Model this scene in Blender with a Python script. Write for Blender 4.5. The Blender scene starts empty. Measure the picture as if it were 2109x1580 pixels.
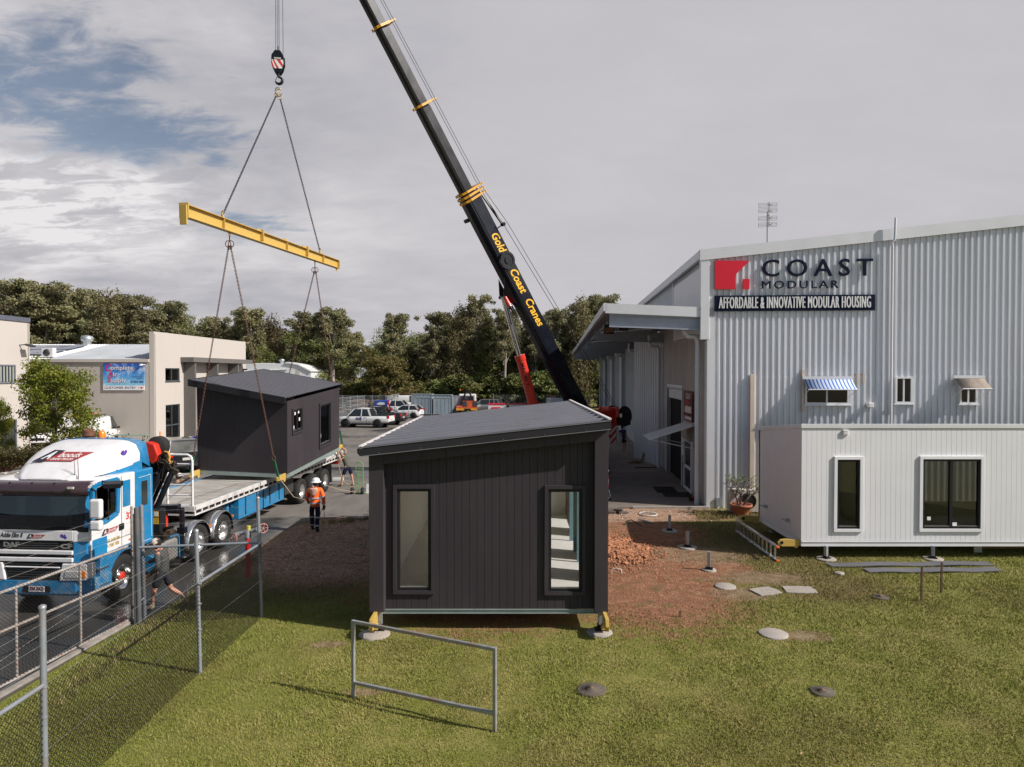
import bpy, bmesh, math, random
import numpy as np
from mathutils import Vector, Matrix, Euler
from math import sin, cos, pi, radians, atan2, atan, sqrt
V = Vector
S = bpy.context.scene
COL = S.collection
# ------------------------------------------------------------------ camera
CAMZ = 5.2
FPX = 1406.0
PITCH = atan(23.0 / FPX)
cam_d = bpy.data.cameras.new('camera')
cam_d.sensor_width = 36.0
cam_d.lens = 36.0 * FPX / 2109.0
cam_d.clip_start = 0.1
cam_d.clip_end = 2000
cam = bpy.data.objects.new('camera', cam_d)
COL.objects.link(cam)
cam.location = (0, 0, CAMZ)
cam.rotation_euler = (pi / 2 - PITCH, 0, 0)
S.camera = cam
# ------------------------------------------------------------------ sun and sky
SUN = V((0.945, -0.325, 0)).normalized() * cos(radians(38.5)) + V((0, 0, sin(radians(38.5))))
sl = bpy.data.lights.new('sun', 'SUN')
sl.energy = 5.0
sl.angle = radians(0.5)
sl.color = (1.0, 0.955, 0.90)
so = bpy.data.objects.new('sun', sl)
so.rotation_euler = (-SUN).to_track_quat('-Z', 'Y').to_euler()
so.location = (20, -10, 30)
COL.objects.link(so)
S.view_settings.view_transform = 'Standard'
S.view_settings.look = 'None'
S.view_settings.gamma = 1
S.view_settings.exposure = 0.15
W = bpy.data.worlds.new('World')
S.world = W
W.use_nodes = True
def build_world():
 nt = W.node_tree
 nt.nodes.clear()
 N, L = nt.nodes.new, nt.links.new
 out = N('ShaderNodeOutputWorld')
 sky = N('ShaderNodeTexSky')
 sky.sky_type = 'NISHITA'
 sky.sun_disc = False
 sky.sun_elevation = radians(38.5)
 sky.sun_rotation = radians(109.0)
 sky.altitude = 10
 sky.dust_density = 1.5
 bg1 = N('ShaderNodeBackground')
 bg1.inputs['Strength'].default_value = 0.075
 L(sky.outputs[0], bg1.inputs[0])
 tc = N('ShaderNodeTexCoord')
 sep = N('ShaderNodeSeparateXYZ')
 L(tc.outputs['Generated'], sep.inputs[0])
 def m(op, a, b=None, c=None):
  n = N('ShaderNodeMath'); n.operation = op
  for i, x in enumerate((a, b, c)):
   if x is None: continue
   if isinstance(x, (int, float)): n.inputs[i].default_value = x
   else: L(x, n.inputs[i])
  return n.outputs[0]
 zc = m('MAXIMUM', sep.outputs[2], 0.0)
 den = m('ADD', zc, 0.22)
 cx = m('DIVIDE', sep.outputs[0], den)
 cy = m('DIVIDE', sep.outputs[1], den)
 comb = N('ShaderNodeCombineXYZ')
 L(cx, comb.inputs[0]); L(cy, comb.inputs[1]); L(m('MULTIPLY', zc, 0.6), comb.inputs[2])
 def noise(scale, det, rough=.5, dist=0, off=(0, 0, 0), stretch=(1, 1, 1)):
  mp = N('ShaderNodeMapping')
  mp.inputs['Location'].default_value = off
  mp.inputs['Scale'].default_value = stretch
  L(comb.outputs[0], mp.inputs[0])
  n = N('ShaderNodeTexNoise')
  n.inputs['Scale'].default_value = scale
  n.inputs['Detail'].default_value = det
  n.inputs['Roughness'].default_value = rough
  n.inputs['Distortion'].default_value = dist
  L(mp.outputs[0], n.inputs['Vector'])
  return n.outputs[0]
 def smooth(x, a, b):
  n = N('ShaderNodeMapRange'); n.interpolation_type = 'SMOOTHSTEP'
  L(x, n.inputs[0]); n.inputs[1].default_value = a; n.inputs[2].default_value = b
  return n.outputs[0]
 # the blue gap in the west, and a weaker one near the middle
 def gap(ax, az, rx, rz):
  # ax = X/Y slope, az = elevation slope
  yy = m('MAXIMUM', sep.outputs[1], 0.05)
  u = m('DIVIDE', sep.outputs[0], yy)
  w = m('DIVIDE', sep.outputs[2], yy)
  d = m('ADD', m('POWER', m('ABSOLUTE', m('DIVIDE', m('SUBTRACT', u, ax), rx)), 2.0),
 m('POWER', m('ABSOLUTE', m('DIVIDE', m('SUBTRACT', w, az), rz)), 2.0))
  return m('SUBTRACT', 1.0, m('SQRT', d))
 n1 = noise(2.6, 8, .6, .3, (3, 1, 0))
 g = m('MAXIMUM', gap(-0.73, 0.41, .24, .115), gap(-0.60, 0.345, .24, .05))
 g = m('MAXIMUM', g, m('SUBTRACT', gap(-0.40, 0.22, .16, .06), 0.45))
 g = m('MAXIMUM', g, m('SUBTRACT', gap(-0.43, 0.31, .05, .03), 0.35))
 n1b = noise(6.5, 8, .62, .5, (8, 3, 0), (1, 2.0, 1))
 hole = m('ADD', m('ADD', g, m('MULTIPLY', m('SUBTRACT', n1, .5), 2.4)), m('MULTIPLY', m('SUBTRACT', n1b, .5), 2.6))
 hole = smooth(hole, 0.05, 1.0)
 # broken structure far from the camera's view too
 cover = m('SUBTRACT', 1.0, m('MULTIPLY', hole, .80))
 # the cloud sheet breaks up behind the camera, where the sun stands, and overhead
 back = smooth(m('ADD', m('SUBTRACT', sep.outputs[1], m('MULTIPLY', sep.outputs[0], .2)), m('MULTIPLY', m('SUBTRACT', n1, .5), .6)), -.05, .45)
 top = m('SUBTRACT', 1.0, m('MULTIPLY', smooth(sep.outputs[2], .56, .76), .9))
 cover = m('MULTIPLY', m('MULTIPLY', cover, back), top)
 # cloud brightness
 n2 = noise(1.1, 7, .55, .2, (5, 2, 0), (1.0, 1.3, 1))
 n3 = noise(3.2, 9, .6, .4, (1, 7, 0), (1, 1.5, 1))
 nn = m('ADD', m('MULTIPLY', n2, .6), m('MULTIPLY', n3, .4))
 # the sheet is flat and even to the east, broken to the west
 yy = m('MAXIMUM', sep.outputs[1], 0.05)
 west = smooth(m('DIVIDE', sep.outputs[0], yy), 0.05, -0.55)
 amp = m('ADD', m('MULTIPLY', west, .62), .10)
 nb = m('MULTIPLY', m('SUBTRACT', nn, .5), amp)
 b = smooth(m('ADD', nb, .5), .30, .70)
 low = m('SUBTRACT', gap(-0.72, 0.25, .35, .12), 0.0)
 puff = smooth(n1b, .40, .62)
 b = m('ADD', b, m('MULTIPLY', m('MULTIPLY', m('MAXIMUM', low, 0.0), puff), 1.1))
 ramp = N('ShaderNodeValToRGB')
 L(b, ramp.inputs[0])
 e = ramp.color_ramp.elements
 e[0].position = 0.0; e[0].color = (0.30, 0.305, 0.355, 1)
 e[1].position = 1.0; e[1].color = (0.74, 0.72, 0.73, 1)
 x = e.new(0.5); x.color = (0.500, 0.488, 0.512, 1)
 bg2 = N('ShaderNodeBackground')
 L(ramp.outputs[0], bg2.inputs[0])
 bg2.inputs['Strength'].default_value = 1.0
 mix = N('ShaderNodeMixShader')
 L(cover, mix.inputs[0]); L(bg1.outputs[0], mix.inputs[1]); L(bg2.outputs[0], mix.inputs[2])
 L(mix.outputs[0], out.inputs[0])
build_world()
# ------------------------------------------------------------------ picture -> world helpers
CAM = V((0, 0, CAMZ))
def ray(px, py):
 a = (px - 1054.5) / FPX
 b = (790.0 - py) / FPX
 return V((a, cos(PITCH) + b * sin(PITCH), -sin(PITCH) + b * cos(PITCH)))
def G(px, py, z=0.0):
 r = ray(px, py)
 return CAM + r * ((z - CAMZ) / r.z)
def AT(px, py, Y):
 r = ray(px, py)
 return CAM + r * (Y / r.y)
# ------------------------------------------------------------------ mesh builder
class MB:
 def __init__(s):
  s.v = []; s.f = []; s.mi = []; s.sm = []
 def add(s, vs, fs, mi=0, smooth=False):
  o = len(s.v)
  s.v.extend([tuple(p) for p in vs])
  for f in fs:
   s.f.append([i + o for i in f]); s.mi.append(mi); s.sm.append(smooth)
  return s
 def box(s, a, b, mi=0):
  x0, y0, z0 = [min(p, q) for p, q in zip(a, b)]
  x1, y1, z1 = [max(p, q) for p, q in zip(a, b)]
  vs = [(x0, y0, z0), (x1, y0, z0), (x1, y1, z0), (x0, y1, z0), (x0, y0, z1), (x1, y0, z1), (x1, y1, z1), (x0, y1, z1)]
  fs = [(0, 3, 2, 1), (4, 5, 6, 7), (0, 1, 5, 4), (1, 2, 6, 5), (2, 3, 7, 6), (3, 0, 4, 7)]
  return s.add(vs, fs, mi)
 def cbox(s, c, sz, mi=0, rot=None):
  hx, hy, hz = [d / 2 for d in sz]
  c = V(c)
  vs = []
  for p in ((-hx, -hy, -hz), (hx, -hy, -hz), (hx, hy, -hz), (-hx, hy, -hz), (-hx, -hy, hz), (hx, -hy, hz), (hx, hy, hz), (-hx, hy, hz)):
   q = V(p)
   if rot is not None: q = rot @ q
   vs.append(c + q)
  fs = [(0, 3, 2, 1), (4, 5, 6, 7), (0, 1, 5, 4), (1, 2, 6, 5), (2, 3, 7, 6), (3, 0, 4, 7)]
  return s.add(vs, fs, mi)
 def bar(s, p, q, w, h, up=(0, 0, 1), mi=0):
  p = V(p); q = V(q); d = (q - p)
  L = d.length
  if L < 1e-6: return s
  d.normalize(); up = V(up)
  if abs(d.dot(up.normalized())) > .98: up = V((0, 1, 0)) if abs(d.y) < .9 else V((1, 0, 0))
  sx = d.cross(up).normalized(); uz = sx.cross(d).normalized()
  rot = Matrix((sx, d, uz)).transposed()
  return s.cbox((p + q) / 2, (w, L, h), mi, rot)
 def tube(s, pts, r, n=8, mi=0, caps=True, smooth=True):
  pts = [V(p) for p in pts]
  rs = r if isinstance(r, (list, tuple)) else [r] * len(pts)
  vs = []; fs = []
  prev = None
  for i, p in enumerate(pts):
   if i == 0: d = pts[1] - p
   elif i == len(pts) - 1: d = p - pts[i - 1]
   else: d = (pts[i + 1] - p).normalized() + (p - pts[i - 1]).normalized()
   if d.length < 1e-9: d = V((0, 0, 1))
   d.normalize()
   if prev is None:
    a = V((0, 0, 1)) if abs(d.z) < .9 else V((1, 0, 0))
    u = d.cross(a).normalized()
   else:
    u = (prev - d * prev.dot(d))
    if u.length < 1e-6: u = d.cross(V((0, 0, 1)))
    u.normalize()
   prev = u
   w = d.cross(u)
   for k in range(n):
    t = 2 * pi * k / n
    vs.append(p + (u * cos(t) + w * sin(t)) * rs[i])
  for i in range(len(pts) - 1):
   for k in range(n):
    fs.append((i * n + k, i * n + (k + 1) % n, (i + 1) * n + (k + 1) % n, (i + 1) * n + k))
  s.add(vs, fs, mi, smooth)
  if caps:
   m = len(pts) - 1
   s.add([vs[k] for k in range(n)], [tuple(reversed(range(n)))], mi)
   s.add([vs[m * n + k] for k in range(n)], [tuple(range(n))], mi)
  return s
 def lathe(s, prof, c=(0, 0, 0), axis='z', n=20, mi=0, smooth=True, caps=True):
  c = V(c); vs = []; fs = []
  for (r, h) in prof:
   for k in range(n):
    t = 2 * pi * k / n
    a, b = r * cos(t), r * sin(t)
    if axis == 'z': p = V((a, b, h))
    elif axis == 'x': p = V((h, a, b))
    else: p = V((b, h, a))
    vs.append(c + p)
  for i in range(len(prof) - 1):
   for k in range(n):
    fs.append((i * n + k, i * n + (k + 1) % n, (i + 1) * n + (k + 1) % n, (i + 1) * n + k))
  s.add(vs, fs, mi, smooth)
  for i, rev in ((0, True), (len(prof) - 1, False)):
   if caps and prof[i][0] > 1e-4:
    q = [vs[i * n + k] for k in range(n)]
    s.add(q, [tuple(reversed(range(n))) if rev else tuple(range(n))], mi)
  return s
 def ext(s, poly, axis, d0, d1, mi=0):
  """extrude a 2D polygon along an axis: x->(y,z) y->(x,z) z->(x,y)"""
  def m(p, d):
   if axis == 'x': return (d, p[0], p[1])
   if axis == 'y': return (p[0], d, p[1])
   return (p[0], p[1], d)
  n = len(poly)
  vs = [m(p, d0) for p in poly] + [m(p, d1) for p in poly]
  fs = [tuple(reversed(range(n))), tuple(range(n, 2 * n))]
  for k in range(n): fs.append((k, (k + 1) % n, n + (k + 1) % n, n + k))
  return s.add(vs, fs, mi)
 def grid(s, rows, mi=0, smooth=True, closed=False):
  n = len(rows[0]); vs = [p for r in rows for p in r]; fs = []
  for i in range(len(rows) - 1):
   for k in range(n if closed else n - 1):
    fs.append((i * n + k, i * n + (k + 1) % n, (i + 1) * n + (k + 1) % n, (i + 1) * n + k))
  return s.add(vs, fs, mi, smooth)
 def quad(s, *p, mi=0):
  return s.add(p, [tuple(range(len(p)))], mi)
 def tf(s, M):
  s.v = [tuple(M @ V(p)) for p in s.v]
  return s
 def build(s, name, mats, parent=None, bevel=0, subsurf=0, seg=2, fixn=True):
  me = bpy.data.meshes.new(name)
  me.from_pydata(s.v, [], s.f)
  if not isinstance(mats, (list, tuple)): mats = [mats]
  for m in mats: me.materials.append(m)
  me.polygons.foreach_set('material_index', s.mi)
  me.polygons.foreach_set('use_smooth', s.sm)
  if fixn and len(s.f) < 60000:
   bm = bmesh.new(); bm.from_mesh(me)
   if subsurf or bevel: bmesh.ops.remove_doubles(bm, verts=bm.verts, dist=1e-5)
   bmesh.ops.recalc_face_normals(bm, faces=bm.faces)
   bm.to_mesh(me); bm.free()
  me.update()
  o = bpy.data.objects.new(name, me)
  COL.objects.link(o)
  if parent is not None: o.parent = parent
  if bevel:
   b = o.modifiers.new('bevel', 'BEVEL'); b.width = bevel; b.segments = seg; b.limit_method = 'ANGLE'; b.angle_limit = radians(35)
   b.harden_normals = False
  if subsurf:
   b = o.modifiers.new('subsurf', 'SUBSURF'); b.levels = subsurf; b.render_levels = subsurf
  return o
def tag(o, label=None, cat=None, group=None, kind=None):
 if label: o['label'] = label
 if cat: o['category'] = cat
 if group: o['group'] = group
 if kind: o['kind'] = kind
 return o
def thing(name, label, cat, loc=(0, 0, 0), rz=0, group=None):
 o = bpy.data.objects.new(name, None)
 o.empty_display_size = .2
 COL.objects.link(o); o.location = loc; o.rotation_euler = (0, 0, rz)
 return tag(o, label, cat, group)
def struct(o): return tag(o, kind='structure')
def dup(root, loc=None, rz=None, label=None, group=None, scale=None):
 def cp(o, par):
  c = o.copy(); COL.objects.link(c)
  if par is not None: c.parent = par
  for ch in o.children: cp(ch, c)
  return c
 r = cp(root, None)
 if loc is not None: r.location = loc
 if rz is not None: r.rotation_euler = (0, 0, rz)
 if scale is not None: r.scale = scale if isinstance(scale, (tuple, list)) else (scale,) * 3
 if label: r['label'] = label
 if group: r['group'] = group
 return r
# ------------------------------------------------------------------ materials
def nodes(m):
 m.use_nodes = True
 nt = m.node_tree
 return nt, nt.nodes, nt.links, nt.nodes['Principled BSDF']
def setsock(b, **k):
 for n, v in k.items():
  n = n.replace('_', ' ')
  if n in b.inputs: b.inputs[n].default_value = v
_mc = {}
def mat(name, col, rough=.5, metal=0.0, var=.10, vs=3.0, bump=0.0, bs=40.0, coat=0.0, dirt=None, dscale=1.5, damt=.4, stretch=(1, 1, 1), rvar=.1, spec=None):
 """one procedural paint / metal / plastic with soft colour variation"""
 if name in _mc: return _mc[name]
 m = bpy.data.materials.new(name); _mc[name] = m
 nt, N, L, b = nodes(m)
 tc = N.new('ShaderNodeTexCoord')
 mp = N.new('ShaderNodeMapping'); mp.inputs['Scale'].default_value = stretch
 L.new(tc.outputs['Object'], mp.inputs[0])
 n = N.new('ShaderNodeTexNoise'); n.inputs['Scale'].default_value = vs; n.inputs['Detail'].default_value = 6; n.inputs['Roughness'].default_value = .6
 L.new(mp.outputs[0], n.inputs[0])
 mx = N.new('ShaderNodeMix'); mx.data_type = 'RGBA'
 mr = N.new('ShaderNodeMapRange'); mr.inputs[1].default_value = .3; mr.inputs[2].default_value = .7
 L.new(n.outputs[0], mr.inputs[0]); L.new(mr.outputs[0], mx.inputs[0])
 mx.inputs[6].default_value = (*[c * (1 - var) for c in col], 1)
 mx.inputs[7].default_value = (*[min(1, c * (1 + var)) for c in col], 1)
 colout = mx.outputs[2]
 if dirt is not None:
  n2 = N.new('ShaderNodeTexNoise'); n2.inputs['Scale'].default_value = dscale; n2.inputs['Detail'].default_value = 8; n2.inputs['Roughness'].default_value = .7
  L.new(mp.outputs[0], n2.inputs[0])
  mr2 = N.new('ShaderNodeMapRange'); mr2.inputs[1].default_value = .48; mr2.inputs[2].default_value = .72; mr2.inputs[4].default_value = damt
  L.new(n2.outputs[0], mr2.inputs[0])
  m2 = N.new('ShaderNodeMix'); m2.data_type = 'RGBA'
  L.new(mr2.outputs[0], m2.inputs[0]); L.new(colout, m2.inputs[6]); m2.inputs[7].default_value = (*dirt, 1)
  colout = m2.outputs[2]
 L.new(colout, b.inputs['Base Color'])
 r2 = N.new('ShaderNodeMapRange'); r2.inputs[3].default_value = max(.02, rough - rvar); r2.inputs[4].default_value = min(1, rough + rvar)
 L.new(n.outputs[0], r2.inputs[0]); L.new(r2.outputs[0], b.inputs['Roughness'])
 b.inputs['Metallic'].default_value = metal
 if spec is None and max(col) < .06 and not coat: spec = .22
 if spec is not None: b.inputs['Specular IOR Level'].default_value = spec
 if coat: b.inputs['Coat Weight'].default_value = coat; b.inputs['Coat Roughness'].default_value = .08
 if bump:
  n3 = N.new('ShaderNodeTexNoise'); n3.inputs['Scale'].default_value = bs; n3.inputs['Detail'].default_value = 4
  L.new(mp.outputs[0], n3.inputs[0])
  bp = N.new('ShaderNodeBump'); bp.inputs['Strength'].default_value = bump; bp.inputs['Distance'].default_value = .02
  L.new(n3.outputs[0], bp.inputs['Height']); L.new(bp.outputs[0], b.inputs['Normal'])
 return m
def glass(name, tint=(.6, .66, .66), alpha=.6, rough=.03):
 """thin glazing: partly clear, partly mirror by angle"""
 if name in _mc: return _mc[name]
 m = bpy.data.materials.new(name); _mc[name] = m
 nt, N, L, b = nodes(m)
 N.remove(b)
 out = N['Material Output']
 tr = N.new('ShaderNodeBsdfTransparent'); tr.inputs[0].default_value = (*tint, 1)
 gl = N.new('ShaderNodeBsdfGlossy'); gl.inputs['Roughness'].default_value = rough; gl.inputs[0].default_value = (.9, .92, .95, 1)
 fr = N.new('ShaderNodeFresnel'); fr.inputs[0].default_value = 1.45
 mr = N.new('ShaderNodeMapRange'); mr.inputs[1].default_value = 0; mr.inputs[2].default_value = 1; mr.inputs[3].default_value = 1 - alpha; mr.inputs[4].default_value = 1.0
 L.new(fr.outputs[0], mr.inputs[0])
 mx = N.new('ShaderNodeMixShader'); L.new(mr.outputs[0], mx.inputs[0]); L.new(tr.outputs[0], mx.inputs[1]); L.new(gl.outputs[0], mx.inputs[2])
 L.new(mx.outputs[0], out.inputs[0])
 return m
# fonts are Blender's own built-in face
def text(name, body, size, m, parent=None, loc=(0, 0, 0), rot=None, ext=.004, shear=0, bold=0, space=1.0, width=None, align='CENTER', xs=1.0, wavy=None):
 cu = bpy.data.curves.new(name, 'FONT')
 cu.body = body; cu.size = size; cu.extrude = ext; cu.shear = shear; cu.offset = bold
 cu.space_character = space; cu.align_x = align; cu.align_y = 'CENTER'
 cu.resolution_u = 3
 to = bpy.data.objects.new(name + '_curve', cu)
 COL.objects.link(to)
 dg = bpy.context.evaluated_depsgraph_get(); dg.update()
 me = bpy.data.meshes.new_from_object(to.evaluated_get(dg))
 bpy.data.objects.remove(to); bpy.data.curves.remove(cu)
 me.name = name
 me.materials.clear(); me.materials.append(m)
 xsv = [v.co.x for v in me.vertices]
 if xsv:
  w = max(xsv) - min(xsv)
  sx = xs if width is None else width / w
  for v in me.vertices: v.co.x *= sx
 o = bpy.data.objects.new(name, me)
 COL.objects.link(o)
 if parent is not None: o.parent = parent
 if rot is None: rot = Euler((pi / 2, 0, 0))
 if isinstance(rot, Euler): rot = rot.to_matrix()
 o.matrix_local = Matrix.Translation(V(loc)) @ rot.to_4x4()
 return o
def frame_rot(xd, yd):
 """rotation whose local x runs along xd and local y (text up) along yd"""
 x = V(xd).normalized(); y = (V(yd) - x * V(yd).dot(x)).normalized(); z = x.cross(y)
 return Matrix((x, y, z)).transposed()
# palette
M_WHITE = mat('white paint', (.78, .77, .76), .4, var=.03, dirt=(.5, .46, .42), damt=.15, coat=.2)
M_GALV = mat('galvanised steel', (.42, .44, .46), .45, .6, var=.15, vs=9, dirt=(.3, .24, .18), damt=.25, dscale=6)
M_RUST = mat('rusty steel', (.22, .12, .07), .8, .3, var=.3, vs=14)
M_BLACK = mat('black plastic', (.018, .018, .02), .45, var=.2)
M_RUBBER = mat('rubber', (.028, .027, .026), .8, var=.25, bump=.3, bs=60)
M_CHROME = mat('chrome', (.75, .75, .75), .12, 1.0, var=.05)
M_ALU = mat('polished aluminium', (.68, .67, .66), .25, .9, var=.08)
M_STEEL = mat('dark steel', (.09, .09, .09), .5, .6, var=.3, vs=8)
M_CHAR = mat('charcoal cladding', (.046, .039, .044), .55, var=.10, vs=.9, dirt=(.085, .075, .068), dscale=1.1, damt=.22, stretch=(1, 1, .35))
M_CHAR2 = mat('charcoal metal', (.030, .028, .031), .42, .0, var=.06, vs=1.5)
M_YEL = mat('yellow paint', (.56, .37, .085), .5, var=.12, vs=5, dirt=(.28, .17, .06), damt=.5, dscale=5)
M_RED = mat('red paint', (.62, .035, .018), .35, var=.08, coat=.3)
M_SKIN = mat('skin', (.50, .25, .17), .55, var=.08, vs=12)
M_ORANGE = mat('orange plastic', (.8, .16, .02), .5, var=.05)
M_CONC = mat('concrete', (.35, .31, .27), .85, var=.16, vs=3, bump=.3, bs=30, dirt=(.25, .2, .16), damt=.4)
M_GLASSD = glass('dark glazing', (.46, .46, .46), .96, .02)
M_GLASSC = glass('clear glazing', (.88, .88, .87), .985, .02)
M_BLACKP = mat('black paint', (.010, .011, .015), .3, var=.15, coat=.15, spec=.3)
M_NAVY = mat('navy lettering', (.006, .010, .028), .7, spec=.1, var=.05)
M_LRED = mat('red lettering', (.7, .01, .03), .4, var=.03)
M_TLAMP = mat('tail lamp', (.55, .01, .01), .2, var=.1, coat=.6)
M_LAMP = mat('lamp lens', (.65, .63, .58), .12, .2, var=.3, vs=30)
M_AMBER = mat('amber lens', (.85, .22, .02), .25, var=.1)
M_ROPE = mat('rope', (.42, .32, .2), .9, var=.2, vs=30)
# ================================================================== GROUND
ROAD_W = [(-300, 6), (-8.1, 6), (-8.05, 10.85), (-7.9, 13.0), (-7.65, 14.5), (-7.5, 16.2), (-7.5, 21.0), (-7.42, 22.9), (-7.0, 24.0), (-5.2, 24.9), (-2, 25.6), (2.2, 26.0), (2.3, 88), (-24, 92), (-24, 88), (-300, 88)]
# (cx, cy, rx, ry)
DIRT = [(3.2, 18.4, 2.5, 4.8), (-0.4, 17.6, 3.4, 3.9), (4.0, 22.2, 2.2, 2.2), (5.2, 18.0, 1.2, .9)]
BARE = [(6.3, 17.2, 1.1, .55), (5.4, 15.9, .75, .45), (5.75, 13.4, .55, .3), (5.3, 19.4, 1.4, .9), (-3.5, 12.95, .35, .16), (-2.4, 11.0, .3, .12)]
GRAV = [(-4.9, 20.9, 2.45, 4.3), (-5.9, 22.4, 1.75, 2.0), (-4.3, 24.0, 2.9, 1.15), (-6.7, 20.0, 1.0, 2.6), (4.3, 24.9, 4.6, 1.25)]
BROWN = [(6.2, 20.6, 3.8, 3.2), (7.5, 16.8, 1.8, 1.6), (-5.2, 16.6, 1.6, 1.2)]
def colnode(nt, px=None):
 """grass / soil / gravel colours from world position; shared by the ground and the blades"""
 N, L = nt.nodes, nt.links
 geo = N.new('ShaderNodeNewGeometry')
 sep = N.new('ShaderNodeSeparateXYZ'); L.new(geo.outputs['Position'], sep.inputs[0])
 def m(op, a, b=None, c=None, clamp=False):
  n = N.new('ShaderNodeMath'); n.operation = op; n.use_clamp = clamp
  for i, x in enumerate((a, b, c)):
   if x is None: continue
   if isinstance(x, (int, float)): n.inputs[i].default_value = x
   else: L.new(x, n.inputs[i])
  return n.outputs[0]
 def noise(sc, det=5, rough=.6, off=0, dist=0):
  mp = N.new('ShaderNodeMapping'); mp.inputs['Location'].default_value = (off, off * 1.7, 0)
  mp.inputs['Scale'].default_value = (1, 1, .01)
  L.new(geo.outputs['Position'], mp.inputs[0])
  n = N.new('ShaderNodeTexNoise'); n.inputs['Scale'].default_value = sc; n.inputs['Detail'].default_value = det
  n.inputs['Roughness'].default_value = rough; n.inputs['Distortion'].default_value = dist
  L.new(mp.outputs[0], n.inputs[0]); return n.outputs[0]
 def rng(x, a, b, lo=0, hi=1):
  n = N.new('ShaderNodeMapRange'); n.interpolation_type = 'SMOOTHSTEP'
  L.new(x, n.inputs[0]); n.inputs[1].default_value = a; n.inputs[2].default_value = b
  n.inputs[3].default_value = lo; n.inputs[4].default_value = hi; return n.outputs[0]
 def mix(f, a, b):
  n = N.new('ShaderNodeMix'); n.data_type = 'RGBA'
  L.new(f, n.inputs[0])
  for i, x in ((6, a), (7, b)):
   if isinstance(x, tuple): n.inputs[i].default_value = (*x, 1)
   else: L.new(x, n.inputs[i])
  return n.outputs[2]
 nbig = noise(.9, 4, .6, 3); nmid = noise(3.5, 5, .65, 9); nfin = noise(22, 4, .7, 1); npat = noise(.35, 3, .5, 7)
 def mask(lst, soft, wob):
  out = None
  for cx, cy, rx, ry in lst:
   a = m('DIVIDE', m('SUBTRACT', sep.outputs[0], cx), rx)
   b = m('DIVIDE', m('SUBTRACT', sep.outputs[1], cy), ry)
   d = m('SUBTRACT', 1.0, m('SQRT', m('ADD', m('MULTIPLY', a, a), m('MULTIPLY', b, b))))
   out = d if out is None else m('MAXIMUM', out, d)
  out = m('ADD', out, m('MULTIPLY', m('SUBTRACT', nmid, .5), wob))
  out = m('ADD', out, m('MULTIPLY', m('SUBTRACT', nfin, .5), wob * .8))
  return rng(out, -soft, soft)
 green = mix(rng(nfin, .3, .7), (.142, .150, .028), (.200, .200, .045))
 straw = mix(rng(nfin, .3, .7), (.200, .185, .050), (.29, .25, .085))
 g = mix(rng(m('ADD', m('MULTIPLY', nbig, .55), m('MULTIPLY', nmid, .45)), .38, .66), green, straw)
 lush = m('MULTIPLY', rng(sep.outputs[0], -3.0, -6.0), .55)
 g = mix(lush, g, mix(rng(nfin, .3, .7), (.11, .135, .022), (.18, .185, .04)))
 g = mix(m('MULTIPLY', rng(npat, .5, .66), .45), g, (.125, .10, .032))
 dry = m('MULTIPLY', mask(BROWN, .5, 1.4), .75)
 g = mix(dry, g, mix(rng(nfin, .3, .7), (.10, .07, .03), (.19, .145, .06)))
 soil = mix(rng(nmid, .35, .65), (.24, .105, .055), (.38, .19, .105))
 soil = mix(rng(nfin, .44, .60), soil, (.13, .07, .042))
 soil = mix(rng(noise(1.7, 5, .6, 31), .55, .68), soil, (.13, .105, .045))
 bare = mix(rng(nmid, .35, .65), (.17, .10, .06), (.27, .19, .125))
 bare = mix(rng(nfin, .5, .68), bare, (.115, .115, .035))
 vor = N.new('ShaderNodeTexVoronoi'); vor.inputs['Scale'].default_value = 22
 L.new(geo.outputs['Position'], vor.inputs['Vector'])
 sv = N.new('ShaderNodeSeparateColor'); L.new(vor.outputs['Color'], sv.inputs[0])
 grav = mix(sv.outputs[0], (.22, .125, .08), (.48, .32, .22))
 grav = mix(rng(nmid, .45, .7), grav, (.19, .11, .065))
 c = mix(mask(DIRT, .22, .9), g, soil)
 c = mix(m('MULTIPLY', mask(BARE, .35, 1.5), .85), c, bare)
 c = mix(mask(GRAV, .2, .7), c, grav)
 return c, (nmid, nfin, vor.outputs['Distance'], m, rng)
def ground_mat():
 mm = bpy.data.materials.new('grassy ground')
 nt, N, L, b = nodes(mm)
 c, (nmid, nfin, vd, m, rng) = colnode(nt)
 L.new(c, b.inputs['Base Color']); b.inputs['Roughness'].default_value = .95
 b.inputs['Specular IOR Level'].default_value = .2
 bp = N.new('ShaderNodeBump'); bp.inputs['Strength'].default_value = .8; bp.inputs['Distance'].default_value = .03
 h = m('ADD', m('MULTIPLY', nfin, 1.0), m('MULTIPLY', nmid, 1.5))
 L.new(h, bp.inputs['Height']); L.new(bp.outputs[0], b.inputs['Normal'])
 return mm
M_GROUND = ground_mat()
mb = MB()
rows = []
for yy in [-60, -10, 0] + [6 + i * .5 for i in range(44)] + [30, 45, 70, 110, 200, 700]:
 rows.append([(x, yy, 0) for x in [-600, -100, -30] + [-12 + i * .5 for i in range(56)] + [20, 60, 600]])
rngg = random.Random(5)
for r in rows:
 for i, p in enumerate(r):
  if -7 < p[0] < 14 and 7 < p[1] < 25: r[i] = (p[0], p[1], rngg.uniform(-.012, .012))
struct(mb.grid(rows).build('ground', M_GROUND))
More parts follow.
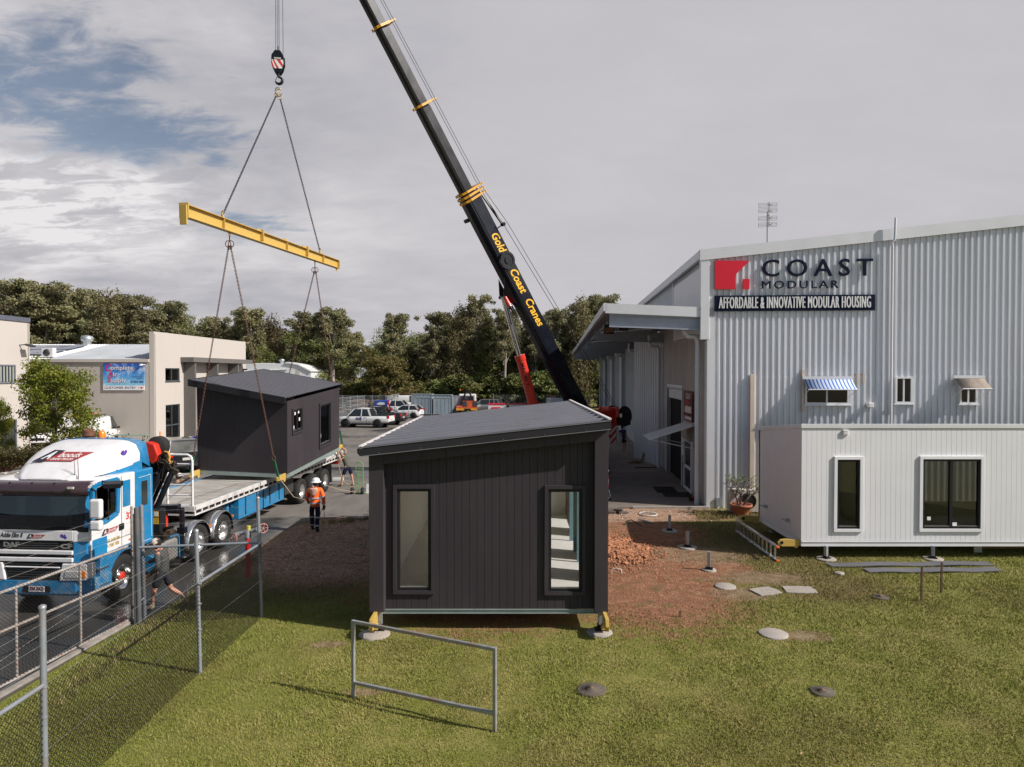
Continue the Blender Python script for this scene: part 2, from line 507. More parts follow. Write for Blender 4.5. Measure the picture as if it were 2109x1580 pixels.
def asphalt_mat():
 mm = bpy.data.materials.new('worn asphalt')
 nt, N, L, b = nodes(mm)
 geo = N.new('ShaderNodeNewGeometry')
 def noise(sc, det=5, rough=.6, st=(1, 1, 1), off=0):
  mp = N.new('ShaderNodeMapping'); mp.inputs['Scale'].default_value = st; mp.inputs['Location'].default_value = (off, off, 0)
  L.new(geo.outputs['Position'], mp.inputs[0])
  n = N.new('ShaderNodeTexNoise'); n.inputs['Scale'].default_value = sc; n.inputs['Detail'].default_value = det; n.inputs['Roughness'].default_value = rough
  L.new(mp.outputs[0], n.inputs[0]); return n.outputs[0]
 def rng(x, a, b_, lo=0, hi=1):
  n = N.new('ShaderNodeMapRange'); n.interpolation_type = 'SMOOTHSTEP'
  L.new(x, n.inputs[0]); n.inputs[1].default_value = a; n.inputs[2].default_value = b_
  n.inputs[3].default_value = lo; n.inputs[4].default_value = hi; return n.outputs[0]
 def mix(f, a, b_):
  n = N.new('ShaderNodeMix'); n.data_type = 'RGBA'
  L.new(f, n.inputs[0])
  for i, x in ((6, a), (7, b_)):
   if isinstance(x, tuple): n.inputs[i].default_value = (*x, 1)
   else: L.new(x, n.inputs[i])
  return n.outputs[2]
 big = noise(.16, 5, .6); mid = noise(1.3, 6, .65, (1, .35, 1)); fin = noise(40, 3, .7)
 c = mix(rng(mid, .3, .7), (.115, .102, .09), (.175, .155, .135))
 c = mix(rng(fin, .35, .65), c, mix(rng(mid, .3, .7), (.14, .125, .11), (.19, .17, .15)))
 wet0 = rng(big, .50, .60)
 vd = N.new('ShaderNodeVectorMath'); vd.operation = 'DISTANCE'; L.new(geo.outputs['Position'], vd.inputs[0]); vd.inputs[1].default_value = (-9.5, 15.0, 0)
 nz = N.new('ShaderNodeMath'); nz.operation = 'MULTIPLY_ADD'; L.new(mid, nz.inputs[0]); nz.inputs[1].default_value = 5.0; L.new(vd.outputs['Value'], nz.inputs[2])
 wmx = N.new('ShaderNodeMath'); wmx.operation = 'MAXIMUM'; L.new(wet0, wmx.inputs[0]); L.new(rng(nz.outputs[0], 10.5, 7.5), wmx.inputs[1]); wet = wmx.outputs[0]
 c2 = mix(wet, c, (.06, .055, .05))
 L.new(c2, b.inputs['Base Color'])
 r = N.new('ShaderNodeMapRange'); L.new(wet, r.inputs[0]); r.inputs[3].default_value = .85; r.inputs[4].default_value = .22
 L.new(r.outputs[0], b.inputs['Roughness'])
 bp = N.new('ShaderNodeBump'); bp.inputs['Strength'].default_value = .25; bp.inputs['Distance'].default_value = .01
 L.new(fin, bp.inputs['Height']); L.new(bp.outputs[0], b.inputs['Normal'])
 return mm
M_ASPH = asphalt_mat()
mb = MB()
pl = [V((x, y, .016)) for x, y in ROAD_W]
mb.add(pl, [tuple(range(len(pl)))])
struct(mb.build('road', M_ASPH))
mb = MB(); mb.add([(-300, -60, .016), (300, -60, .016), (300, -7, .016), (-300, -7, .016)], [(0, 1, 2, 3)]); struct(mb.build('street', M_ASPH))
# expansion joints and a painted line on the yard
mb = MB()
for (a, b_) in (((-5.4, 25.4), (-3.6, 36)), ((-3.6, 36), (-2.4, 56)), ((-7.3, 30), (2, 33)), ((-8, 44), (2.1, 45.2)), ((-9, 60), (2.1, 61))):
 mb.bar((*a, .019), (*b_, .019), .05, .004)
struct(mb.build('road_joint', mat('tar joint', (.02, .019, .018), .6)))
mb = MB()
for k in range(9):
 mb.bar((-40 + k * 2.7, 58, .021), (-40 + k * 2.7, 63, .021), .1, .004)
 mb.bar((-22 + k * 2.7, 80, .021), (-22 + k * 2.7, 85, .021), .1, .004)
mb.cbox((-14.9, 27.6, .021), (1.9, 1.3, .004))
struct(mb.build('road_marking', mat('road paint', (.42, .47, .55), .7, var=.2)))
# concrete apron beside the warehouse
M_APR = mat('stained concrete', (.21, .17, .14), .7, var=.2, vs=.8, bump=.2, bs=30, dirt=(.085, .07, .06), dscale=.55, damt=.8, rvar=.15)
mb = MB()
ap = [(2.3, 26.05), (7.5, 26.0), (13.2, 95), (2.3, 95)]
mb.add([V((x, y, .022)) for x, y in ap], [(0, 1, 2, 3)])
struct(mb.build('pavement', M_APR))
mb = MB(); mb.bar((4.6, 25.98, .04), (7.5, 25.95, .04), .12, .1)
struct(mb.build('kerb', M_CONC))
# footpath and garden strip in front of the beige units
mb = MB()
mb.add([V((x, y, .06)) for x, y in ((-33, 40), (-24.4, 40), (-24.2, 90), (-33, 90))], [(0, 1, 2, 3)])
mb.box((-24.45, 40, 0), (-24.3, 90, .13))
struct(mb.build('footpath', M_CONC))
mb = MB()
mb.add([V((x, y, .07)) for x, y in ((-24.3, 48.5), (-20.5, 50), (-20.3, 57), (-24.2, 58))], [(0, 1, 2, 3)])
mb.add([V((x, y, .05)) for x, y in ((-60, 33.5), (-18.5, 33.5), (-19.5, 38), (-60, 38))], [(0, 1, 2, 3)])
struct(mb.build('garden_bed', mat('leafy mulch', (.30, .21, .14), .95, var=.5, vs=9, bump=.8, bs=14)))
# ------------------------------------------------------------------ lawn blades
def leaf_mesh(name, quads, mats, mi=None):
 """quads: (N,4,3) array -> mesh of separate quads"""
 n = len(quads)
 me = bpy.data.meshes.new(name)
 me.vertices.add(n * 4); me.loops.add(n * 4); me.polygons.add(n)
 me.vertices.foreach_set('co', quads.reshape(-1).astype(np.float32))
 me.loops.foreach_set('vertex_index', np.arange(n * 4, dtype=np.int32))
 me.polygons.foreach_set('loop_start', np.arange(0, n * 4, 4, dtype=np.int32))
 for m in (mats if isinstance(mats, (list, tuple)) else [mats]): me.materials.append(m)
 if mi is not None: me.polygons.foreach_set('material_index', mi.astype(np.int32))
 me.update(calc_edges=True)
 return me
def blade_mat():
 mm = bpy.data.materials.new('grass blades')
 nt, N, L, b = nodes(mm)
 c, _ = colnode(nt)
 hs = N.new('ShaderNodeHueSaturation'); hs.inputs['Value'].default_value = 1.3
 L.new(c, hs.inputs['Color']); L.new(hs.outputs[0], b.inputs['Base Color'])
 b.inputs['Roughness'].default_value = .7
 b.inputs['Specular IOR Level'].default_value = .25
 return mm
def make_grass():
 r = np.random.RandomState(3)
 n = 860000
 Y = 6.1 * (24 / 6.1) ** (r.rand(n) ** .85)
 X = (r.rand(n) * 2 - 1) * (Y * .78 + .3)
 wide = np.arange(n) > 600000
 X = np.where(wide, (Y * .78 + .3) + r.rand(n) ** 1.6 * 7.5, X)
 # off the road, off the bare soil
 keep = X > np.where(Y < 14.2, -7.95, -7.5)
 keep &= ~((Y > 13.7) & (Y < 22.8) & (X > -2.9) & (X < 2.0) & (r.rand(n) < .9))
 def el(lst, grow):
  d = np.full(n, -9.0)
  for cx, cy, rx, ry in lst: d = np.maximum(d, 1 - np.sqrt(((X - cx) / rx) ** 2 + ((Y - cy) / ry) ** 2))
  return d + (r.rand(n) - .5) * grow
 keep &= el(DIRT, .55) < .02
 keep &= el(GRAV, .5) < .02
 keep &= el(BARE, .8) < .15
 keep &= ~((X > 7.4) & (Y > 24.4))
 X = X[keep]; Y = Y[keep]; n = len(X)
 # patchy height
 ph = np.sin(X * 1.3 + Y * .7) * np.sin(X * .6 - Y * 1.1)
 h = (.020 + .016 * r.rand(n) + .004 * ph) * (1 + .5 * (r.rand(n) < .04)) * (1 + (Y > 14) * .3)
 w = .0020 + .0022 * r.rand(n) + Y * .00025
 a = r.rand(n) * 2 * pi
 lean = (r.rand(n) * .9) * h * 1.3
 la = r.rand(n) * 2 * pi
 q = np.zeros((n, 4, 3))
 dx, dy = np.cos(a) * w, np.sin(a) * w
 q[:, 0] = np.stack([X - dx, Y - dy, np.full(n, -.004)], 1)
 q[:, 1] = np.stack([X + dx, Y + dy, np.full(n, -.004)], 1)
 tx, ty = X + np.cos(la) * lean, Y + np.sin(la) * lean
 q[:, 2] = np.stack([tx + dx * .25, ty + dy * .25, h], 1)
 q[:, 3] = np.stack([tx - dx * .25, ty - dy * .25, h], 1)
 o = bpy.data.objects.new('grass', leaf_mesh('grass', q, blade_mat()))
 COL.objects.link(o)
 tag(o, 'short dry mown lawn covering the yard in front of the cabins', 'grass', kind='stuff')
 # taller weeds along edges
 pts = []
 for k in range(900):
  t = r.rand()
  if k < 420: x, y = -7.5 + r.rand() * .5, 10.5 + 12.5 * t
  elif k < 700: x, y = -7.0 + 3.6 * t, 23.0 + 1.3 * t + r.rand() * .6
  else: x, y = 6.6 + r.rand() * 2.6, 24.0 + r.rand() * 1.3
  if k < 420 and (r.rand() < .5 or y > 19): continue
  if 420 <= k < 700 and r.rand() < .75: continue
  for j in range(16):
   pts.append((x + r.randn() * .06, y + r.randn() * .06, .05 + .13 * r.rand()))
 P = np.array(pts); n = len(P)
 a = r.rand(n) * 2 * pi; la = r.rand(n) * 2 * pi; w = .006 + .004 * r.rand(n); l = P[:, 2] * .6 * r.rand(n)
 q = np.zeros((n, 4, 3))
 q[:, 0] = np.stack([P[:, 0] - np.cos(a) * w, P[:, 1] - np.sin(a) * w, np.zeros(n)], 1)
 q[:, 1] = np.stack([P[:, 0] + np.cos(a) * w, P[:, 1] + np.sin(a) * w, np.zeros(n)], 1)
 q[:, 2] = np.stack([P[:, 0] + np.cos(la) * l + .001, P[:, 1] + np.sin(la) * l, P[:, 2]], 1)
 q[:, 3] = np.stack([P[:, 0] + np.cos(la) * l - .001, P[:, 1] + np.sin(la) * l, P[:, 2]], 1)
 o = bpy.data.objects.new('weeds', leaf_mesh('weeds', q, mat('weed leaf', (.26, .22, .08), .7, var=.5, vs=4)))
 COL.objects.link(o)
 tag(o, 'taller tufts of weeds along the edges of the asphalt and gravel', 'weeds', kind='stuff')
make_grass()
rl_ = np.random.RandomState(12); n_l = 700
Yl = 6.5 + 15 * rl_.rand(n_l); Xl = (rl_.rand(n_l) * 2 - 1) * Yl * .76; kl = Xl > -7.4
Cl = np.stack([Xl[kl], Yl[kl], .035 + .01 * rl_.rand(kl.sum())], 1); al = rl_.rand(len(Cl)) * 6.28; sl3 = (.012 + .02 * rl_.rand(len(Cl)))
dl = np.stack([np.cos(al), np.sin(al), .25 * rl_.randn(len(Cl))], 1) * sl3[:, None]; el_ = np.stack([-np.sin(al), np.cos(al), .2 * rl_.randn(len(Cl))], 1) * (sl3 * .45)[:, None]
o = bpy.data.objects.new('leaf_litter', leaf_mesh('leaf_litter', np.stack([Cl - dl, Cl + el_, Cl + dl, Cl - el_], 1), mat('dry leaf', (.30, .20, .10), .8, var=.5, vs=3))); COL.objects.link(o)
tag(o, 'scattered small dry leaves lying on the lawn', 'leaf litter', kind='stuff')
# clods of red soil turned up beside the dark cabin, and stones in the gravel
def lump(mb, c, s, rr, mi=0):
 vs = []
 for (x, y, z) in ((1, 0, 0), (-1, 0, 0), (0, 1, 0), (0, -1, 0), (0, 0, 1), (0, 0, -.4), (.6, .6, .6), (-.6, .6, .5), (.6, -.6, .5), (-.6, -.6, .6)):
  k = s * rr.uniform(.6, 1.2)
  vs.append((c[0] + x * k, c[1] + y * k, c[2] + z * k * .8))
 fs = [(4, 6, 7), (4, 7, 9), (4, 9, 8), (4, 8, 6), (0, 6, 8), (1, 9, 7), (2, 7, 6), (3, 8, 9), (0, 2, 6), (2, 1, 7), (1, 3, 9), (3, 0, 8), (0, 5, 2), (2, 5, 1), (1, 5, 3), (3, 5, 0)]
 mb.add(vs, fs, mi, False)
rr = random.Random(8)
mb = MB()
for k in range(2600):
 t = rr.random()
 x = rr.gauss(3.1, .75); y = rr.gauss(19.9, 1.15)
 if x < 2.0 or x > 5.2: continue
 d = sqrt(((x - 3.0) / 1.3) ** 2 + ((y - 19.9) / 2.0) ** 2)
 if d > 1.25 + rr.random() * .5: continue
 lump(mb, (x, y, max(0, .07 * (1.2 - d))), rr.uniform(.012, .055) * (1.3 if d < .8 else .7), rr)
for k in range(4200):
 x = rr.uniform(-2.8, 5.4); y = rr.uniform(13.6, 23)
 if k > 900 and sqrt(((x - 3.1) / 2.3) ** 2 + ((y - 18.4) / 4.6) ** 2) > 1: continue
 if -2.9 < x < 2.0 and y > 14.5: continue
 lump(mb, (x, y, 0), rr.uniform(.006, .026) * (1.5 if rr.random() < .05 else 1), rr)
o = mb.build('soil_clods', mat('red clay', (.36, .155, .075), .95, var=.45, vs=5, bump=.6, bs=25), fixn=False)
tag(o, 'loose clods of turned up red clay beside the dark cabin', 'soil', kind='stuff')
mb = MB()
for k in range(5200):
 if k < 3800: x = rr.gauss(-4.7, 1.2); y = rr.uniform(17.2, 24.6)
 else: x = rr.uniform(1.9, 7.3); y = rr.gauss(25.1, .45)
 if k < 3800 and sqrt(((x + 4.9) / 2.5) ** 2 + ((y - 20.9) / 4.3) ** 2) > 1.05: continue
 if y > 25.9: continue
 lump(mb, (x, y, 0), rr.uniform(.012, .03), rr, rr.choice((0, 0, 1)))
o = mb.build('gravel', [mat('gravel stone', (.36, .22, .14), .9, var=.4, vs=6), mat('pale gravel stone', (.52, .43, .35), .9, var=.3, vs=6)], fixn=False)
tag(o, 'pinkish brown gravel spread beside the asphalt', 'gravel', kind='stuff')
# ================================================================== helpers for sheets
def corr(mb, P0, U, Lu, VV, lenf, period=.2, depth=.03, nrm=(0, 0, 1), shape=(.5, .62, .86, .98), v0=None, mi=0, smooth=False):
 """ribbed sheet: ribs run along VV, repeat along U; lenf(u)=length along VV"""
 P0 = V(P0); U = V(U).normalized(); VV = V(VV).normalized(); nrm = V(nrm).normalized()
 us = []
 u = 0.0
 a, b_, c, d = shape
 while u < Lu:
  for f, h in ((0, 0), (a, 0), (b_, 1), (c, 1), (d, 0)):
   x = u + f * period
   if x <= Lu: us.append((x, h * depth))
  u += period
 us.append((Lu, 0))
 r0 = []; r1 = []
 for x, h in us:
  s0 = v0(x) if v0 else 0.0
  r0.append(P0 + U * x + VV * s0 + nrm * h)
  r1.append(P0 + U * x + VV * lenf(x) + nrm * h)
 mb.grid([r0, r1], mi, smooth)
 return mb
def boards(mb, P0, U, Lu, z0f, z1f, nrm, pitch=.15, gap=.012, depth=.008, mi=0, UP=(0, 0, 1)):
 P0 = V(P0); U = V(U).normalized(); nrm = V(nrm).normalized(); UP = V(UP)
 us = []
 x = 0
 while x < Lu:
  e = min(x + pitch, Lu)
  us += [(x, 0), (x + 1e-4, 0), (max(x, e - gap), 0), (max(x, e - gap * .6), -depth), (max(x, e - gap * .4), -depth)]
  x += pitch
 us.append((Lu, 0))
 r0 = [P0 + U * a + UP * z0f(a) + nrm * h for a, h in us]
 r1 = [P0 + U * a + UP * z1f(a) + nrm * h for a, h in us]
 mb.grid([r0, r1], mi, False)
 return mb
def ring(mb, x0, x1, z0, z1, w, y0, y1, mi=0, ax='y'):
 """rectangular frame in the x-z plane between depths y0 and y1"""
 def bx(a0, a1, b0, b1):
  if ax == 'y': mb.box((a0, y0, b0), (a1, y1, b1), mi)
  else: mb.box((y0, a0, b0), (y1, a1, b1), mi)
 bx(x0, x1, z1 - w, z1); bx(x0, x1, z0, z0 + w)
 bx(x0, x0 + w, z0 + w, z1 - w); bx(x1 - w, x1, z0 + w, z1 - w)
 return mb
# ================================================================== WAREHOUSE
WO = V((7.45, 26.1, 0)); WA = -atan(.0688)
wu = V((cos(WA), sin(WA), 0)); wv = V((-sin(WA), cos(WA), 0))
def FW(px, py, off=0.0):
 """photo pixel on the warehouse front wall -> (t, z)"""
 r = ray(px, py); P = WO - wv * off
 k = (P - CAM).dot(wv) / r.dot(wv)
 q = CAM + r * k - WO
 return q.dot(wu), q.z
def SW(px, Yhint=None):
 """photo column on the side wall plane -> depth along the wall"""
 r = ray(px, 767); k = (WO - CAM).dot(wu) / r.dot(wu)
 return (CAM + r * k - WO).dot(wv)
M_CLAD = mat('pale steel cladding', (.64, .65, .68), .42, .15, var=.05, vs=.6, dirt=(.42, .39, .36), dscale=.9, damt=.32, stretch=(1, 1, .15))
M_TRIM = mat('pale steel trim', (.70, .70, .71), .45, .1, var=.04, vs=1)
M_FIBRO = mat('aged wall panel', (.40, .355, .335), .8, var=.10, vs=1.2, dirt=(.22, .18, .16), dscale=1.5, damt=.4, stretch=(1, 1, .3))
M_CREAM = mat('cream metal', (.62, .50, .40), .6, var=.06)
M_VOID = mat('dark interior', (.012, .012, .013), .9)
def warehouse():
 t = thing('warehouse', 'large pale ribbed metal warehouse with gable front and side canopy', 'building', WO, WA)
 sl = .098
 H = 9.82; RX = 15.0; Wd = 30.0; LEN = 66.0
 def zt(x): return H + sl * (x if x < RX else 2 * RX - x)
 mb = MB()
 corr(mb, (.05, 0, 5.0), (1, 0, 0), Wd - .05, (0, 0, 1), lambda x: zt(x) - 5.05, .225, .038, (0, -1, 0), shape=(.42, .52, .80, .90))
 corr(mb, (.05, -.006, 0), (1, 0, 0), Wd - .05, (0, 0, 1), lambda x: 5.08, .225, .038, (0, -1, 0), shape=(.42, .52, .80, .90))
 mb.build('front_wall', M_CLAD, t)
 # side wall above the canopy, main side wall (recessed panels), far end
 mb = MB()
 corr(mb, (0, LEN, 7.5), (0, -1, 0), LEN, (0, 0, 1), lambda x: H - 7.6, .225, .04, (-1, 0, 0))
 mb.build('upper_side_wall', M_CLAD, t)
 mb = MB()
 mb.add([(0, LEN, 0), (Wd, LEN, 0), (Wd, LEN, H), (RX, LEN, H + sl * RX), (0, LEN, H)], [(0, 1, 2, 3, 4)])
 mb.add([(Wd, LEN, 0), (Wd, 0, 0), (Wd, 0, H), (Wd, LEN, H)], [(0, 1, 2, 3)])
 mb.build('rear_wall', M_CLAD, t)
 # side wall below the canopy, with the door opening left open
 d0, d1 = SW(1405), SW(1374)
 mb = MB()
 mb.box((.02, 0, 0), (.2, d0, 7.5)); mb.box((.02, d0, 4.45), (.2, d1, 7.5)); mb.box((.02, d1, 0), (.2, 12.0, 7.5))
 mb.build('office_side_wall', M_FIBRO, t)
 mb = MB()
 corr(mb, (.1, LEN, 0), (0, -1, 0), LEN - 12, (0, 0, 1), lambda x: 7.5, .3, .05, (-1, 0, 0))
 mb.build('lower_side_wall', mat('shade toned side cladding', (.38, .40, .42), .5, .1, var=.08, vs=.7, dirt=(.3, .3, .29), damt=.4), t)  # darker than the upper sheet: canopy shade is put into the base colour
 # roller door and dark inside
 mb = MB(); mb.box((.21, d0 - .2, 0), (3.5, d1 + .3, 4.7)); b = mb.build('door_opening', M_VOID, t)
 mb = MB()
 corr(mb, (.1, d0, 4.45), (0, 0, -1), .55, (0, 1, 0), lambda x: d1 - d0, .09, .02, (-1, 0, 0))
 mb.tube([(.15, d0, 4.5), (.15, d1, 4.5)], .16, 12)
 mb.build('roller_door', M_TRIM, t)
 mb = MB(); mb.box((-.03, d1, 0), (.0, d1 + .12, 4.45)); mb.build('door_jamb', M_TRIM, t)
 mb = MB(); mb.box((-.03, d0 - .12, 0), (.0, d0, 4.45)); mb.build('door_jamb', M_TRIM, t)
 # grey door leaf standing half open inside
 mb = MB(); mb.box((.3, (d0 + d1) / 2, 0), (.36, d1, 4.0)); mb.build('door_leaf', mat('grey door', (.25, .25, .26), .6), t)
 # angled full height panel further along
 a, b_ = 11.2, 15.4
 mb = MB()
 U = V((-1.05, b_ - a, 0)); L = U.length
 nrm = V((-(b_ - a), -1.05, 0)).normalized()
 corr(mb, (0, a, 0), U, L, (0, 0, 1), lambda x: 7.1, .34, .09, nrm, shape=(.4, .5, .8, .9))
 mb.build('angled_door', M_CLAD, t)
 mb = MB(); mb.box((-1.05, b_ + .002, 0), (.05, b_ + .1, 7.1)); mb.box((-.10, b_ + .1, 0), (.02, 21, 7.3)); mb.build('door_recess', mat('dark grey sheet', (.16, .165, .17), .6), t)  # return and wall strip past the angled panel, one even dark grey
 # white pier panels between bays
 for y in (20.9, 32.5, 43.5, 54.5):
  mb = MB(); mb.box((-.35, y + .5, 0), (.05, y + 1.6, 7.2)); mb.build('pier', M_CLAD, t)
  mb = MB(); mb.box((-.12, y + 3, 0), (-.0, y + 8.5, 5.2)); mb.build('bay_door', mat('bay door sheet', (.33, .34, .35), .6, var=.1), t)
 # downpipes
 for i, y in enumerate((.55, 11.0, 21.6, 33, 44.0, 54.8, 64)):
  mb = MB()
  X = -.24
  mb.tube([(-.75, y, 7.2), (-.75, y, 6.75), (-.6, y, 6.6), (X - .1, y, 6.6), (X, y, 6.45), (X, y, .02)], .1, 12)
  for z in (1.0, 3.2, 5.4): mb.tube([(X, y, z - .03), (X, y, z + .03)], .115, 12)
  mb.build('downpipe', M_TRIM, t)
 # canopy
 mb = MB()
 for (y0, y1) in ((0, LEN),):
  mb.add([(-3.8, y0, 7.76), (0, y0, 7.58), (0, y1, 7.58), (-3.8, y1, 7.76), (-3.8, y0, 7.70), (0, y0, 7.52), (0, y1, 7.52), (-3.8, y1, 7.70)],
 [(0, 1, 2, 3), (7, 6, 5, 4), (0, 4, 5, 1), (2, 6, 7, 3)])
 c = mb.build('canopy', mat('canopy sheet', (.40, .39, .385), .6, var=.1), t)
 mb = MB()
 mb.add([(-3.86, -.06, 7.86), (.3, -.06, 7.66), (.3, -.06, 7.28), (-3.86, -.06, 7.48), (-3.86, .0, 7.86), (.3, .0, 7.66), (.3, .0, 7.28), (-3.86, .0, 7.48)],
 [(0, 1, 2, 3), (7, 6, 5, 4), (0, 4, 5, 1), (3, 2, 6, 7), (0, 3, 7, 4), (1, 5, 6, 2)])
 mb.box((-3.93, -.06, 7.56), (-3.80, LEN, 7.87))
 mb.build('fascia', M_TRIM, c)
 M_BEAM = mat('grey steel beam', (.34, .37, .42), .5, .2, var=.08)
 ys = [.12, 11, 21.8, 32.8, 43.8, 54.8, 65.5]
 for y in ys:
  mb = MB()
  for z0, z1, w in ((7.4, 7.46, .1), (6.95, 7.01, .1), (7.01, 7.4, .012)):
   mb.add([(-3.7, y - w, z0), (0, y - w, z0 - .15), (0, y + w, z0 - .15), (-3.7, y + w, z0), (-3.7, y - w, z1), (0, y - w, z1 - .15), (0, y + w, z1 - .15), (-3.7, y + w, z1)],
 [(0, 3, 2, 1), (4, 5, 6, 7), (0, 1, 5, 4), (1, 2, 6, 5), (2, 3, 7, 6), (3, 0, 4, 7)])
  mb.build('beam', M_BEAM, c)
 mb = MB()
 for x in (-3.4, -2.5, -1.6, -.7): mb.box((x, .2, 7.42), (x + .07, LEN, 7.62 - (x + 3.7) * .045))
 for y in ys[:-1]:
  mb.bar((-3.4, y + .3, 7.3), (-.7, y + 5, 7.25), .08, .05); mb.bar((-.7, y + 5, 7.25), (-3.4, y + 10, 7.3), .08, .05)
 mb.build('purlin', M_BEAM, c)
 # roof
 mb = MB()
 corr(mb, (-.25, -.1, H + .02), (0, 1, 0), LEN + .2, (1, 0, sl), lambda x: (RX + .25) * sqrt(1 + sl * sl), .3, .03, (0, 0, 1))
 corr(mb, (Wd + .25, -.1, H + .02), (0, 1, 0), LEN + .2, (-1, 0, sl), lambda x: (RX + .25) * sqrt(1 + sl * sl), .3, .03, (0, 0, 1))
 rf = mb.build('roof', M_CLAD, t)
 mb = MB()
 for (xa, xb) in ((-.3, RX), (RX, Wd + .3)):
  za, zb = zt(xa), zt(xb)
  for s0, s1, y0, y1 in ((-.34, .07, -.12, -.07),):
   mb.add([(xa, y0, za + s0), (xb, y0, zb + s0), (xb, y0, zb + s1), (xa, y0, za + s1), (xa, y1, za + s0), (xb, y1, zb + s0), (xb, y1, zb + s1), (xa, y1, za + s1)],
 [(0, 1, 2, 3), (7, 6, 5, 4), (0, 4, 5, 1), (3, 2, 6, 7), (0, 3, 7, 4), (1, 5, 6, 2)])
  mb.add([(xa, -.12, za + .07), (xb, -.12, zb + .07), (xb, .2, zb + .075), (xa, .2, za + .075)], [(0, 1, 2, 3)])
 mb.build('barge_capping', M_TRIM, rf)
 mb = MB(); mb.box((-.32, -.1, H - .3), (-.2, LEN, H + .02)); mb.build('gutter', M_TRIM, rf)
 # box gutter head at the corner, and corner flashing
 mb = MB(); mb.box((-.27, -.1, 6.45), (.06, .12, 9.5)); mb.build('corner_box', M_TRIM, t, bevel=.01)
 mb = MB(); mb.box((-.03, -.06, 0), (.28, -.001, 9.5)); mb.box((-.03, -.06, 0), (0.0, .3, 6.4)); mb.build('corner_flashing', M_TRIM, t)
 mb = MB(); mb.box((-.12, .12, 6.7), (.01, 7.0, 9.3)); mb.box((-.12, 7.2, 7.4), (.01, 7.4, 9.6)); mb.build('side_flashing', M_TRIM, t)
 # windows on the front
 GL = M_GLASSD
 for (xa, ya, xb, yb, nm, n) in ((1656, 779, 1746, 833, 'window', 2), (1841, 776, 1876, 831, 'window', 2), (1973, 779, 2009, 832, 'window', 2)):
  t0, z1 = FW(xa, ya); t1, z0 = FW(xb, yb)
  mb = MB(); ring(mb, t0, t1, z0, z1, .07, -.13, -.01); mb.box(((t0 + t1) / 2 - .03, -.11, z0 + .07), ((t0 + t1) / 2 + .03, -.03, z1 - .07))
  mb.box((t0 - .06, -.17, z0 - .05), (t1 + .06, -.02, z0))
  w = mb.build(nm, M_TRIM, t, bevel=.006)
  mb = MB(); mb.box((t0 + .07, -.082, z0 + .07), (t1 - .07, -.076, z1 - .07)); mb.build('pane', GL, w)
  mb = MB(); mb.box((t0 + .05, -.055, z0 + .05), (t1 - .05, -.05, z1 - .05)); mb.build('blackout', M_VOID, w)
  if xa == 1656:
   for k in range(0): pass
 # awnings
 for i, (xa, xb, ytop, ybot, out, mtl, lab) in enumerate(((1655, 1754, 780, 798, .5, None, 'blue and white striped window awning'), (1966, 2026, 778, 800, .5, None, 'faded brown window awning'))):
  t0, z1 = FW(xa, ytop, .14); t1, _ = FW(xb, ytop, .14)
  z0 = z1 - .40
  if i == 0:
   m_a = bpy.data.materials.new('blue striped canvas'); nt, N, L, b = nodes(m_a)
   tc = N.new('ShaderNodeTexCoord'); sp = N.new('ShaderNodeSeparateXYZ'); L.new(tc.outputs['Object'], sp.inputs[0])
   mm = N.new('ShaderNodeMath'); mm.operation = 'MULTIPLY'; L.new(sp.outputs[0], mm.inputs[0]); mm.inputs[1].default_value = 7.3
   fr = N.new('ShaderNodeMath'); fr.operation = 'FRACT'; L.new(mm.outputs[0], fr.inputs[0])
   rp = N.new('ShaderNodeValToRGB'); rp.color_ramp.interpolation = 'CONSTANT'; L.new(fr.outputs[0], rp.inputs[0])
   e = rp.color_ramp.elements; e[0].color = (.03, .12, .42, 1); e[1].position = .42; e[1].color = (.62, .66, .75, 1)
   x = e.new(.6); x.color = (.20, .33, .60, 1); x = e.new(.68); x.color = (.62, .66, .75, 1)
   L.new(rp.outputs[0], b.inputs['Base Color']); b.inputs['Roughness'].default_value = .8
  else:
   m_a = mat('mouldy canvas', (.27, .22, .18), .9, var=.2, vs=6, dirt=(.09, .06, .045), dscale=3, damt=.9, stretch=(2, .6, .6))
  mb = MB()
  rows = []
  for k in range(7):
   f = k / 6
   rows.append([(t0 + (t1 - t0) * u, -.16 - out * f, z1 - (z1 - z0) * f - .04 * sin(pi * f)) for u in (0, .5, 1)])
  mb.grid(rows)
  aw = mb.build('awning', m_a, t, fixn=False)
  sm = aw.modifiers.new('thickness', 'SOLIDIFY'); sm.thickness = .008
  tag(aw, lab)
  mb = MB()
  mb.box((t0 - .05, -.2, z1 - .02), (t1 + .02, -.1, z1 + .09))
  mb.tube([(t0, -.16 - out, z0), (t1, -.16 - out, z0)], .02, 8)
  for xx in (t0 + .03, t1 - .03): mb.tube([(xx, -.16 - out, z0), (xx, -.12, z0 - .25)], .012, 6)
  mb.build('awning_frame', M_TRIM, aw)
 # small fittings on the front wall
 a, z1 = FW(1543, 771); b_, _ = FW(1552, 771)
 mb = MB(); mb.box((a, -.16, .0), (b_, -.05, z1)); mb.build('cable_duct', M_CREAM, t, bevel=.008)
 a, z1 = FW(1650, 762); b_, z0 = FW(1654, 848)
 mb = MB(); mb.box((a, -.12, z0), (b_, -.05, z1)); mb.build('awning_post', M_CREAM, t)
 a, z1 = FW(1757, 770); b_, z0 = FW(1782, 791)
 mb = MB(); corr(mb, (a, -.004, z0), (1, 0, 0), b_ - a, (0, 0, 1), lambda x: z1 - z0, .225, .045, (0, -1, 0), shape=(.42, .52, .80, .90)); mb.build('patched_sheet', mat('cream patch', (.56, .45, .36), .6), t)
 a, z1 = FW(1783, 829); b_, z0 = FW(1794, 839)
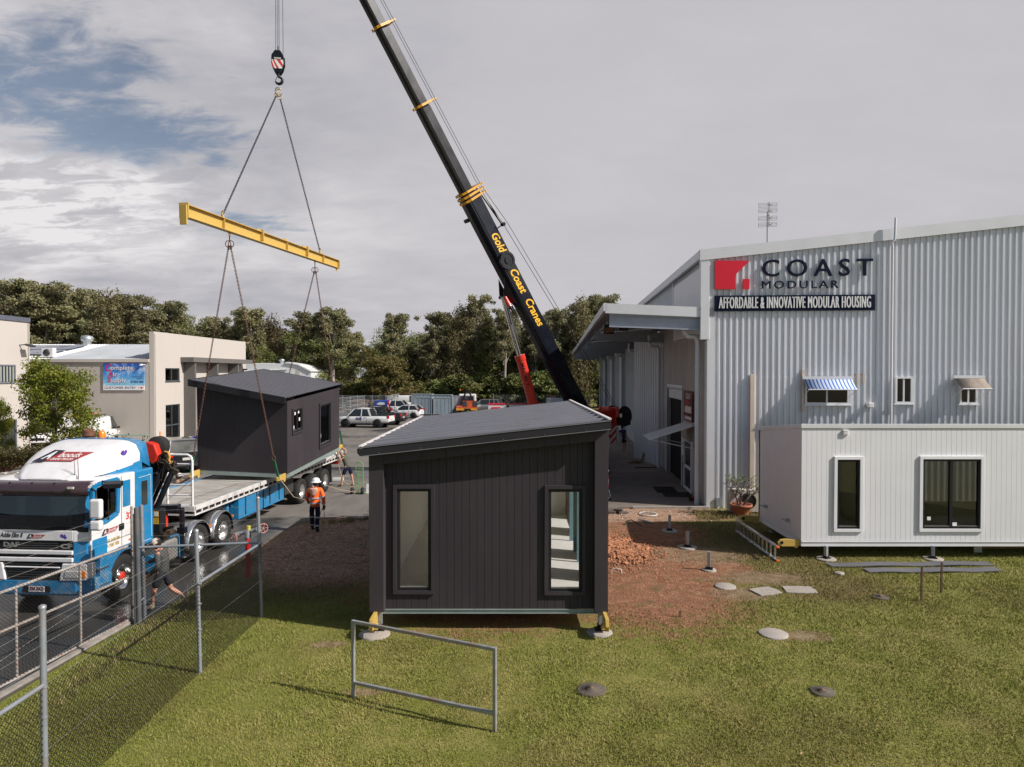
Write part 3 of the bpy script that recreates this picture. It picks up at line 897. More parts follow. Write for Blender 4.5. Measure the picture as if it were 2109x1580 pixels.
 mb = MB(); mb.box((a, -.25, z0), (b_, -.03, z1)); mb.build('wall_light', M_WHITE, t, bevel=.02)
 a, z1 = FW(1834, 452); _, z0 = FW(1831, 872)
 mb = MB(); mb.tube([(a, -.17, 0.3), (a, -.17, zt(a) - .55), (a - .06, -.24, zt(a) - .45), (a + .04, -.26, zt(a) - .35), (a + .06, -.27, z1)], .045, 10); mb.build('vent_pipe', M_TRIM, t)
 # canopy floodlights
 for (px, py, Y) in ((1254, 678, 26.9), (1284, 672, 28.5)):
  P = AT(px, py, Y) - WO; lx, ly = P.dot(wu), P.dot(wv)
  mb = MB(); mb.cbox((lx, ly, P.z), (.42, .28, .32), rot=Euler((radians(25), 0, 0)).to_matrix())
  mb.bar((lx, ly, P.z + .1), (lx, ly, 7.45), .06, .06)
  f = mb.build('floodlight', M_BLACK, t, bevel=.03)
  mb = MB(); mb.cbox((lx, ly - .17, P.z - .08), (.36, .02, .26), rot=Euler((radians(25), 0, 0)).to_matrix()); mb.build('lens', M_GLASSD, f)
 # office awning, door, poster
 y0, y1 = SW(1429), SW(1413)
 mb = MB()
 w0, w1 = y0 - .1, y1 + .25
 mb.add([(0, w0, 2.98), (0, w1, 2.98), (-1.85, w1, 2.38), (-1.85, w0, 2.38), (0, w0, 2.94), (0, w1, 2.94), (-1.85, w1, 2.34), (-1.85, w0, 2.34)],
 [(0, 1, 2, 3), (7, 6, 5, 4), (0, 3, 7, 4), (1, 5, 6, 2), (2, 6, 7, 3)])
 mb.tube([(0, w0, 2.0), (-1.75, w0, 2.36)], .02, 6); mb.tube([(0, w1, 2.0), (-1.75, w1, 2.36)], .02, 6)
 mb.build('door_awning', M_TRIM, t)
 y0, y1 = SW(1426) - .05, SW(1412) + .1
 mb = MB(); ring(mb, y0, y1, .05, 2.25, .1, -.06, .03, ax='x'); mb.box((-.05, y0, 1.0), (.01, y1, 1.12)); od = mb.build('office_door', M_WHITE, t)
 mb = MB(); mb.box((-.02, y0 + .1, .15), (-.015, y1 - .1, 2.15)); mb.build('pane', M_GLASSD, od)
 mb = MB(); mb.tube([(-.1, y1 - .16, 1.0), (-.1, y1 - .16, 1.2)], .015, 6); mb.build('handle', M_BLACK, od)
 y0, y1 = SW(1429), SW(1411)
 mb = MB(); mb.box((-.05, y0, 3.08), (-.01, y1, 4.4)); po = mb.build('poster', mat('dark red poster', (.05, .012, .015), .4, var=.6, vs=1.5, dirt=(.5, .07, .05), dscale=1.2, damt=.9), t)
 rt = frame_rot((0, -1, 0), (0, 0, 1))
 text('lettering', 'COAST', .34, M_WHITE, po, (-.055, (y0 + y1) / 2, 4.15), rt, .002, width=1.1)
 text('lettering', 'modular', .2, M_LRED, po, (-.055, (y0 + y1) / 2, 3.92), rt, .002, width=.8)
 mb = MB()
 for k, (z, h) in enumerate(((3.45, .28), (3.15, .14))): mb.box((-.056, y0 + .25, z), (-.052, y1 - .25, z + h))
 mb.build('poster_panel', mat('pale poster panel', (.6, .5, .48), .5, var=.3, vs=9), po)
 mb = MB(); mb.box((-.04, SW(1411) + .15, 1.45), (-.0, SW(1411) + .6, 2.25)); mb.build('notice', M_WHITE, t)
 # meter box low on the corner
 mb = MB(); mb.box((.35, -.12, .1), (.5, -.05, .42)); mb.build('pipe_stub', M_GALV, t)
 return t
warehouse()
def on_front(px, py, off): t_, z = FW(px, py, off); return WO + wu * t_ + V((0, 0, z)) - wv * off
def signs():
 Z = 2.975
 def pxy(x, y): return 1400 + x / Z, 400 + y / Z
 # logo
 t = thing('wall_sign', 'red square logo with cut corner beside navy letters on the warehouse gable', 'sign', on_front(*pxy(320, 582), .12), WA)
 t0, zb = FW(*pxy(320, 582), .12)
 def loc(x, y): a, z = FW(*pxy(x, y), .12); return (a - t0, z - zb)
 mb = MB(); mb.ext([loc(215, 408), loc(427, 408), loc(340, 495), loc(340, 582), loc(215, 582)], 'y', -.03, .05); mb.build('emblem', M_LRED, t)
 mb = MB(); mb.ext([loc(387, 520), loc(427, 520), loc(427, 582), loc(387, 582)], 'y', -.03, .05); mb.build('emblem', M_LRED, t)
 # words, each letter standing proud of the ribs
 for word, x0, x1, y0, y1, lab, sp in (('COAST', 500, 1178, 405, 508, 'large navy letters COAST fixed to the warehouse gable', 1.42), ('MODULAR', 500, 968, 533, 580, 'smaller navy letters MODULAR under the word COAST', 1.30)):
  p = on_front(*pxy((x0 + x1) / 2, (y0 + y1) / 2), .12)
  w = (on_front(*pxy(x1, y0), .12) - on_front(*pxy(x0, y0), .12)).length
  h = abs(FW(*pxy(x0, y0))[1] - FW(*pxy(x0, y1))[1])
  tt = thing('sign_lettering', lab, 'sign', p, WA)
  text('lettering', word, h / .70, M_NAVY, tt, (0, 0, 0), None, .03, space=sp, width=w, bold=.006 if word == 'COAST' else 0)
 a0, z1 = FW(*pxy(215, 622), .12); a1, z0 = FW(*pxy(1197, 712), .12)
 p = WO + wu * ((a0 + a1) / 2) + V((0, 0, z0)) - wv * .12
 tt = thing('slogan_sign', 'long navy signboard with white slogan lettering under the company name', 'sign', p, WA)
 hw = (a1 - a0) / 2; h = z1 - z0
 mb = MB(); mb.box((-hw, 0, 0), (hw, .05, h)); mb.build('board', M_NAVY, tt)
 for q in (-.011, 0, .011): text('lettering', 'AFFORDABLE & INNOVATIVE MODULAR HOUSING', .62, M_WHITE, tt, (q, -.012 - abs(q) * .2, h * .5), None, .006, width=2 * hw * .945, space=1.16)
signs()
def antenna():
 P = AT(1580, 489, 28.2)
 t = thing('tv_antenna', 'tall rusty television antenna on the warehouse roof', 'antenna', (P.x, P.y, P.z - .3))
 k = 28.2 / 1406
 mb = MB(); mb.tube([(0, 0, 0), (0, 0, 1.35)], .02, 8); mb.tube([(.07, 0, .75), (.07, 0, 1.75)], .013, 6); mb.tube([(0, 0, 1.2), (.07, 0, 1.2)], .02); mb.build('mast', M_RUST, t)
 mb = MB()
 for z0 in (.72, .98, 1.3, 1.52):
  for j in range(4):
   mb.tube([(-.36, 0, z0 + j * .055), (.42, .05, z0 + j * .055 + .045)], .006, 5)
  for x in (-.36, .42): mb.tube([(x, 0 if x < 0 else .05, z0 + (.045 if x > 0 else 0)), (x, 0 if x < 0 else .05, z0 + .165 + (.045 if x > 0 else 0))], .006, 5)
 mb.build('reflector', M_STEEL, t)
 for z0 in (.8, 1.06, 1.36, 1.6): mb = MB(); mb.tube([(-.05, -.12, z0 - .05), (.17, -.1, z0 + .05)], .01, 5); mb.tube([(-.05, -.12, z0 + .05), (.17, -.1, z0 - .05)], .01, 5); mb.tube([(.07, 0, z0), (.06, -.12, z0)], .008, 5); mb.build('dipole', M_STEEL, t)
antenna()
# ================================================================== CABINS
M_ROOFC = mat('charcoal roof sheet', (.19, .187, .205), .40, .25, coat=.1, var=.06, vs=1.5)
M_WHITEC = mat('white weatherboard', (.78, .77, .78), .5, var=.03, vs=1.0)
M_RAIL = mat('pale green steel rail', (.30, .36, .34), .45, .3, var=.1, vs=4)
M_FLOOR = mat('pale floor sheet', (.70, .68, .65), .6, var=.06, vs=2)
M_LINING = mat('plasterboard lining', (.80, .77, .74), .8, var=.04)
M_STICK = mat('sticker paper', (.8, .78, .76), .6, var=.03)
def cabin_window(parent, x0, x1, z0, z1, y, trim_mat, trim=.075, out=.045, mull=False, ax='y', sgn=-1, gl=None, back=False):
 """trim + black frame + pane on a wall whose outer face is at coordinate y"""
 def B(mb, a0, a1, b0, b1, o0, o1):
  c0, c1 = y + sgn * o0, y + sgn * o1
  if ax == 'y': mb.box((a0, c0, b0), (a1, c1, b1))
  else: mb.box((c0, a0, b0), (c1, a1, b1))
 def R(mb, a0, a1, b0, b1, w, o0, o1):
  B(mb, a0, a1, b1 - w, b1, o0, o1); B(mb, a0, a1, b0, b0 + w, o0, o1)
  B(mb, a0, a0 + w, b0 + w, b1 - w, o0, o1); B(mb, a1 - w, a1, b0 + w, b1 - w, o0, o1)
 mb = MB(); R(mb, x0, x1, z0, z1, trim, -.01, out)
 w = mb.build('window', trim_mat, parent, bevel=.004)
 mb = MB(); R(mb, x0 + trim, x1 - trim, z0 + trim, z1 - trim, .06, -.06, .022)
 if mull: B(mb, (x0 + x1) / 2 - .045, (x0 + x1) / 2 + .045, z0 + trim + .06, z1 - trim - .06, -.05, .015)
 mb.build('frame', M_BLACK, w, bevel=.004)
 k = trim + .06
 mb = MB(); B(mb, x0 + k, x1 - k, z0 + k, z1 - k, -.035, -.030)
 mb.build('pane', gl or M_GLASSC, w)
 mb = MB(); B(mb, x0 + k, x1 - k, z0 + k - .002, z0 + k + .018, -.03, .012)
 mb.build('sill', M_ALU, w)
 return w
def corrugated_roof(parent, x0, x1, y0, y1, zl, zr, m, name='roof', period=.25, shape=(.58, .66, .86, .94), depth=.036, m2=None):
 """ribs run along x (the fall); repeats along y"""
 mb = MB()
 L = sqrt((x1 - x0) ** 2 + (zr - zl) ** 2)
 corr(mb, (x0, y0, zl), (0, 1, 0), y1 - y0, (x1 - x0, 0, zr - zl), lambda u: L, period, depth, (0, 0, 1), shape=shape)
 o = mb.build(name, m, parent, fixn=False)
 return o
def foot_post(mb, x, y, z0, z1, w=.09):
 mb.box((x - w / 2, y - w / 2, z0), (x + w / 2, y + w / 2, z1))
def pad_pier(name, label, px, py, rpx, top=None, group=None, lean=0, dark=True, z=.02, rnd=0):
 """concrete pad disc, with a short adjustable steel post on it when top is given"""
 p = G(px, py)
 sc = FPX / p.y
 r = rpx / sc
 t = thing(name, label, 'footing', (p.x, p.y, 0), rnd * .7, group)
 mb = MB(); rj = random.Random(rnd)
 prof = [(r, -.02), (r * .99, .025), (r * .93, .035), (0.001, .037)]
 mb.lathe(prof, n=22)
 mb.v = [(x * (1 + .04 * sin(3 * atan2(y, x) + rnd)), y * (1 + .05 * cos(2 * atan2(y, x) + rnd)), zz) for x, y, zz in mb.v]
 mb.build('pad', M_CONC, t)
 if top is not None:
  h = (py - top) / sc
  mb = MB()
  q = h
  foot_post(mb, 0, 0, .06, q, .085)
  mb.build('post', M_GALV, t, bevel=.006)
  mb = MB(); mb.box((-.1, -.1, .037), (.1, .1, .05)); mb.box((-.06, -.06, .05), (.06, .06, .10)); mb.tube([(0, 0, .05), (0, 0, .14)], .03)
  for sx in (-1, 1):
   for sy in (-1, 1): mb.tube([(sx * .08, sy * .08, .04), (sx * .08, sy * .08, .075)], .012, 6)
  mb.build('base_plate', M_BLACK, t)
 return t
# ---------------------------------------------------------- the dark cabin in front
def dark_cabin():
 Y0 = 13.5
 t = thing('cabin', 'charcoal cabin with two tall narrow windows standing in the middle of the yard', 'cabin', (-.46, Y0, .33))
 ox, oz = -.46, .33
 def X(v): return v - ox
 def Z(v): return v - oz
 D = 9.15   # depth
 XL, XR = X(-2.84), X(1.91)
 zb = Z(.43)
 ztl, ztr = Z(3.60), Z(4.12)     # top of wall at left / right
 def ztop(x): return ztl + (ztr - ztl) * (x - XL) / (XR - XL)
 xi0, xi1 = X(-2.55), X(1.64)
 hl, hr = Z(3.38), Z(3.835)
 def hd(x): return hl + (hr - hl) * (x - xi0) / (xi1 - xi0)
 R = .2
 # portal frame (boarded header + two side piers)
 mb = MB()
 mb.box((XL, 0, zb), (xi0, R + .02, ztop(XL) - .02)); mb.build('side_pier', M_CHAR, t, bevel=.006)
 mb = MB(); mb.box((xi1, 0, zb), (XR, R + .02, ztop(xi1))); mb.build('side_pier', M_CHAR, t, bevel=.006)
 mb = MB()
 n = 9
 e = [XL + .31] + [xi0 + (xi1 - xi0) * (k + .55) / 8.6 for k in range(8)] + [XR - .28]
 e = [xi0] + [x for x in e if xi0 + .05 < x < xi1 - .05] + [xi1]
 for a, b_ in zip(e[:-1], e[1:]):
  g = .011
  pts = [(a + g, hd(a)), (b_ - g, hd(b_)), (b_ - g, ztop(b_)), (a + g, ztop(a))]
  mb.ext(pts, 'y', 0, R)
 mb.ext([(xi0, hd(xi0) + .002), (xi1, hd(xi1) + .002), (xi1, ztop(xi1) - .01), (xi0, ztop(xi0) - .01)], 'y', .008, R - .01)
 mb.build('header', M_CHAR, t)
 # recessed boarded wall with openings for the two windows
 wins = [(X(-2.39) + 0, X(-1.555), Z(5.2 - (1223 - 767) / 102.1), Z(5.2 - (997.6 - 767) / 102.1)), (X(.655), X(1.485), Z(5.2 - (1225 - 767) / 102.1), Z(5.2 - (998.5 - 767) / 102.1))]
 mb = MB()
 yw = R
 def seg(a, b_, z0f, z1f):
  boards(mb, (a, yw, 0), (1, 0, 0), b_ - a, lambda u: z0f(a + u), lambda u: z1f(a + u), (0, -1, 0), pitch=.152, gap=.010, depth=.009)
 zf = zb + .0
 (a0, a1, wz0, wz1), (b0, b1, vz0, vz1) = wins
 m_ = .06
 seg(xi0, a0 + m_, lambda x: zf, hd); seg(a1 - m_, b0 + m_, lambda x: zf, hd); seg(b1 - m_, xi1, lambda x: zf, hd)
 seg(a0 + m_, a1 - m_, lambda x: zf, lambda x: wz0 + m_); seg(a0 + m_, a1 - m_, lambda x: wz1 - m_, hd)
 seg(b0 + m_, b1 - m_, lambda x: zf, lambda x: vz0 + m_); seg(b0 + m_, b1 - m_, lambda x: vz1 - m_, hd)
 mb.build('front_wall', M_CHAR, t, fixn=False)
 for (x0, x1, z0, z1) in wins:
  cabin_window(t, x0, x1, z0, z1, yw, M_CHAR, .075, .05)
 # side walls; the right one has door and window openings that let the sun in
 mb = MB()
 mb.box((XL, R + .02, zb), (XL + .12, D, ztl - .03))
 mb.build('left_wall', M_CHAR, t)
 mb = MB()
 ops = [(.9, 1.7, .10, 2.3), (2.5, 3.5, .10, 2.3), (4.4, 6.0, .10, 2.3), (7.0, 8.3, .10, 2.3)]
 y = R + .02
 for (p, q, za, zc) in ops:
  mb.box((XR - .12, y, zb), (XR, p, ztr - .05)); mb.box((XR - .12, p, zb), (XR, q, zb + za)); mb.box((XR - .12, p, zb + zc), (XR, q, ztr - .05)); y = q
 mb.box((XR - .12, y, zb), (XR, D, ztr - .05))
 mb.build('right_wall', M_CHAR, t)
 mb = MB(); mb.ext([(XL, zb), (XR, zb), (XR, ztr - .02), (XL, ztl - .02)], 'y', D, D + .12); mb.build('back_wall', M_CHAR, t)
 mb = MB()
 mb.box((XL + .12, R + .02, zb), (XR - .12, D, zb + .06)); mb.build('floor', M_FLOOR, t)
 mb = MB()
 mb.box((XL + .125, R + .1, zb + .06), (XL + .14, D - .01, ztl - .1))
 mb.box((XL + .14, D - .03, zb + .06), (XR - .13, D - .01, ztl - .1))
 mb.box((XL + .14, R + .1, ztl - .25), (XR - .13, D - .01, ztl - .22))
 mb.build('lining', M_LINING, t)
 mb = MB()
 for y in (2.6, 3.35, 4.35, 5.5): mb.box((XR - .3, y, zb + .06), (XR - .2, y + .05, ztl - .2))
 mb.build('stud', mat('blue treated pine', (.14, .27, .33), .8, var=.2), t)
 # roof, fascia, gutter
 rl, rr_ = Z(3.69), Z(4.225)
 sl = (rr_ - rl) / (X(1.93) - X(-3.0))
 roof = corrugated_roof(t, X(-3.02), X(1.93), -.10, D + .12, rl, rr_, M_ROOFC, period=.70, shape=(.68, .72, .86, .90), depth=.05)
 def zr(x): return rl + sl * (x - X(-3.02))
 mb = MB()
 xa, xb = X(-2.93), X(1.94)
 for y0, y1, s0, s1 in ((D + .12, D + .15, -.135, .02), (-.13, -.10, -.135, .02)):
  if y0 < 0: mb.build('rear_fascia', M_CHAR2, roof); mb = MB()
  mb.add([(xa, y0, zr(xa) + s0), (xb, y0, zr(xb) + s0), (xb, y0, zr(xb) + s1), (xa, y0, zr(xa) + s1), (xa, y1, zr(xa) + s0), (xb, y1, zr(xb) + s0), (xb, y1, zr(xb) + s1), (xa, y1, zr(xa) + s1)],
 [(0, 1, 2, 3), (7, 6, 5, 4), (0, 4, 5, 1), (3, 2, 6, 7), (0, 3, 7, 4), (1, 5, 6, 2)])
 mb.add([(xa, -.13, zr(xa) + .021), (xb, -.13, zr(xb) + .021), (xb, -.02, zr(xb) + .036), (xa, -.02, zr(xa) + .036)], [(0, 1, 2, 3)])
 mb.add([(xa, -.145, zr(xa) - .15), (xb, -.145, zr(xb) - .15), (xb, -.145, zr(xb) - .134), (xa, -.145, zr(xa) - .134), (xa, 0, zr(xa) - .15), (xb, 0, zr(xb) - .15), (xb, 0, zr(xb) - .134), (xa, 0, zr(xa) - .134)],
 [(0, 1, 2, 3), (7, 6, 5, 4), (0, 4, 5, 1), (3, 2, 6, 7), (0, 3, 7, 4), (1, 5, 6, 2)])
 mb.build('fascia', M_CHAR2, roof)
 mb = MB(); mb.bar((xa, -.148, zr(xa) - .142), (xb, -.148, zr(xb) - .142), .008, .012); mb.bar((xa, -.136, zr(xa) + .022), (xb, -.136, zr(xb) + .022), .012, .010); mb.build('drip_edge', mat('grey drip edge', (.26, .26, .28), .35, .4), roof)
 mb = MB()
 for k in range(6):
  x = xa + (xb - xa) * (k + .4) / 6; mb.cbox((x, -.134, zr(x) - .11), (.012, .01, .012))
 mb.build('screws', M_ALU, roof)
 # quad gutter on the low side
 mb = MB()
 gx = X(-3.03)
 prof = [(gx + .13, rl - .0), (gx + .13, rl - .11), (gx + .05, rl - .12), (gx + .01, rl - .075), (gx, rl + .01), (gx - .012, rl + .01), (gx - .004, rl - .085), (gx + .045, rl - .135), (gx + .145, rl - .125), (gx + .145, rl)]
 mb.ext(prof, 'y', -.13, D + .1)
 mb.ext([(gx - .012, rl + .01), (gx - .004, rl - .085), (gx + .045, rl - .135), (gx + .145, rl - .13), (gx + .145, rl)], 'y', -.135, -.125)
 mb.build('gutter', M_CHAR2, roof)
 mb = MB()
 mb.bar((gx + .03, -.05, rl + .048), (gx + .03, D + .1, rl + .048), .07, .025)
 mb.build('edge_strip', mat('pale edge strip', (.62, .57, .55), .6), roof); mb = MB()
 mb.bar((X(1.93), -.05, zr(X(1.93)) + .052), (X(1.93), D + .1, zr(X(1.93)) + .052), .07, .03)
 mb.build('edge_strip', mat('pale edge strip', (.62, .57, .55), .6), roof)
 # chassis rail and feet
 mb = MB()
 for (y0, y1) in ((R - .0, R + .1), (D - .1, D)):
  mb.box((X(-2.66), y0 - .03, Z(.34)), (X(1.78), y0 + .0, Z(.355))); mb.box((X(-2.66), y0, Z(.355)), (X(1.78), y0 + .012, Z(.415))); mb.box((X(-2.66), y0 - .03, Z(.415)), (X(1.78), y0, Z(.428)))
 mb.box((XL + .1, R, Z(.34)), (XL + .16, D, Z(.43))); mb.box((XR - .16, R, Z(.34)), (XR - .1, D, Z(.43)))
 for y in (2, 4, 6, 8): mb.box((XL + .1, y, Z(.35)), (XR - .1, y + .05, Z(.425)))
 mb.build('chassis_rail', M_RAIL, t)
 for x, dx in ((X(-2.72), .10), (X(1.83), -.03)):
  mb = MB()
  mb.ext([(-.42, Z(.44)), (.06, Z(.44)), (.06, Z(.18)), (-.05, Z(.12)), (-.16, Z(.25)), (-.42, Z(.2)), (-.46, Z(.3))], 'x', x - .03, x + .04)
  mb.cbox((x, -.02, Z(.15)), (.12, .12, .1))
  mb.build('lifting_lug', M_YEL, t, bevel=.006)
 for x in (X(-2.66), X(1.78)):
  for y in (.15, 4.5, 8.6):
   mb = MB(); mb.box((x - .05, y - .05, Z(.08)), (x + .05, y + .05, Z(.4))); mb.build('jack_post', M_GALV, t)
   mb = MB(); mb.box((x - .11, y - .11, Z(.035)), (x + .11, y + .11, Z(.055))); mb.cbox((x, y, Z(.1)), (.13, .13, .09)); mb.tube([(x - .1, y - .1, Z(.09)), (x + .12, y - .1, Z(.13))], .018); mb.build('jack_base', M_BLACK, t)
 return t
dark_cabin()
pad_pier('footing_pad', 'concrete pad under the front left foot of the charcoal cabin', 772, 1308, 32, rnd=1)
pad_pier('footing_pad', 'concrete pad under the front right foot of the charcoal cabin', 1234, 1304, 27, rnd=2)
# ---------------------------------------------------------- the white cabin to the right
def white_cabin():
 Y0 = 19.0; s = FPX / Y0
 def XX(px): return (px - 1054.5) / s
 def ZZ(py): return CAMZ - (py - 767) / s
 xL = XX(1652.3)
 t = thing('cabin', 'white boarded cabin with black framed windows raised on short steel posts', 'cabin', (xL, Y0, .34))
 oz = .34
 Wd, D = 12.5, 3.3
 zb, zt = ZZ(1115.5) - oz, ZZ(882) - oz
 w1 = (XX(1718.6) - xL, XX(1778) - xL, ZZ(1096.3) - oz, ZZ(940.4) - oz)
 w2 = (XX(1895) - xL, XX(2027) - xL, ZZ(1096.0) - oz, ZZ(939.5) - oz)
 w3 = (9.2, 10.6, w2[2], w2[3])
 mb = MB()
 def seg(a, b_, z0, z1): boards(mb, (a, 0, 0), (1, 0, 0), b_ - a, lambda u: z0, lambda u: z1, (0, -1, 0), pitch=.141, gap=.008, depth=.006)
 x = 0; m_ = .05
 for (a, b_, z0, z1) in (w1, w2, w3):
  seg(x, a + m_, zb, zt); seg(a + m_, b_ - m_, zb, z0 + m_); seg(a + m_, b_ - m_, z1 - m_, zt); x = b_ - m_
 seg(x, Wd, zb, zt)
 mb.build('front_wall', M_WHITEC, t, fixn=False)
 for (a, b_, z0, z1), ml in ((w1, False), (w2, True), (w3, False)):
  w = cabin_window(t, a, b_, z0, z1, 0, M_WHITEC, .085, .05, ml, gl=M_GLASSD)
  if ml:
   st = MB(); st.cbox((a + .30, .025, z0 + .36), (.10, .003, .10)); st.cbox((a + 1.02, .025, z0 + .20), (.12, .003, .10)); st.build('sticker', M_STICK, w)
 zbk = zt - .34
 mb = MB(); mb.add([(0, 0, zb), (0, D, zb), (0, D, zbk), (0, 0, zt)], [(0, 1, 2, 3)]); mb.add([(.1, .1, zb), (.1, D - .1, zb), (.1, D - .1, zbk), (.1, .1, zt)], [(3, 2, 1, 0)])
 mb.add([(0, 0, zb), (.1, .1, zb), (.1, D - .1, zb), (0, D, zb)], [(0, 1, 2, 3)])
 mb.build('end_wall', mat('white end lining', (.70, .66, .66), .6, var=.03), t, fixn=False)
 mb = MB()
 for q0, q1 in ((0, 1.2), (2.3, 4.6), (7.4, 9.4), (10.8, Wd)): mb.box((q0, D - .1, zb), (q1, D, zbk))  # gaps are unseen openings added to let light into the cabin
 mb.box((0, D - .1, zb), (Wd, D, zb + .5)); mb.box((0, D - .1, zbk - .5), (Wd, D, zbk)); mb.box((Wd - .1, 0.01, zb), (Wd, D, zbk)); mb.box((.02, .02, zb - .01), (Wd - .01, D - .01, zb + .05)); mb.build('rear_wall', M_WHITEC, t)
 mb = MB()
 for q0, q1 in ((.1, 1.2), (2.3, 4.6), (7.4, 9.4), (10.8, Wd - .1)): mb.box((q0, D - .13, zb + .05), (q1, D - .11, zbk - .1))
 mb.box((2.6, .3, zb + .05), (2.7, D - .2, zbk - .1)); mb.build('lining', mat('grey lining', (.62, .60, .57), .8), t)  # lining in one even warm grey
 mb = MB()
 mb.add([(-.03, -.03, zt), (Wd + .03, -.03, zt), (Wd + .03, D + .03, zbk - .0), (-.03, D + .03, zbk - .0), (-.03, -.03, zt + .12), (Wd + .03, -.03, zt + .12), (Wd + .03, D + .03, zbk + .12), (-.03, D + .03, zbk + .12)],
 [(0, 3, 2, 1), (4, 5, 6, 7), (0, 1, 5, 4), (1, 2, 6, 5), (2, 3, 7, 6), (3, 0, 4, 7)])
 mb.build('roof', M_TRIM, t, bevel=.006)
 mb = MB(); a = XX(1736) - xL; b_ = XX(1747) - xL; z1, z0 = ZZ(885.5) - oz, ZZ(896.5) - oz
 mb.box((a, -.05, z0), (b_, 0.01, z1))
 for k in range(3): mb.box((a + .02, -.06, z0 + .03 + k * .04), (b_ - .02, -.05, z0 + .045 + k * .04))
 mb.build('vent', M_WHITE, t, bevel=.004)
 mb = MB(); mb.box((.0, -.01, 0), (Wd, .05, zb - .012)); mb.box((0, .05, 0), (.05, D, zb - .012)); mb.box((0, -.03, zb - .03), (Wd, -.0, zb - .012)); mb.box((0, D - .05, 0), (Wd, D, zb - .02))
 mb.build('chassis_rail', M_WHITEC, t, bevel=.003)
 # end-wall fittings
 mb = MB()
 for (y, z) in ((2.55, .62), (.85, .55)): mb.cbox((-.05, y, z), (.1, .09, .09)); mb.tube([(-.1, y, z), (-.2, y + .06, z + .02)], .018)
 mb.build('pipe_fitting', M_GALV, t)
 for y in (.05, D - .08):
  mb = MB()
  mb.ext([(0, -.0), (0, .16), (-.42, .19), (-.56, .17), (-.63, .10), (-.60, .02), (-.5, -.02), (-.2, -.02), (-.14, -.06), (-.07, -.06), (-.05, -.0)], 'y', y - .0, y + .07)
  l = mb.build('lifting_lug', M_YEL, t, bevel=.008)
  mb = MB(); mb.lathe([(.045, -.012), (.045, .082)], (-.52, y, .09), 'y', 14); mb.build('pin_hole', M_BLACK, l)
 return t
white_cabin()
s19 = FPX / 19.0
for i, (px, py, tp, lab) in enumerate(((1701, 1152, 1124, 'concrete pad and post under the near left corner of the white cabin'), (1921, 1152, 1124, 'concrete pad and post under the middle of the white cabin'))):
 pad_pier('footing', lab, px, py, 20, top=tp, rnd=3 + i)
pad_pier('footing', 'concrete pad half hidden under the rear of the white cabin', 1596, 1096, 12, top=1074, rnd=7)
P = G(2023, 1146)
t = thing('drawbar', 'rusty steel drawbar lying under the white cabin', 'bar', (P.x, 19.5, .18))
mb = MB(); mb.box((-4.2, -.03, .05), (-.1, .03, .11)); mb.box((-.1, -.05, -.02), (3.5, .05, .12))
for k in range(6): mb.lathe([(.03, -.07), (.03, -.045)], (.3 + k * .5, 0, .05), 'y', 10)
mb.build('beam', M_RUST, t)
mb = MB(); mb.box((-.1, -.1, -.12), (.12, -.05, .22)); mb.build('bracket', M_GALV, t)
PIER = 'bare footing piers waiting on the soil'
for i, (px, py, r, tp, lab) in enumerate(((1379, 1094, 16, 1061, 'small pier of steel post on a concrete disc, nearest the warehouse'), (1415.6, 1128, 20, 1094, 'middle steel pier on a round concrete disc in the soil'),
 (1460, 1174.5, 15, 1136, 'steel pier post standing at the grass edge with hardly any pad showing'))):
 pad_pier('footing_pier', lab, px, py, r, top=tp, group=PIER, rnd=11 + i)
for i, (px, py, r, lab) in enumerate(((1493.5, 1209, 22, 'round concrete pad flush in the soil beside two square slabs'), (1592.5, 1307, 30, 'round pale concrete disc alone in the lawn with bare soil beside it'), (1729, 1182, 10, 'small pale stone pad near the dark planks'))):
 p = pad_pier('concrete_pad', lab, px, py, r, rnd=21 + i)
def slab(px, py, w, d, rz, lab):
 p = G(px, py)
 t = thing('concrete_slab', lab, 'slab', (p.x, p.y, 0), rz)
 mb = MB()
 rj = random.Random(int(px))
 pts = [(-w / 2, -d / 2), (0, -d / 2 - .03), (w / 2, -d / 2 + .04), (w / 2 + .02, 0), (w / 2 - .03, d / 2), (.05, d / 2), (-w / 2 + .02, d / 2 - .02)]
 mb.ext(pts, 'z', -.02, .03); mb.build('slab', M_CONC, t, bevel=.008)
slab(1576, 1219, .62, .5, .3, 'cracked square concrete slab between two other pads in the grass')
slab(1646, 1216, .72, .5, -.1, 'squarish concrete slab at the right end of the row of pads')
def manhole(px, py, rpx, lab, col=(.11, .09, .07)):
 p = G(px, py); r = rpx * p.y / FPX
 t = thing('manhole_cover', lab, 'manhole cover', (p.x, p.y, 0), px * .01)
 mb = MB(); mb.lathe([(r, -.02), (r, .02), (r * .9, .03), (r * .35, .028), (r * .34, .045), (.001, .047)], n=26)
 mb.v = [(x * (1 + .05 * sin(2 * atan2(y, x) + px)), y * (1 + .05 * cos(3 * atan2(y, x))), z) for x, y, z in mb.v]
 mb.build('cover', mat('weathered cover', col, .9, var=.35, vs=5, bump=.5, bs=20, dirt=(.07, .05, .035), dscale=4, damt=.8), t)
 mb = MB(); mb.lathe([(r * .16, .047), (r * .15, .056), (.001, .057)], n=16); mb.build('plug', M_RUST, t)
manhole(1218, 1422, 31, 'stained round concrete manhole cover in the lawn, near the foreground frame')
manhole(1694, 1426, 25, 'stained round manhole cover at the lower right of the lawn')
manhole(1814, 1231, 17, 'small dark manhole cover beside the two thin stakes')
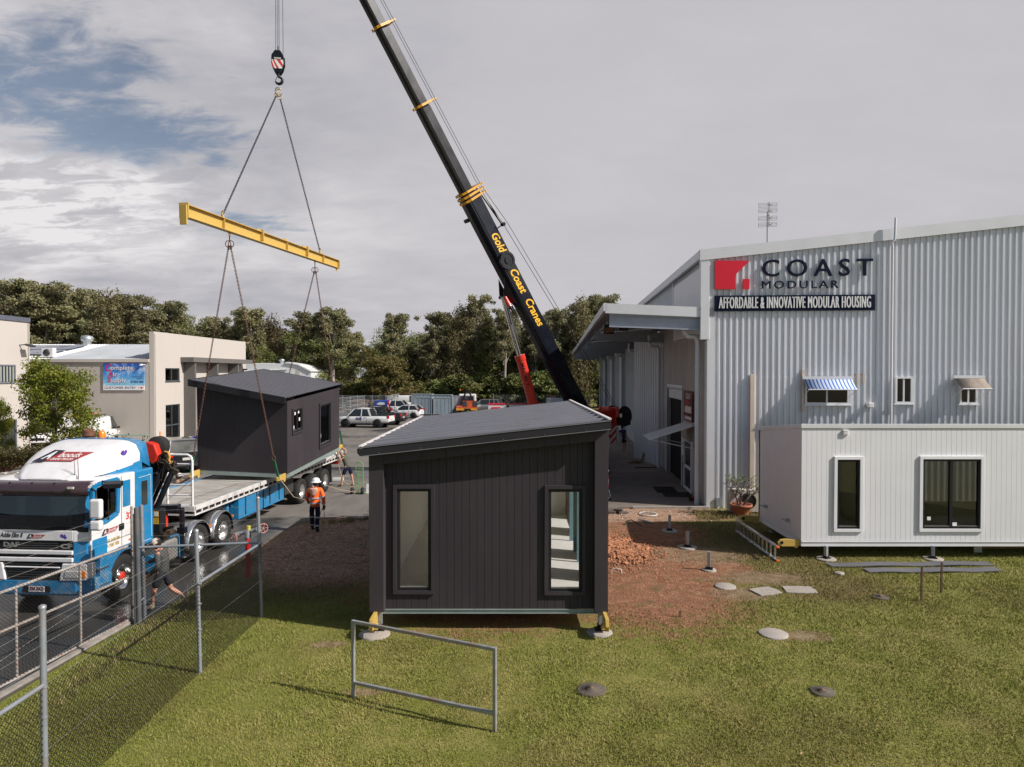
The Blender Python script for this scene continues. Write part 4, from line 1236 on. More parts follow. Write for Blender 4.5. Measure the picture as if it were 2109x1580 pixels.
# planks and stakes
def plank(px0, py0, px1, py1, w, lab):
 a, b_ = G(px0, py0), G(px1, py1)
 c = (a + b_) / 2
 t = thing('plank', lab, 'plank', (c.x, c.y, 0), atan2(b_.y - a.y, b_.x - a.x), 'dark cladding planks on the grass')
 L = (b_ - a).length
 mb = MB(); n = 16
 rows = []
 for k in range(n + 1):
  x = -L / 2 + L * k / n
  z = .035 + .012 * sin(k * .9 + px0)
  rows.append([(x, -w / 2, z - .005), (x, w / 2, z), (x, w / 2, z + .016), (x, -w / 2, z + .014)])
 mb.grid(rows, smooth=False, closed=True)
 mb.add(rows[0], [(0, 1, 2, 3)]); mb.add(rows[-1], [(3, 2, 1, 0)])
 mb.build('board', mat('dark grey board', (.12, .115, .125), .5, var=.12), t)
 mb = MB()
 for k in range(7): mb.bar((-L / 2 + .3 + k * L / 7.5, -w / 2 - .02, .012), (-L / 2 + .3 + k * L / 7.5, w / 2, .012), .03, .02)
 mb.build('packer', M_BLACK, t)
plank(1706, 1166, 2040, 1163, .34, 'long dark grey plank on the grass, the one nearer the white cabin')
plank(1784, 1178, 2056, 1176, .34, 'dark grey plank on the grass, the one farther from the white cabin')
for px, y0, y1, lab in ((1898, 1167, 1238, 'thin rusty stake in the grass, the nearer of two'), (1939, 1158, 1221, 'thin rusty stake in the grass right in front of the planks')):
 p = G(px, y1); h = (y1 - y0) * p.y / FPX
 o = MB().box((-.022, -.006, -.05), (.022, .006, h)).box((-.006, .006, -.05), (.006, .035, h)).build('stake', mat('rusty stake', (.07, .035, .022), .8, var=.5, vs=6))
 o.location = (p.x, p.y, 0); o.rotation_euler = (0, radians(.6), .2)
 tag(o, lab, 'stake')
# ladder lying on its edge beside the white cabin
def ladder():
 a = G(1515, 1095); b_ = G(1601, 1157)
 t = thing('ladder', 'aluminium ladder lying on its edge beside the white cabin', 'ladder', (b_.x, b_.y, 0), atan2(a.y - b_.y, a.x - b_.x))
 L = (a - b_).length
 for z in (.03, .41):
  o = MB().box((0, -.04, z - .025), (L, .04, z - .018)).box((0, -.04, z + .018), (L, .04, z + .025)).box((0, -.004, z - .018), (L, .004, z + .018)).build('stile', M_ALU, t)
 for k in range(11):
  x = .18 + k * (L - .36) / 10
  MB().box((x - .02, -.025, .056), (x + .02, .025, .384)).build('rung', M_ALU, t)
 for z in (.03, .41): MB().box((-.05, -.045, z - .03), (-.001, .045, z + .03)).build('foot', M_ORANGE, t, bevel=.01)
ladder()
# steel frame in the foreground
def yard_frame():
 a, b_ = G(728, 1436), G(1019, 1508)
 sA, sB = FPX / a.y, FPX / b_.y
 d = b_ - a; L = d.length
 t = thing('steel_frame', 'empty rectangular frame of square steel tube standing on the lawn', 'frame', (a.x, a.y, 0), atan2(d.y, d.x))
 h0 = (1436 - 1275) / sA; h1 = (1508 - 1331) / sB
 w = .05
 tb = mat('dull galvanised tube', (.36, .37, .38), .5, .45, var=.15, vs=8, dirt=(.34, .16, .07), dscale=2.2, damt=.75)
 MB().box((-w / 2, -w / 2, -.03), (w / 2, w / 2, h0)).build('post', tb, t, bevel=.004)
 MB().box((L - w / 2, -w / 2, -.03), (L + w / 2, w / 2, h1)).build('post', tb, t, bevel=.004)
 MB().bar((w / 2, 0, h0 - w / 2), (L - w / 2, 0, h1 - w / 2), w - .002, w).build('rail', tb, t, bevel=.004)
 MB().bar((w / 2, 0, .24), (L - w / 2, 0, .27), w - .002, w).build('rail', tb, t, bevel=.004)
yard_frame()
# air conditioner and potted frangipani
def ac_unit():
 p = G(1528, 1058)
 t = thing('air_conditioner', 'cream outdoor air conditioner against the warehouse wall behind the pot', 'air conditioner', (p.x + .05, p.y - .15, 0), WA)
 mc = mat('cream casing', (.55, .50, .44), .5, var=.06)
 MB().box((-.55, 0, .08), (.55, .35, .9)).build('casing', mc, t, bevel=.02)
 mb = MB(); mb.lathe([(.3, 0), (.3, -.02), (.27, -.02), (.27, 0)], (.12, -.001, .5), 'y', 28)
 for k in range(12): a = k * pi / 6; mb.bar((.12, -.012, .5), (.12 + .28 * cos(a), -.012, .5 + .28 * sin(a)), .008, .008)
 mb.build('fan_grille', M_STEEL, t)
 mb = MB()
 for k in range(9): mb.box((-.556, .05, .2 + k * .07), (-.549, .3, .23 + k * .07))
 mb.build('side_louvre', M_STEEL, t)
 mb = MB(); mb.box((-.5, 0, 0), (-.42, .35, .08)); mb.build('foot', M_STEEL, t); mb = MB(); mb.box((.42, 0, 0), (.5, .35, .08)); mb.build('foot', M_STEEL, t)
ac_unit()
def pot_plant():
 p = G(1526, 1064)
 t = thing('potted_plant', 'bare branching frangipani in a terracotta pot beside the warehouse', 'plant', (p.x, p.y, 0))
 terra = mat('terracotta', (.36, .105, .05), .8, var=.15, dirt=(.5, .3, .22), dscale=5, damt=.6)
 MB().lathe([(.19, 0), (.30, .18), (.35, .36), (.385, .37), (.40, .42), (.385, .46), (.35, .46), (.33, .40), (.001, .40)], n=26).build('pot', terra, t)
 bark = mat('grey bark', (.16, .14, .125), .8, var=.25, vs=8)
 rb = random.Random(4)
 mb = MB(); tips = []
 def br(p, d, L, r, lv):
  q = p + d * L
  mid = p + d * L * .5 + V((rb.gauss(0, .03), rb.gauss(0, .03), 0))
  mb.tube([p, mid, q], [r, r * .85, r * .72], 7)
  if lv == 0: tips.append((q, d)); return
  n = rb.choice((2, 2, 3))
  for k in range(n):
   a = rb.uniform(0, 2 * pi)
   e = (d + V((cos(a), sin(a), rb.uniform(-.2, .35))) * .75).normalized()
   br(q, e, L * rb.uniform(.6, .95), r * .68, lv - 1)
 for k in range(5):
  a = k * 1.26 + .4
  br(V((.08 * cos(a), .08 * sin(a), .38)), V((.55 * cos(a) + .25, .5 * sin(a), 1)).normalized(), .42, .035, 3)
 mb.build('branches', bark, t)
 qs = []
 for q, d in tips[::2]:
  for k in range(3):
   a = rb.uniform(0, 6.28); e = V((cos(a), sin(a), .5)).normalized(); s = e.cross(V((0, 0, 1))).normalized() * .025
   qs.append([q, q + e * .07 + s, q + e * .16, q + e * .07 - s])
 o = bpy.data.objects.new('leaves', leaf_mesh('leaves', np.array([[list(v) for v in r] for r in qs]), mat('frangipani leaf', (.12, .17, .04), .5, var=.3)))
 COL.objects.link(o); o.parent = t
pot_plant()
# ---------------------------------------------------------- the cabin on the hook
def chain(mb, a, b, link=.085, r=.010, w=.024, phase=0):
 a = V(a); b = V(b); d = b - a; n = max(2, int(d.length / (link * .72))); d.normalize()
 u = d.cross(V((0, 0, 1)));
 if u.length < .05: u = d.cross(V((0, 1, 0)))
 u.normalize(); w_ = d.cross(u)
 L = (V(b) - V(a)).length / n
 for i in range(n):
  c = V(a) + d * L * (i + .5)
  s = u if (i + phase) % 2 else w_
  h = L * .72
  pts = [c - d * h, c - d * h * .45 + s * w, c + d * h * .45 + s * w, c + d * h, c + d * h * .45 - s * w, c - d * h * .45 - s * w, c - d * h]
  mb.tube(pts, r, 4, caps=False)
 return mb
def ringm(mb, c, R, r, nrm, n=14, sx=1.0, up=(0, 0, 1)):
 nrm = V(nrm).normalized(); u = V(up); u = (u - nrm * u.dot(nrm)).normalized(); w = nrm.cross(u); c = V(c)
 mb.tube([c + u * cos(2 * pi * k / n) * R * sx + w * sin(2 * pi * k / n) * R for k in range(n + 1)], r, 6, caps=False)
 return mb
LH = V((-10.97, 23.78, 1.80)); MH = V((-7.75, 23.5, 1.70))
def hanging_cabin():
 ex = (MH - LH); wd = ex.length; ex.normalize()
 ey = V((.065, 1, .068)); ey = (ey - ex * ey.dot(ex)).normalized(); ez = ex.cross(ey)
 Mx = Matrix.Translation(LH) @ Matrix((ex, ey, ez)).transposed().to_4x4()
 t = thing('cabin', 'charcoal cabin hanging on four chains just above the flatbed trailer', 'cabin')
 t.matrix_basis = Mx
 D = 5.25
 hL, hM = 3.02, 2.52   # wall tops
 def zt(x): return hL + (hM - hL) * x / wd
 mb = MB(); boards(mb, (0, 0, 0), (1, 0, 0), wd, lambda u: 0, lambda u: zt(u), (0, -1, 0), pitch=.09, gap=.008, depth=.006)
 mb.build('end_wall', M_CHAR, t, fixn=False)
 Mi = Mx.inverted()
 def onR(px, py):
  r = ray(px, py); o_ = Mi @ CAM; dr = Mi.to_3x3() @ r; k = (wd - o_.x) / dr.x; q = o_ + dr * k
  return q.y, q.z
 a0, z1 = onR(600.7, 842); a1, z0 = onR(622.4, 888)
 b0, _ = onR(656.5, 826); b1, _ = onR(681, 826)
 _, y1z = onR(669, 826); _, y0z = onR(669, 926 - 6)
 zz1 = onR(657, 831)[1]; zz0 = onR(657, 925)[1]
 b1 = min(b1, D - .35)
 zz0 = max(zz0, .12)
 mb = MB()
 def pan(p, q, s, e): mb.add([(wd, p, s), (wd, q, s), (wd, q, e), (wd, p, e)], [(0, 1, 2, 3)])
 pan(0, a0 + .04, 0, hM); pan(a0 + .04, a1 - .04, 0, z0 + .04); pan(a0 + .04, a1 - .04, z1 - .04, hM); pan(a1 - .04, b0 + .04, 0, hM)
 pan(b0 + .04, b1 - .04, 0, zz0 + .04); pan(b0 + .04, b1 - .04, zz1 - .04, hM); pan(b1 - .04, D, 0, hM)
 mb.build('long_wall', M_CHAR, t)
 mb = MB(); mb.add([(0, 0, 0), (0, D, 0), (0, D, hL), (0, 0, hL)], [(0, 1, 2, 3)]); mb.build('rear_wall', M_CHAR, t)
 mb = MB(); mb.add([(0, D, 0), (wd, D, 0), (wd, D, hM), (0, D, hL)], [(0, 1, 2, 3)]); mb.build('far_wall', M_CHAR, t)
 mb = MB(); mb.box((.02, .02, -.01), (wd - .02, D - .02, .03)); mb.build('floor', M_FLOOR, t)
 mb = MB(); mb.box((1.2, .05, .04), (1.3, D - .05, 2.2)); mb.build('lining', mat('grey lining', (.62, .60, .57), .8), t)
 w = cabin_window(t, a0, a1, z0, z1, wd, M_CHAR, .06, .045, True, ax='x', sgn=1, gl=M_GLASSD)
 mb = MB()
 for (u, v_) in ((.38, .78), (.72, .8), (.55, .35), (.25, .25), (.8, .5)): mb.box((wd - .028, a0 + (a1 - a0) * u - .05, z0 + (z1 - z0) * v_ - .06), (wd - .024, a0 + (a1 - a0) * u + .05, z0 + (z1 - z0) * v_ + .06))
 mb.build('sticker', M_STICK, w)
 w = cabin_window(t, b0, b1, zz0, zz1, wd, M_CHAR, .09, .05, False, ax='x', sgn=1, gl=M_GLASSD)
 mb = MB(); mb.box((wd - .028, b0 + .2, zz0 + .4), (wd - .024, b0 + .3, zz0 + .55)); mb.build('sticker', M_STICK, w)
 # roof with overhang on the near side
 ov = .38; dz = (hM - hL) / wd
 rl = hL + .16; rr_ = hM + .16
 roof = corrugated_roof(t, -.07, wd + .1, -ov, D + .08, rl - dz * -.07 * 1, rr_ + dz * .1, mat('dull charcoal roof sheet', (.10, .098, .108), .45, .1, var=.08, vs=1.5), period=.26, depth=.022)
 mb = MB()
 for (y0, y1) in ((D + .06, D + .1), (-ov - .03, -ov + .0)):
  mb.ext([(-.08, rl + .02), (wd + .1, rr_ + .02), (wd + .1, rr_ - .21), (-.08, rl - .21)], 'y', y0, y1)
  if y0 > 0: mb.build('rear_fascia', M_CHAR2, roof); mb = MB()
 mb.ext([(-.08, rl + .02), (-.05, rl + .02), (-.05, rl - .21), (-.08, rl - .21)], 'y', -ov, D + .06)
 mb.build('fascia', M_CHAR2, roof)
 mb = MB(); mb.ext([(-.04, rl - .20), (wd + .02, rr_ - .20), (wd + .02, rr_ - .18), (-.04, rl - .18)], 'y', -ov, 0); mb.build('soffit', M_CHAR2, roof)
 mb = MB(); mb.box((0, -.005, -.15), (wd, .06, -.02)); mb.box((wd - .06, .06, -.15), (wd + .01, D, -.02)); mb.box((0, .06, -.15), (.06, D, -.02)); mb.box((0, D - .06, -.15), (wd, D, -.02)); mb.build('chassis_rail', M_RAIL, t)
 lug = {}
 for nm, x, y, s in (('L', .03, 0, -1), ('M', wd - .12, 0, -1), ('R', wd - .12, D, 1), ('K', .03, D, 1)):
  mb = MB()
  def f(a): return y + s * a
  mb.ext([(f(0), -.16), (f(0), .02), (f(.5), .03), (f(.66), -.0), (f(.66), -.12), (f(.4), -.14), (f(.2), -.17), (f(.16), -.26), (f(.05), -.26)], 'x', x, x + .07)
  mb.build('lifting_lug', M_YEL, t, bevel=.008)
  lug[nm] = Mx @ V((x + .035, f(.58), -.03))
 return t, Mx, lug
HC, HCM, LUG = hanging_cabin()
# spreader beam
BA = V((-9.36, 22.7, 0)); BD = V((.13, .9915, 0)).normalized()
def bz(s): return 9.98 + .022 * (s + 2.46)
def bp(s, dz=0): p = BA + BD * s; p.z = bz(s) + dz; return p
def spreader():
 s0, s1 = -2.46, 9.3
 ex = (bp(s1) - bp(s0)); L = ex.length; ex.normalize()
 side = ex.cross(V((0, 0, 1))).normalized(); up = side.cross(ex)
 t = thing('spreader_beam', 'long yellow steel spreader beam hanging level in the air above the trailer', 'spreader beam')
 t.matrix_basis = Matrix.Translation(bp(s0)) @ Matrix((ex, -side, up)).transposed().to_4x4()
 H, Wf = .19, .11
 mb = MB()
 mb.box((0, -Wf, H - .018), (L, Wf, H)); mb.box((0, -Wf, -H), (L, Wf, -H + .018)); mb.box((0, -.008, -H + .018), (L, .008, H - .018))
 mb.build('beam', M_YEL, t)
 mb = MB(); mb.box((-.04, -.15, -.23), (-.001, .15, .23)); mb.box((-.10, -.12, -.42), (-.041, .10, .16)); mb.build('end_plate', M_YEL, t, bevel=.008)
 mb = MB(); mb.box((L + .001, -.12, -.2), (L + .03, .12, .2)); mb.cbox((L - .08, 0, -.26), (.12, .03, .15)); mb.build('end_plate', M_YEL, t, bevel=.008)
 for s in (2.0, 4.5, 6.5, 8.3, 10.0):
  MB().box((s, -Wf + .01, -H + .019), (s + .03, -.009, H - .019)).box((s, .009, -H + .019), (s + .03, Wf - .01, H - .019)).build('stiffener', M_YEL, t)
 for s in (4.45, 8.25):
  MB().box((s - .25, -.05, H), (s + .05, .05, H + .06)).box((s + .04, -Wf - .03, -.12), (s + .1, Wf + .03, H + .08)).build('saddle', M_YEL, t, bevel=.006)
 for s in (2.06, 6.55, 9.79):
  MB().cbox((s, 0, H + .06), (.14, .03, .13)).build('lifting_eye', M_YEL, t, bevel=.01)
 for s in (2.46, 9.26):
  MB().cbox((s, 0, -H - .05), (.12, .03, .11)).build('lifting_eye', M_YEL, t, bevel=.01)
 return t
spreader()
M_CHAIN = mat('rusty chain', (.15, .075, .055), .7, .5, var=.3, vs=20)
M_CHAIN2 = mat('grey chain', (.06, .06, .062), .6, .6, var=.3, vs=20)
M_SLING = mat('green sling', (.03, .16, .07), .8, var=.2)
RING = AT(573, 188, 26.1)
def upper_chain(s, lab):
 b = bp(s, .30)
 t = thing('lifting_chain', lab, 'chain', RING)
 iv = Matrix.Translation(-V(RING))
 d = (b - V(RING)).normalized()
 mb = MB(); chain(mb, V(RING) + d * .3, b, .09, .011, .028); mb.tf(iv).build('chain', M_CHAIN2, t, fixn=False)
 mb = MB(); ringm(mb, V(RING) + V((0, .02, -.02)), .12, .016, (d.x, d.y, .3), sx=1.3); ringm(mb, V(RING) + d * .24, .07, .014, (0, 1, 0)); mb.tf(iv).build('master_link', mat('brass coloured link', (.45, .33, .12), .45, .7, var=.2), t, fixn=False)
 mb = MB(); ringm(mb, b + V((0, 0, -.02)), .08, .02, (1, .2, 0), sx=1.2); mb.cbox(b + V((0, 0, .08)), (.06, .06, .1)); mb.tf(iv).build('shackle', mat('dull brass', (.36, .27, .14), .5, .6, var=.3), t, fixn=False)
upper_chain(-.4, 'grey lifting chain running from the hook down to the near end of the yellow beam')
upper_chain(7.33, 'grey lifting chain running from the hook down to the far end of the yellow beam')
def lower_chain(s, key, side, lab):
 a = bp(s, -.28); top = a
 e = LUG[key]
 t = thing('lifting_chain', lab, 'chain', top)
 iv = Matrix.Translation(-top)
 c0 = a + V((side * .04, 0, -.42)); c1 = e + V((0, 0, 1.0)) + (a - e).normalized() * .0
 d = (e - c0); L = d.length; d.normalize()
 c1 = e - d * .75
 mb = MB(); chain(mb, c0, c1, .085, .010, .025); mb.tf(iv).build('chain', M_CHAIN, t, fixn=False)
 mb = MB(); mb.tube([a, a + V((0, 0, -.2))], .018, 6); ringm(mb, a + V((side * .05, 0, -.3)), .09, .014, (0, 1, 0), sx=1.2); mb.cbox(c0, (.05, .05, .14)); mb.tf(iv).build('hook', M_CHAIN, t, fixn=False)
 mb = MB(); ringm(mb, c1 + d * .05, .06, .012, (0, 1, 0)); mb.tf(iv).build('ring', M_CHAIN, t, fixn=False)
 mb = MB(); mb.bar(c1 + d * .12, e, .05, .02); mb.bar(c1 + d * .12 + V((.03, 0, 0)), e + V((.05, 0, 0)), .045, .02); mb.tf(iv).build('sling', M_SLING, t)
lower_chain(0.0, 'L', -1, 'rusty chain to the near left lug of the hanging cabin')
lower_chain(0.0, 'M', 1, 'rusty chain crossing the front of the hanging cabin to its near right lug')
lower_chain(6.8, 'K', -1, 'rusty chain to the far left lug behind the hanging cabin')
lower_chain(6.8, 'R', 1, 'rusty chain to the far right lug of the hanging cabin')
# ================================================================== HOOK BLOCK AND CRANE
def hook_block():
 P = AT(573, 130, 26.15)
 t = thing('hook_block', 'black crane hook block with red and white stripes hanging above the beam', 'crane hook', P, radians(8))
 body = [(-.10, .42), (.10, .42), (.22, .24), (.235, -.05), (.17, -.28), (.08, -.42), (-.08, -.42), (-.17, -.28), (-.235, -.05), (-.22, .24)]
 for y0, y1 in ((-.16, -.12), (.12, .16)):
  MB().ext(body, 'y', y0, y1).build('side_plate', M_BLACKP, t, bevel=.008)
 MB().lathe([(.19, -.11), (.2, -.09), (.17, -.05), (.17, -.03), (.2, 0), (.17, .03), (.17, .05), (.2, .09), (.19, .11)], (0, 0, .02), 'y', 24).build('sheave', M_STEEL, t)
 mb = MB(); rd = [(-.205, .06), (.205, .06), (.225, -.05), (.165, -.27), (-.165, -.27), (-.225, -.05)]
 mb.ext(rd, 'y', -.166, -.162)
 p = mb.build('warning_panel', M_WHITE, t)
 mb = MB()
 mb.ext([(-.02, .055), (.10, .055), (.20, -.12), (.19, -.22)], 'y', -.171, -.167); mb.ext([(-.21, .03), (-.10, -.26), (-.155, -.265), (-.22, -.08)], 'y', -.171, -.167); mb.ext([(-.17, .055), (-.12, .055), (.06, -.265), (-.02, -.265)], 'y', -.171, -.167)
 mb.build('stripe', M_RED, p)
 MB().box((-.12, -.17, .09), (.13, -.161, .14)).build('plate', mat('number plate', (.5, .5, .45), .5), t)
 mb = MB(); mb.tube([(0, 0, .4), (0, 0, .62)], .03); mb.build('rope_socket', M_STEEL, t)
 mb = MB()
 pts = [(0, 0, -.4), (0, 0, -.5)] + [(.02 + .13 * sin(a), 0, -.66 + .13 * cos(a)) for a in [radians(x) for x in (0, 35, 70, 105, 140, 175, 210, 240, 262)]]
 mb.tube(pts, [.045, .04, .04, .045, .05, .055, .058, .055, .045, .03, .015], 10)
 mb.tube([(-.03, -.0, -.5), (-.10, 0, -.66)], .012)
 mb.build('hook', M_BLACK, t)
 return P
HP = hook_block()
BF = V((3.62, 35.5, 2.9)); BT = V((-8.85, 26.2, 25.7))
bd = (BT - BF).normalized(); BL = (BT - BF).length
bw = V((-bd.y, bd.x, 0)).normalized()
if bw.y > 0: bw = -bw            # towards the camera
bh = bd.cross(bw)
if bh.z < 0: bh = -bh            # upper side of the boom
def s_of_y(py):
 k = (767 - py) / FPX
 # (z-5.2)=k*Y
 return (k * BF.y - (BF.z - CAMZ)) / ((BT.z - BF.z) - k * (BT.y - BF.y)) * BL
def crane():
 c0 = V((2.56, 35.8, 0)); cdir = V((.152, .9884, 0))
 rz = -atan2(cdir.x, cdir.y)
 t = thing('mobile_crane', 'mobile crane with long black telescopic boom and red lifting cylinder behind the charcoal cabin', 'crane', c0, rz)
 Mi = t.matrix_basis.inverted()
 def put(mb, name, m, parent=t, **k): mb.tf(Mi); return mb.build(name, m, parent, **k)
 def sect(s0, s1, Wd, H, mb, mi=0):
  poly = [(-.5, .5), (.5, .5), (.5, -.18), (.42, -.36), (.22, -.5), (-.22, -.5), (-.42, -.36), (-.5, -.18)]
  rows = []
  for s in (s0, s1):
   p = BF + bd * s
   rows.append([p + bw * (a * Wd) + bh * (b_ * H) for a, b_ in poly])
  mb.grid(rows, mi, False, closed=True)
  mb.add(rows[0], [tuple(range(8))]); mb.add(rows[1], [tuple(reversed(range(8)))])
 c3, c2, c1 = s_of_y(402), s_of_y(227), s_of_y(67)
 secs = [(-.8, c3, .70, .88), (c3, c2, .47, .60), (c2, c1, .44, .55), (c1, BL, .41, .50)]
 M_BOOM = mat('black boom paint', (.008, .010, .017), .24, var=.3, vs=1.5, coat=.25, spec=.3)
 M_BOOM2 = mat('greased black steel', (.014, .013, .015), .3, .1, spec=.4, var=.2, vs=2, stretch=(1, 1, 1))
 for i, (a, b_, w_, h_) in enumerate(secs):
  mb = MB(); sect(a, b_, w_, h_, mb)
  bs = put(mb, 'boom_section', M_BOOM if i == 0 else M_BOOM2, bevel=.02)
  if i == 0: base = bs
 # side rail ridges on the base section
 mb = MB()
 for hh in (-.30,): mb.bar(BF + bd * .5 + bw * .352 + bh * (.88 * hh), BF + bd * (c3 - .3) + bw * .352 + bh * (.88 * hh), .02, .05, bh)
 put(mb, 'side_rail', M_BOOM, base)
 # yellow collars
 for s, n, w_, h_ in ((c3, 3, .70, .88), (c2, 1, .52, .66), (c1, 1, .49, .61)):
  for j in range(n):
   mb = MB(); p = BF + bd * (s + .1 - j * .19)
   kw, kh = w_ / 2 + .03 - j * .0, h_ / 2 + .03
   pl = [(-1, .8), (-1, -.4), (-.7, -.85), (-.35, -1), (.35, -1), (.7, -.85), (1, -.4), (1, 1.08), (-1, 1.08)]
   pts = [p + bw * (a * kw) + bh * (b_ * kh) for a, b_ in pl]
   for q0, q1 in zip(pts, pts[1:] + pts[:1]): mb.bar(q0, q1, .07, .10, bd)
   mb.bar(p + bw * kw + bh * kh, p + bw * kw + bh * (kh + .33), .06, .06, bd); mb.bar(p - bw * kw + bh * kh, p - bw * kw + bh * (kh + .33), .06, .06, bd)
   mb.tube([p + bw * (kw + .05) + bh * (kh + .3), p - bw * (kw + .05) + bh * (kh + .3)], .04, 8)
   mb.bar(p - bw * kw * 0 - bh * (kh + .02) + bw * .1, p - bh * (kh + .12) + bw * .1, .04, .04, bd)
   put(mb, 'collar', mat('golden yellow paint', (.62, .30, .012), .4, var=.12, coat=.2))
 # lettering down the side
 rt = frame_rot(-bd, bh)
 Mr = Mi.to_3x3()
 for word, py, sz, wid in (('Gold', 503, .60, 1.0), ('Coast', 581, .60, 1.28), ('Cranes', 645, .60, 1.5)):
  s = s_of_y(py - 0)
  loc = BF + bd * s + bw * .362 + bh * .10
  o = text('lettering', word, sz, mat('yellow lettering', (.85, .46, .02), .4), base, Mi @ loc, Mr @ rt, .006, shear=.35, bold=.012, width=wid)
 # reel and bracket
 s = s_of_y(540)
 mb = MB(); c = BF + bd * s + bw * .36 + bh * .02
 def disc(mb, c, r, d0, d1, n=28):
  u, v_ = bd, bh
  rows = [[c + bw * d + (u * cos(2 * pi * k / n) + v_ * sin(2 * pi * k / n)) * rr_ for k in range(n)] for d, rr_ in ((d0, r), (d1, r), (d1, r * .75), (d1 - .03, r * .72), (d1 - .03, r * .4), (d1 + .02, r * .38), (d1 + .02, .001))]
  mb.grid(rows, 0, False, closed=True)
 disc(mb, c, .42, 0, .14); rl = put(mb, 'cable_reel', M_BLACKP, t)
 s6 = s_of_y(570)
 mb = MB()
 A = BF + bd * s_of_y(565) - bh * .44; B_ = BF + bd * s_of_y(640) - bh * .44
 Cc = AT(1037, 612, (A.y + B_.y) / 2 + .1)
 for sgn in (-1, 1):
  o_ = bw * (sgn * .24)
  mb.add([A + o_, B_ + o_, Cc + o_ * .6 - bd * .1, Cc + o_ * .6 + bd * .15 - bh * .05, A + o_ * 1.08, B_ + o_ * 1.08, Cc + o_ * .75 - bd * .1, Cc + o_ * .75 + bd * .15 - bh * .05],
 [(0, 1, 2, 3), (7, 6, 5, 4), (0, 4, 5, 1), (1, 5, 6, 2), (2, 6, 7, 3), (3, 7, 4, 0)])
 mb.tube([Cc + bw * .3, Cc - bw * .3], .09, 12)
 put(mb, 'cylinder_bracket', M_BOOM)
 # luffing cylinder
 Cb = V((1.5, 33.9, 2.0)); Cm = Cb + (Cc - Cb) * ((Cb - AT(1068, 733, 33.2)).length / (Cc - Cb).length)
 mb = MB(); mb.tube([Cb, Cm], .235, 24); mb.tube([Cm - (Cm - Cb).normalized() * .25, Cm], .26, 24); cy = put(mb, 'lifting_cylinder', M_RED, t)
 mb = MB(); mb.tube([Cm, Cc], .145, 20); put(mb, 'piston_rod', M_CHROME, cy)
 cd = (Cb - Cc).normalized(); cn = (CAM - Cm); cn = (cn - cd * cn.dot(cd)).normalized()
 o = text('lettering', 'MAC 60 T', .22, M_BLACK, cy, Mi @ (Cm + cd * .95 + cn * .237), Mr @ frame_rot(cd, cn.cross(cd)), .002, width=1.15, bold=.004)
 # red hose sleeve near the rod head
 a = AT(1040, 612, Cc.y - .3); b_ = AT(1050, 632, Cc.y - .3)
 mb = MB(); mb.tube([a, b_], [.09, .14], 12); put(mb, 'sleeve', M_RED)
 mb = MB(); mb.tube([b_, AT(1056, 640, Cc.y - .3), AT(1066, 655, Cc.y - .2)], [.07, .05, .02], 8); mb.tube([a, AT(1058, 690, Cm.y - .2), AT(1064, 735, Cm.y)], .03, 6); put(mb, 'hydraulic_hose', M_BLACK)
 # strut on the upper side
 mb = MB(); a = BF + bd * s_of_y(400) + bh * .72; b_ = AT(1036, 462, BF.y + bd.y * s_of_y(470))
 mb.bar(a, b_, .12, .1, bw); mb.bar(b_, b_ - bh * .4, .05, .05); mb.tube([b_ + bw * .1, b_ - bw * .1], .09, 10)
 put(mb, 'rope_guide', M_BOOM)
 mb = MB(); p = AT(962, 455, BF.y + bd.y * s_of_y(455)); mb.cbox(p, (.16, .16, .3), rot=rt); mb.tube([p, p + bw * .1 - bh * .05 + V((.3, 0, 0))], .04); put(mb, 'work_light', M_BLACK)
 mb = MB()
 for py, off in ((455, .02), (620, .0)): p = BF + bd * s_of_y(py) + bh * .5; mb.cbox(p, (.2, .12, .14), rot=rt); mb.bar(p, p + bh * .1, .05, .05)
 for k in range(9): mb.cbox(BF + bd * (s_of_y(100) - k * 1.1) + bh * .31, (.12, .05, .05), rot=rt)
 put(mb, 'boom_fitting', M_BOOM)
 # hoist ropes
 WN = V((5.72, 36.8, 2.85))
 g1 = AT(1036, 464, BF.y + bd.y * s_of_y(464) - .1)
 for o_ in (0, .14):
  tip = BT + bh * .55 + bw * o_
  mb = MB()
  p1 = BF + bd * (c1 + 2) + bh * (.64 + o_ * .3) + bw * o_
  mb.tube([tip, BF + bd * c3 + bh * (.82 + o_ * .3) + bw * o_, g1 + bh * (.05 + o_) + bw * o_, WN + V((-.1 + o_, 0, .3))], .014, 5); put(mb, 'hoist_rope', M_STEEL)
 for k, (x, y) in enumerate(((-.11, .05), (-.02, -.02), (.02, .05), (.19, 0))):
  tp = V((HP.x + x * .8, HP.y + y, 26.3))
  MBt = MB().tube([(HP.x + x, HP.y + y, HP.z + .35), tp], .012, 5); put(MBt, 'hoist_rope', M_STEEL)
 # boom head above the picture
 mb = MB(); mb.bar(BT - bd * .1, BT + bd * .5 - bh * .4, .5, .6, bh); mb.tube([BT + bw * .3, BT - bw * .3], .3, 20); put(mb, 'boom_head', M_BOOM)
 # superstructure: turntable, red frame, winch and counterweight, cab
 hd = V((bd.x, bd.y, 0)).normalized()   # towards the load
 hs = V((hd.y, -hd.x, 0))
 Rm = Matrix((hs, hd, V((0, 0, 1)))).transposed()
 def sb(mb, c, sz): mb.cbox(BF + Rm @ V(c), sz, rot=Rm)
 mb = MB(); mb.lathe([(1.0, 1.35), (1.0, 1.75)], (c0.x + .7, c0.y - .6, 0), n=28); put(mb, 'turntable', M_STEEL)
 mb = MB()
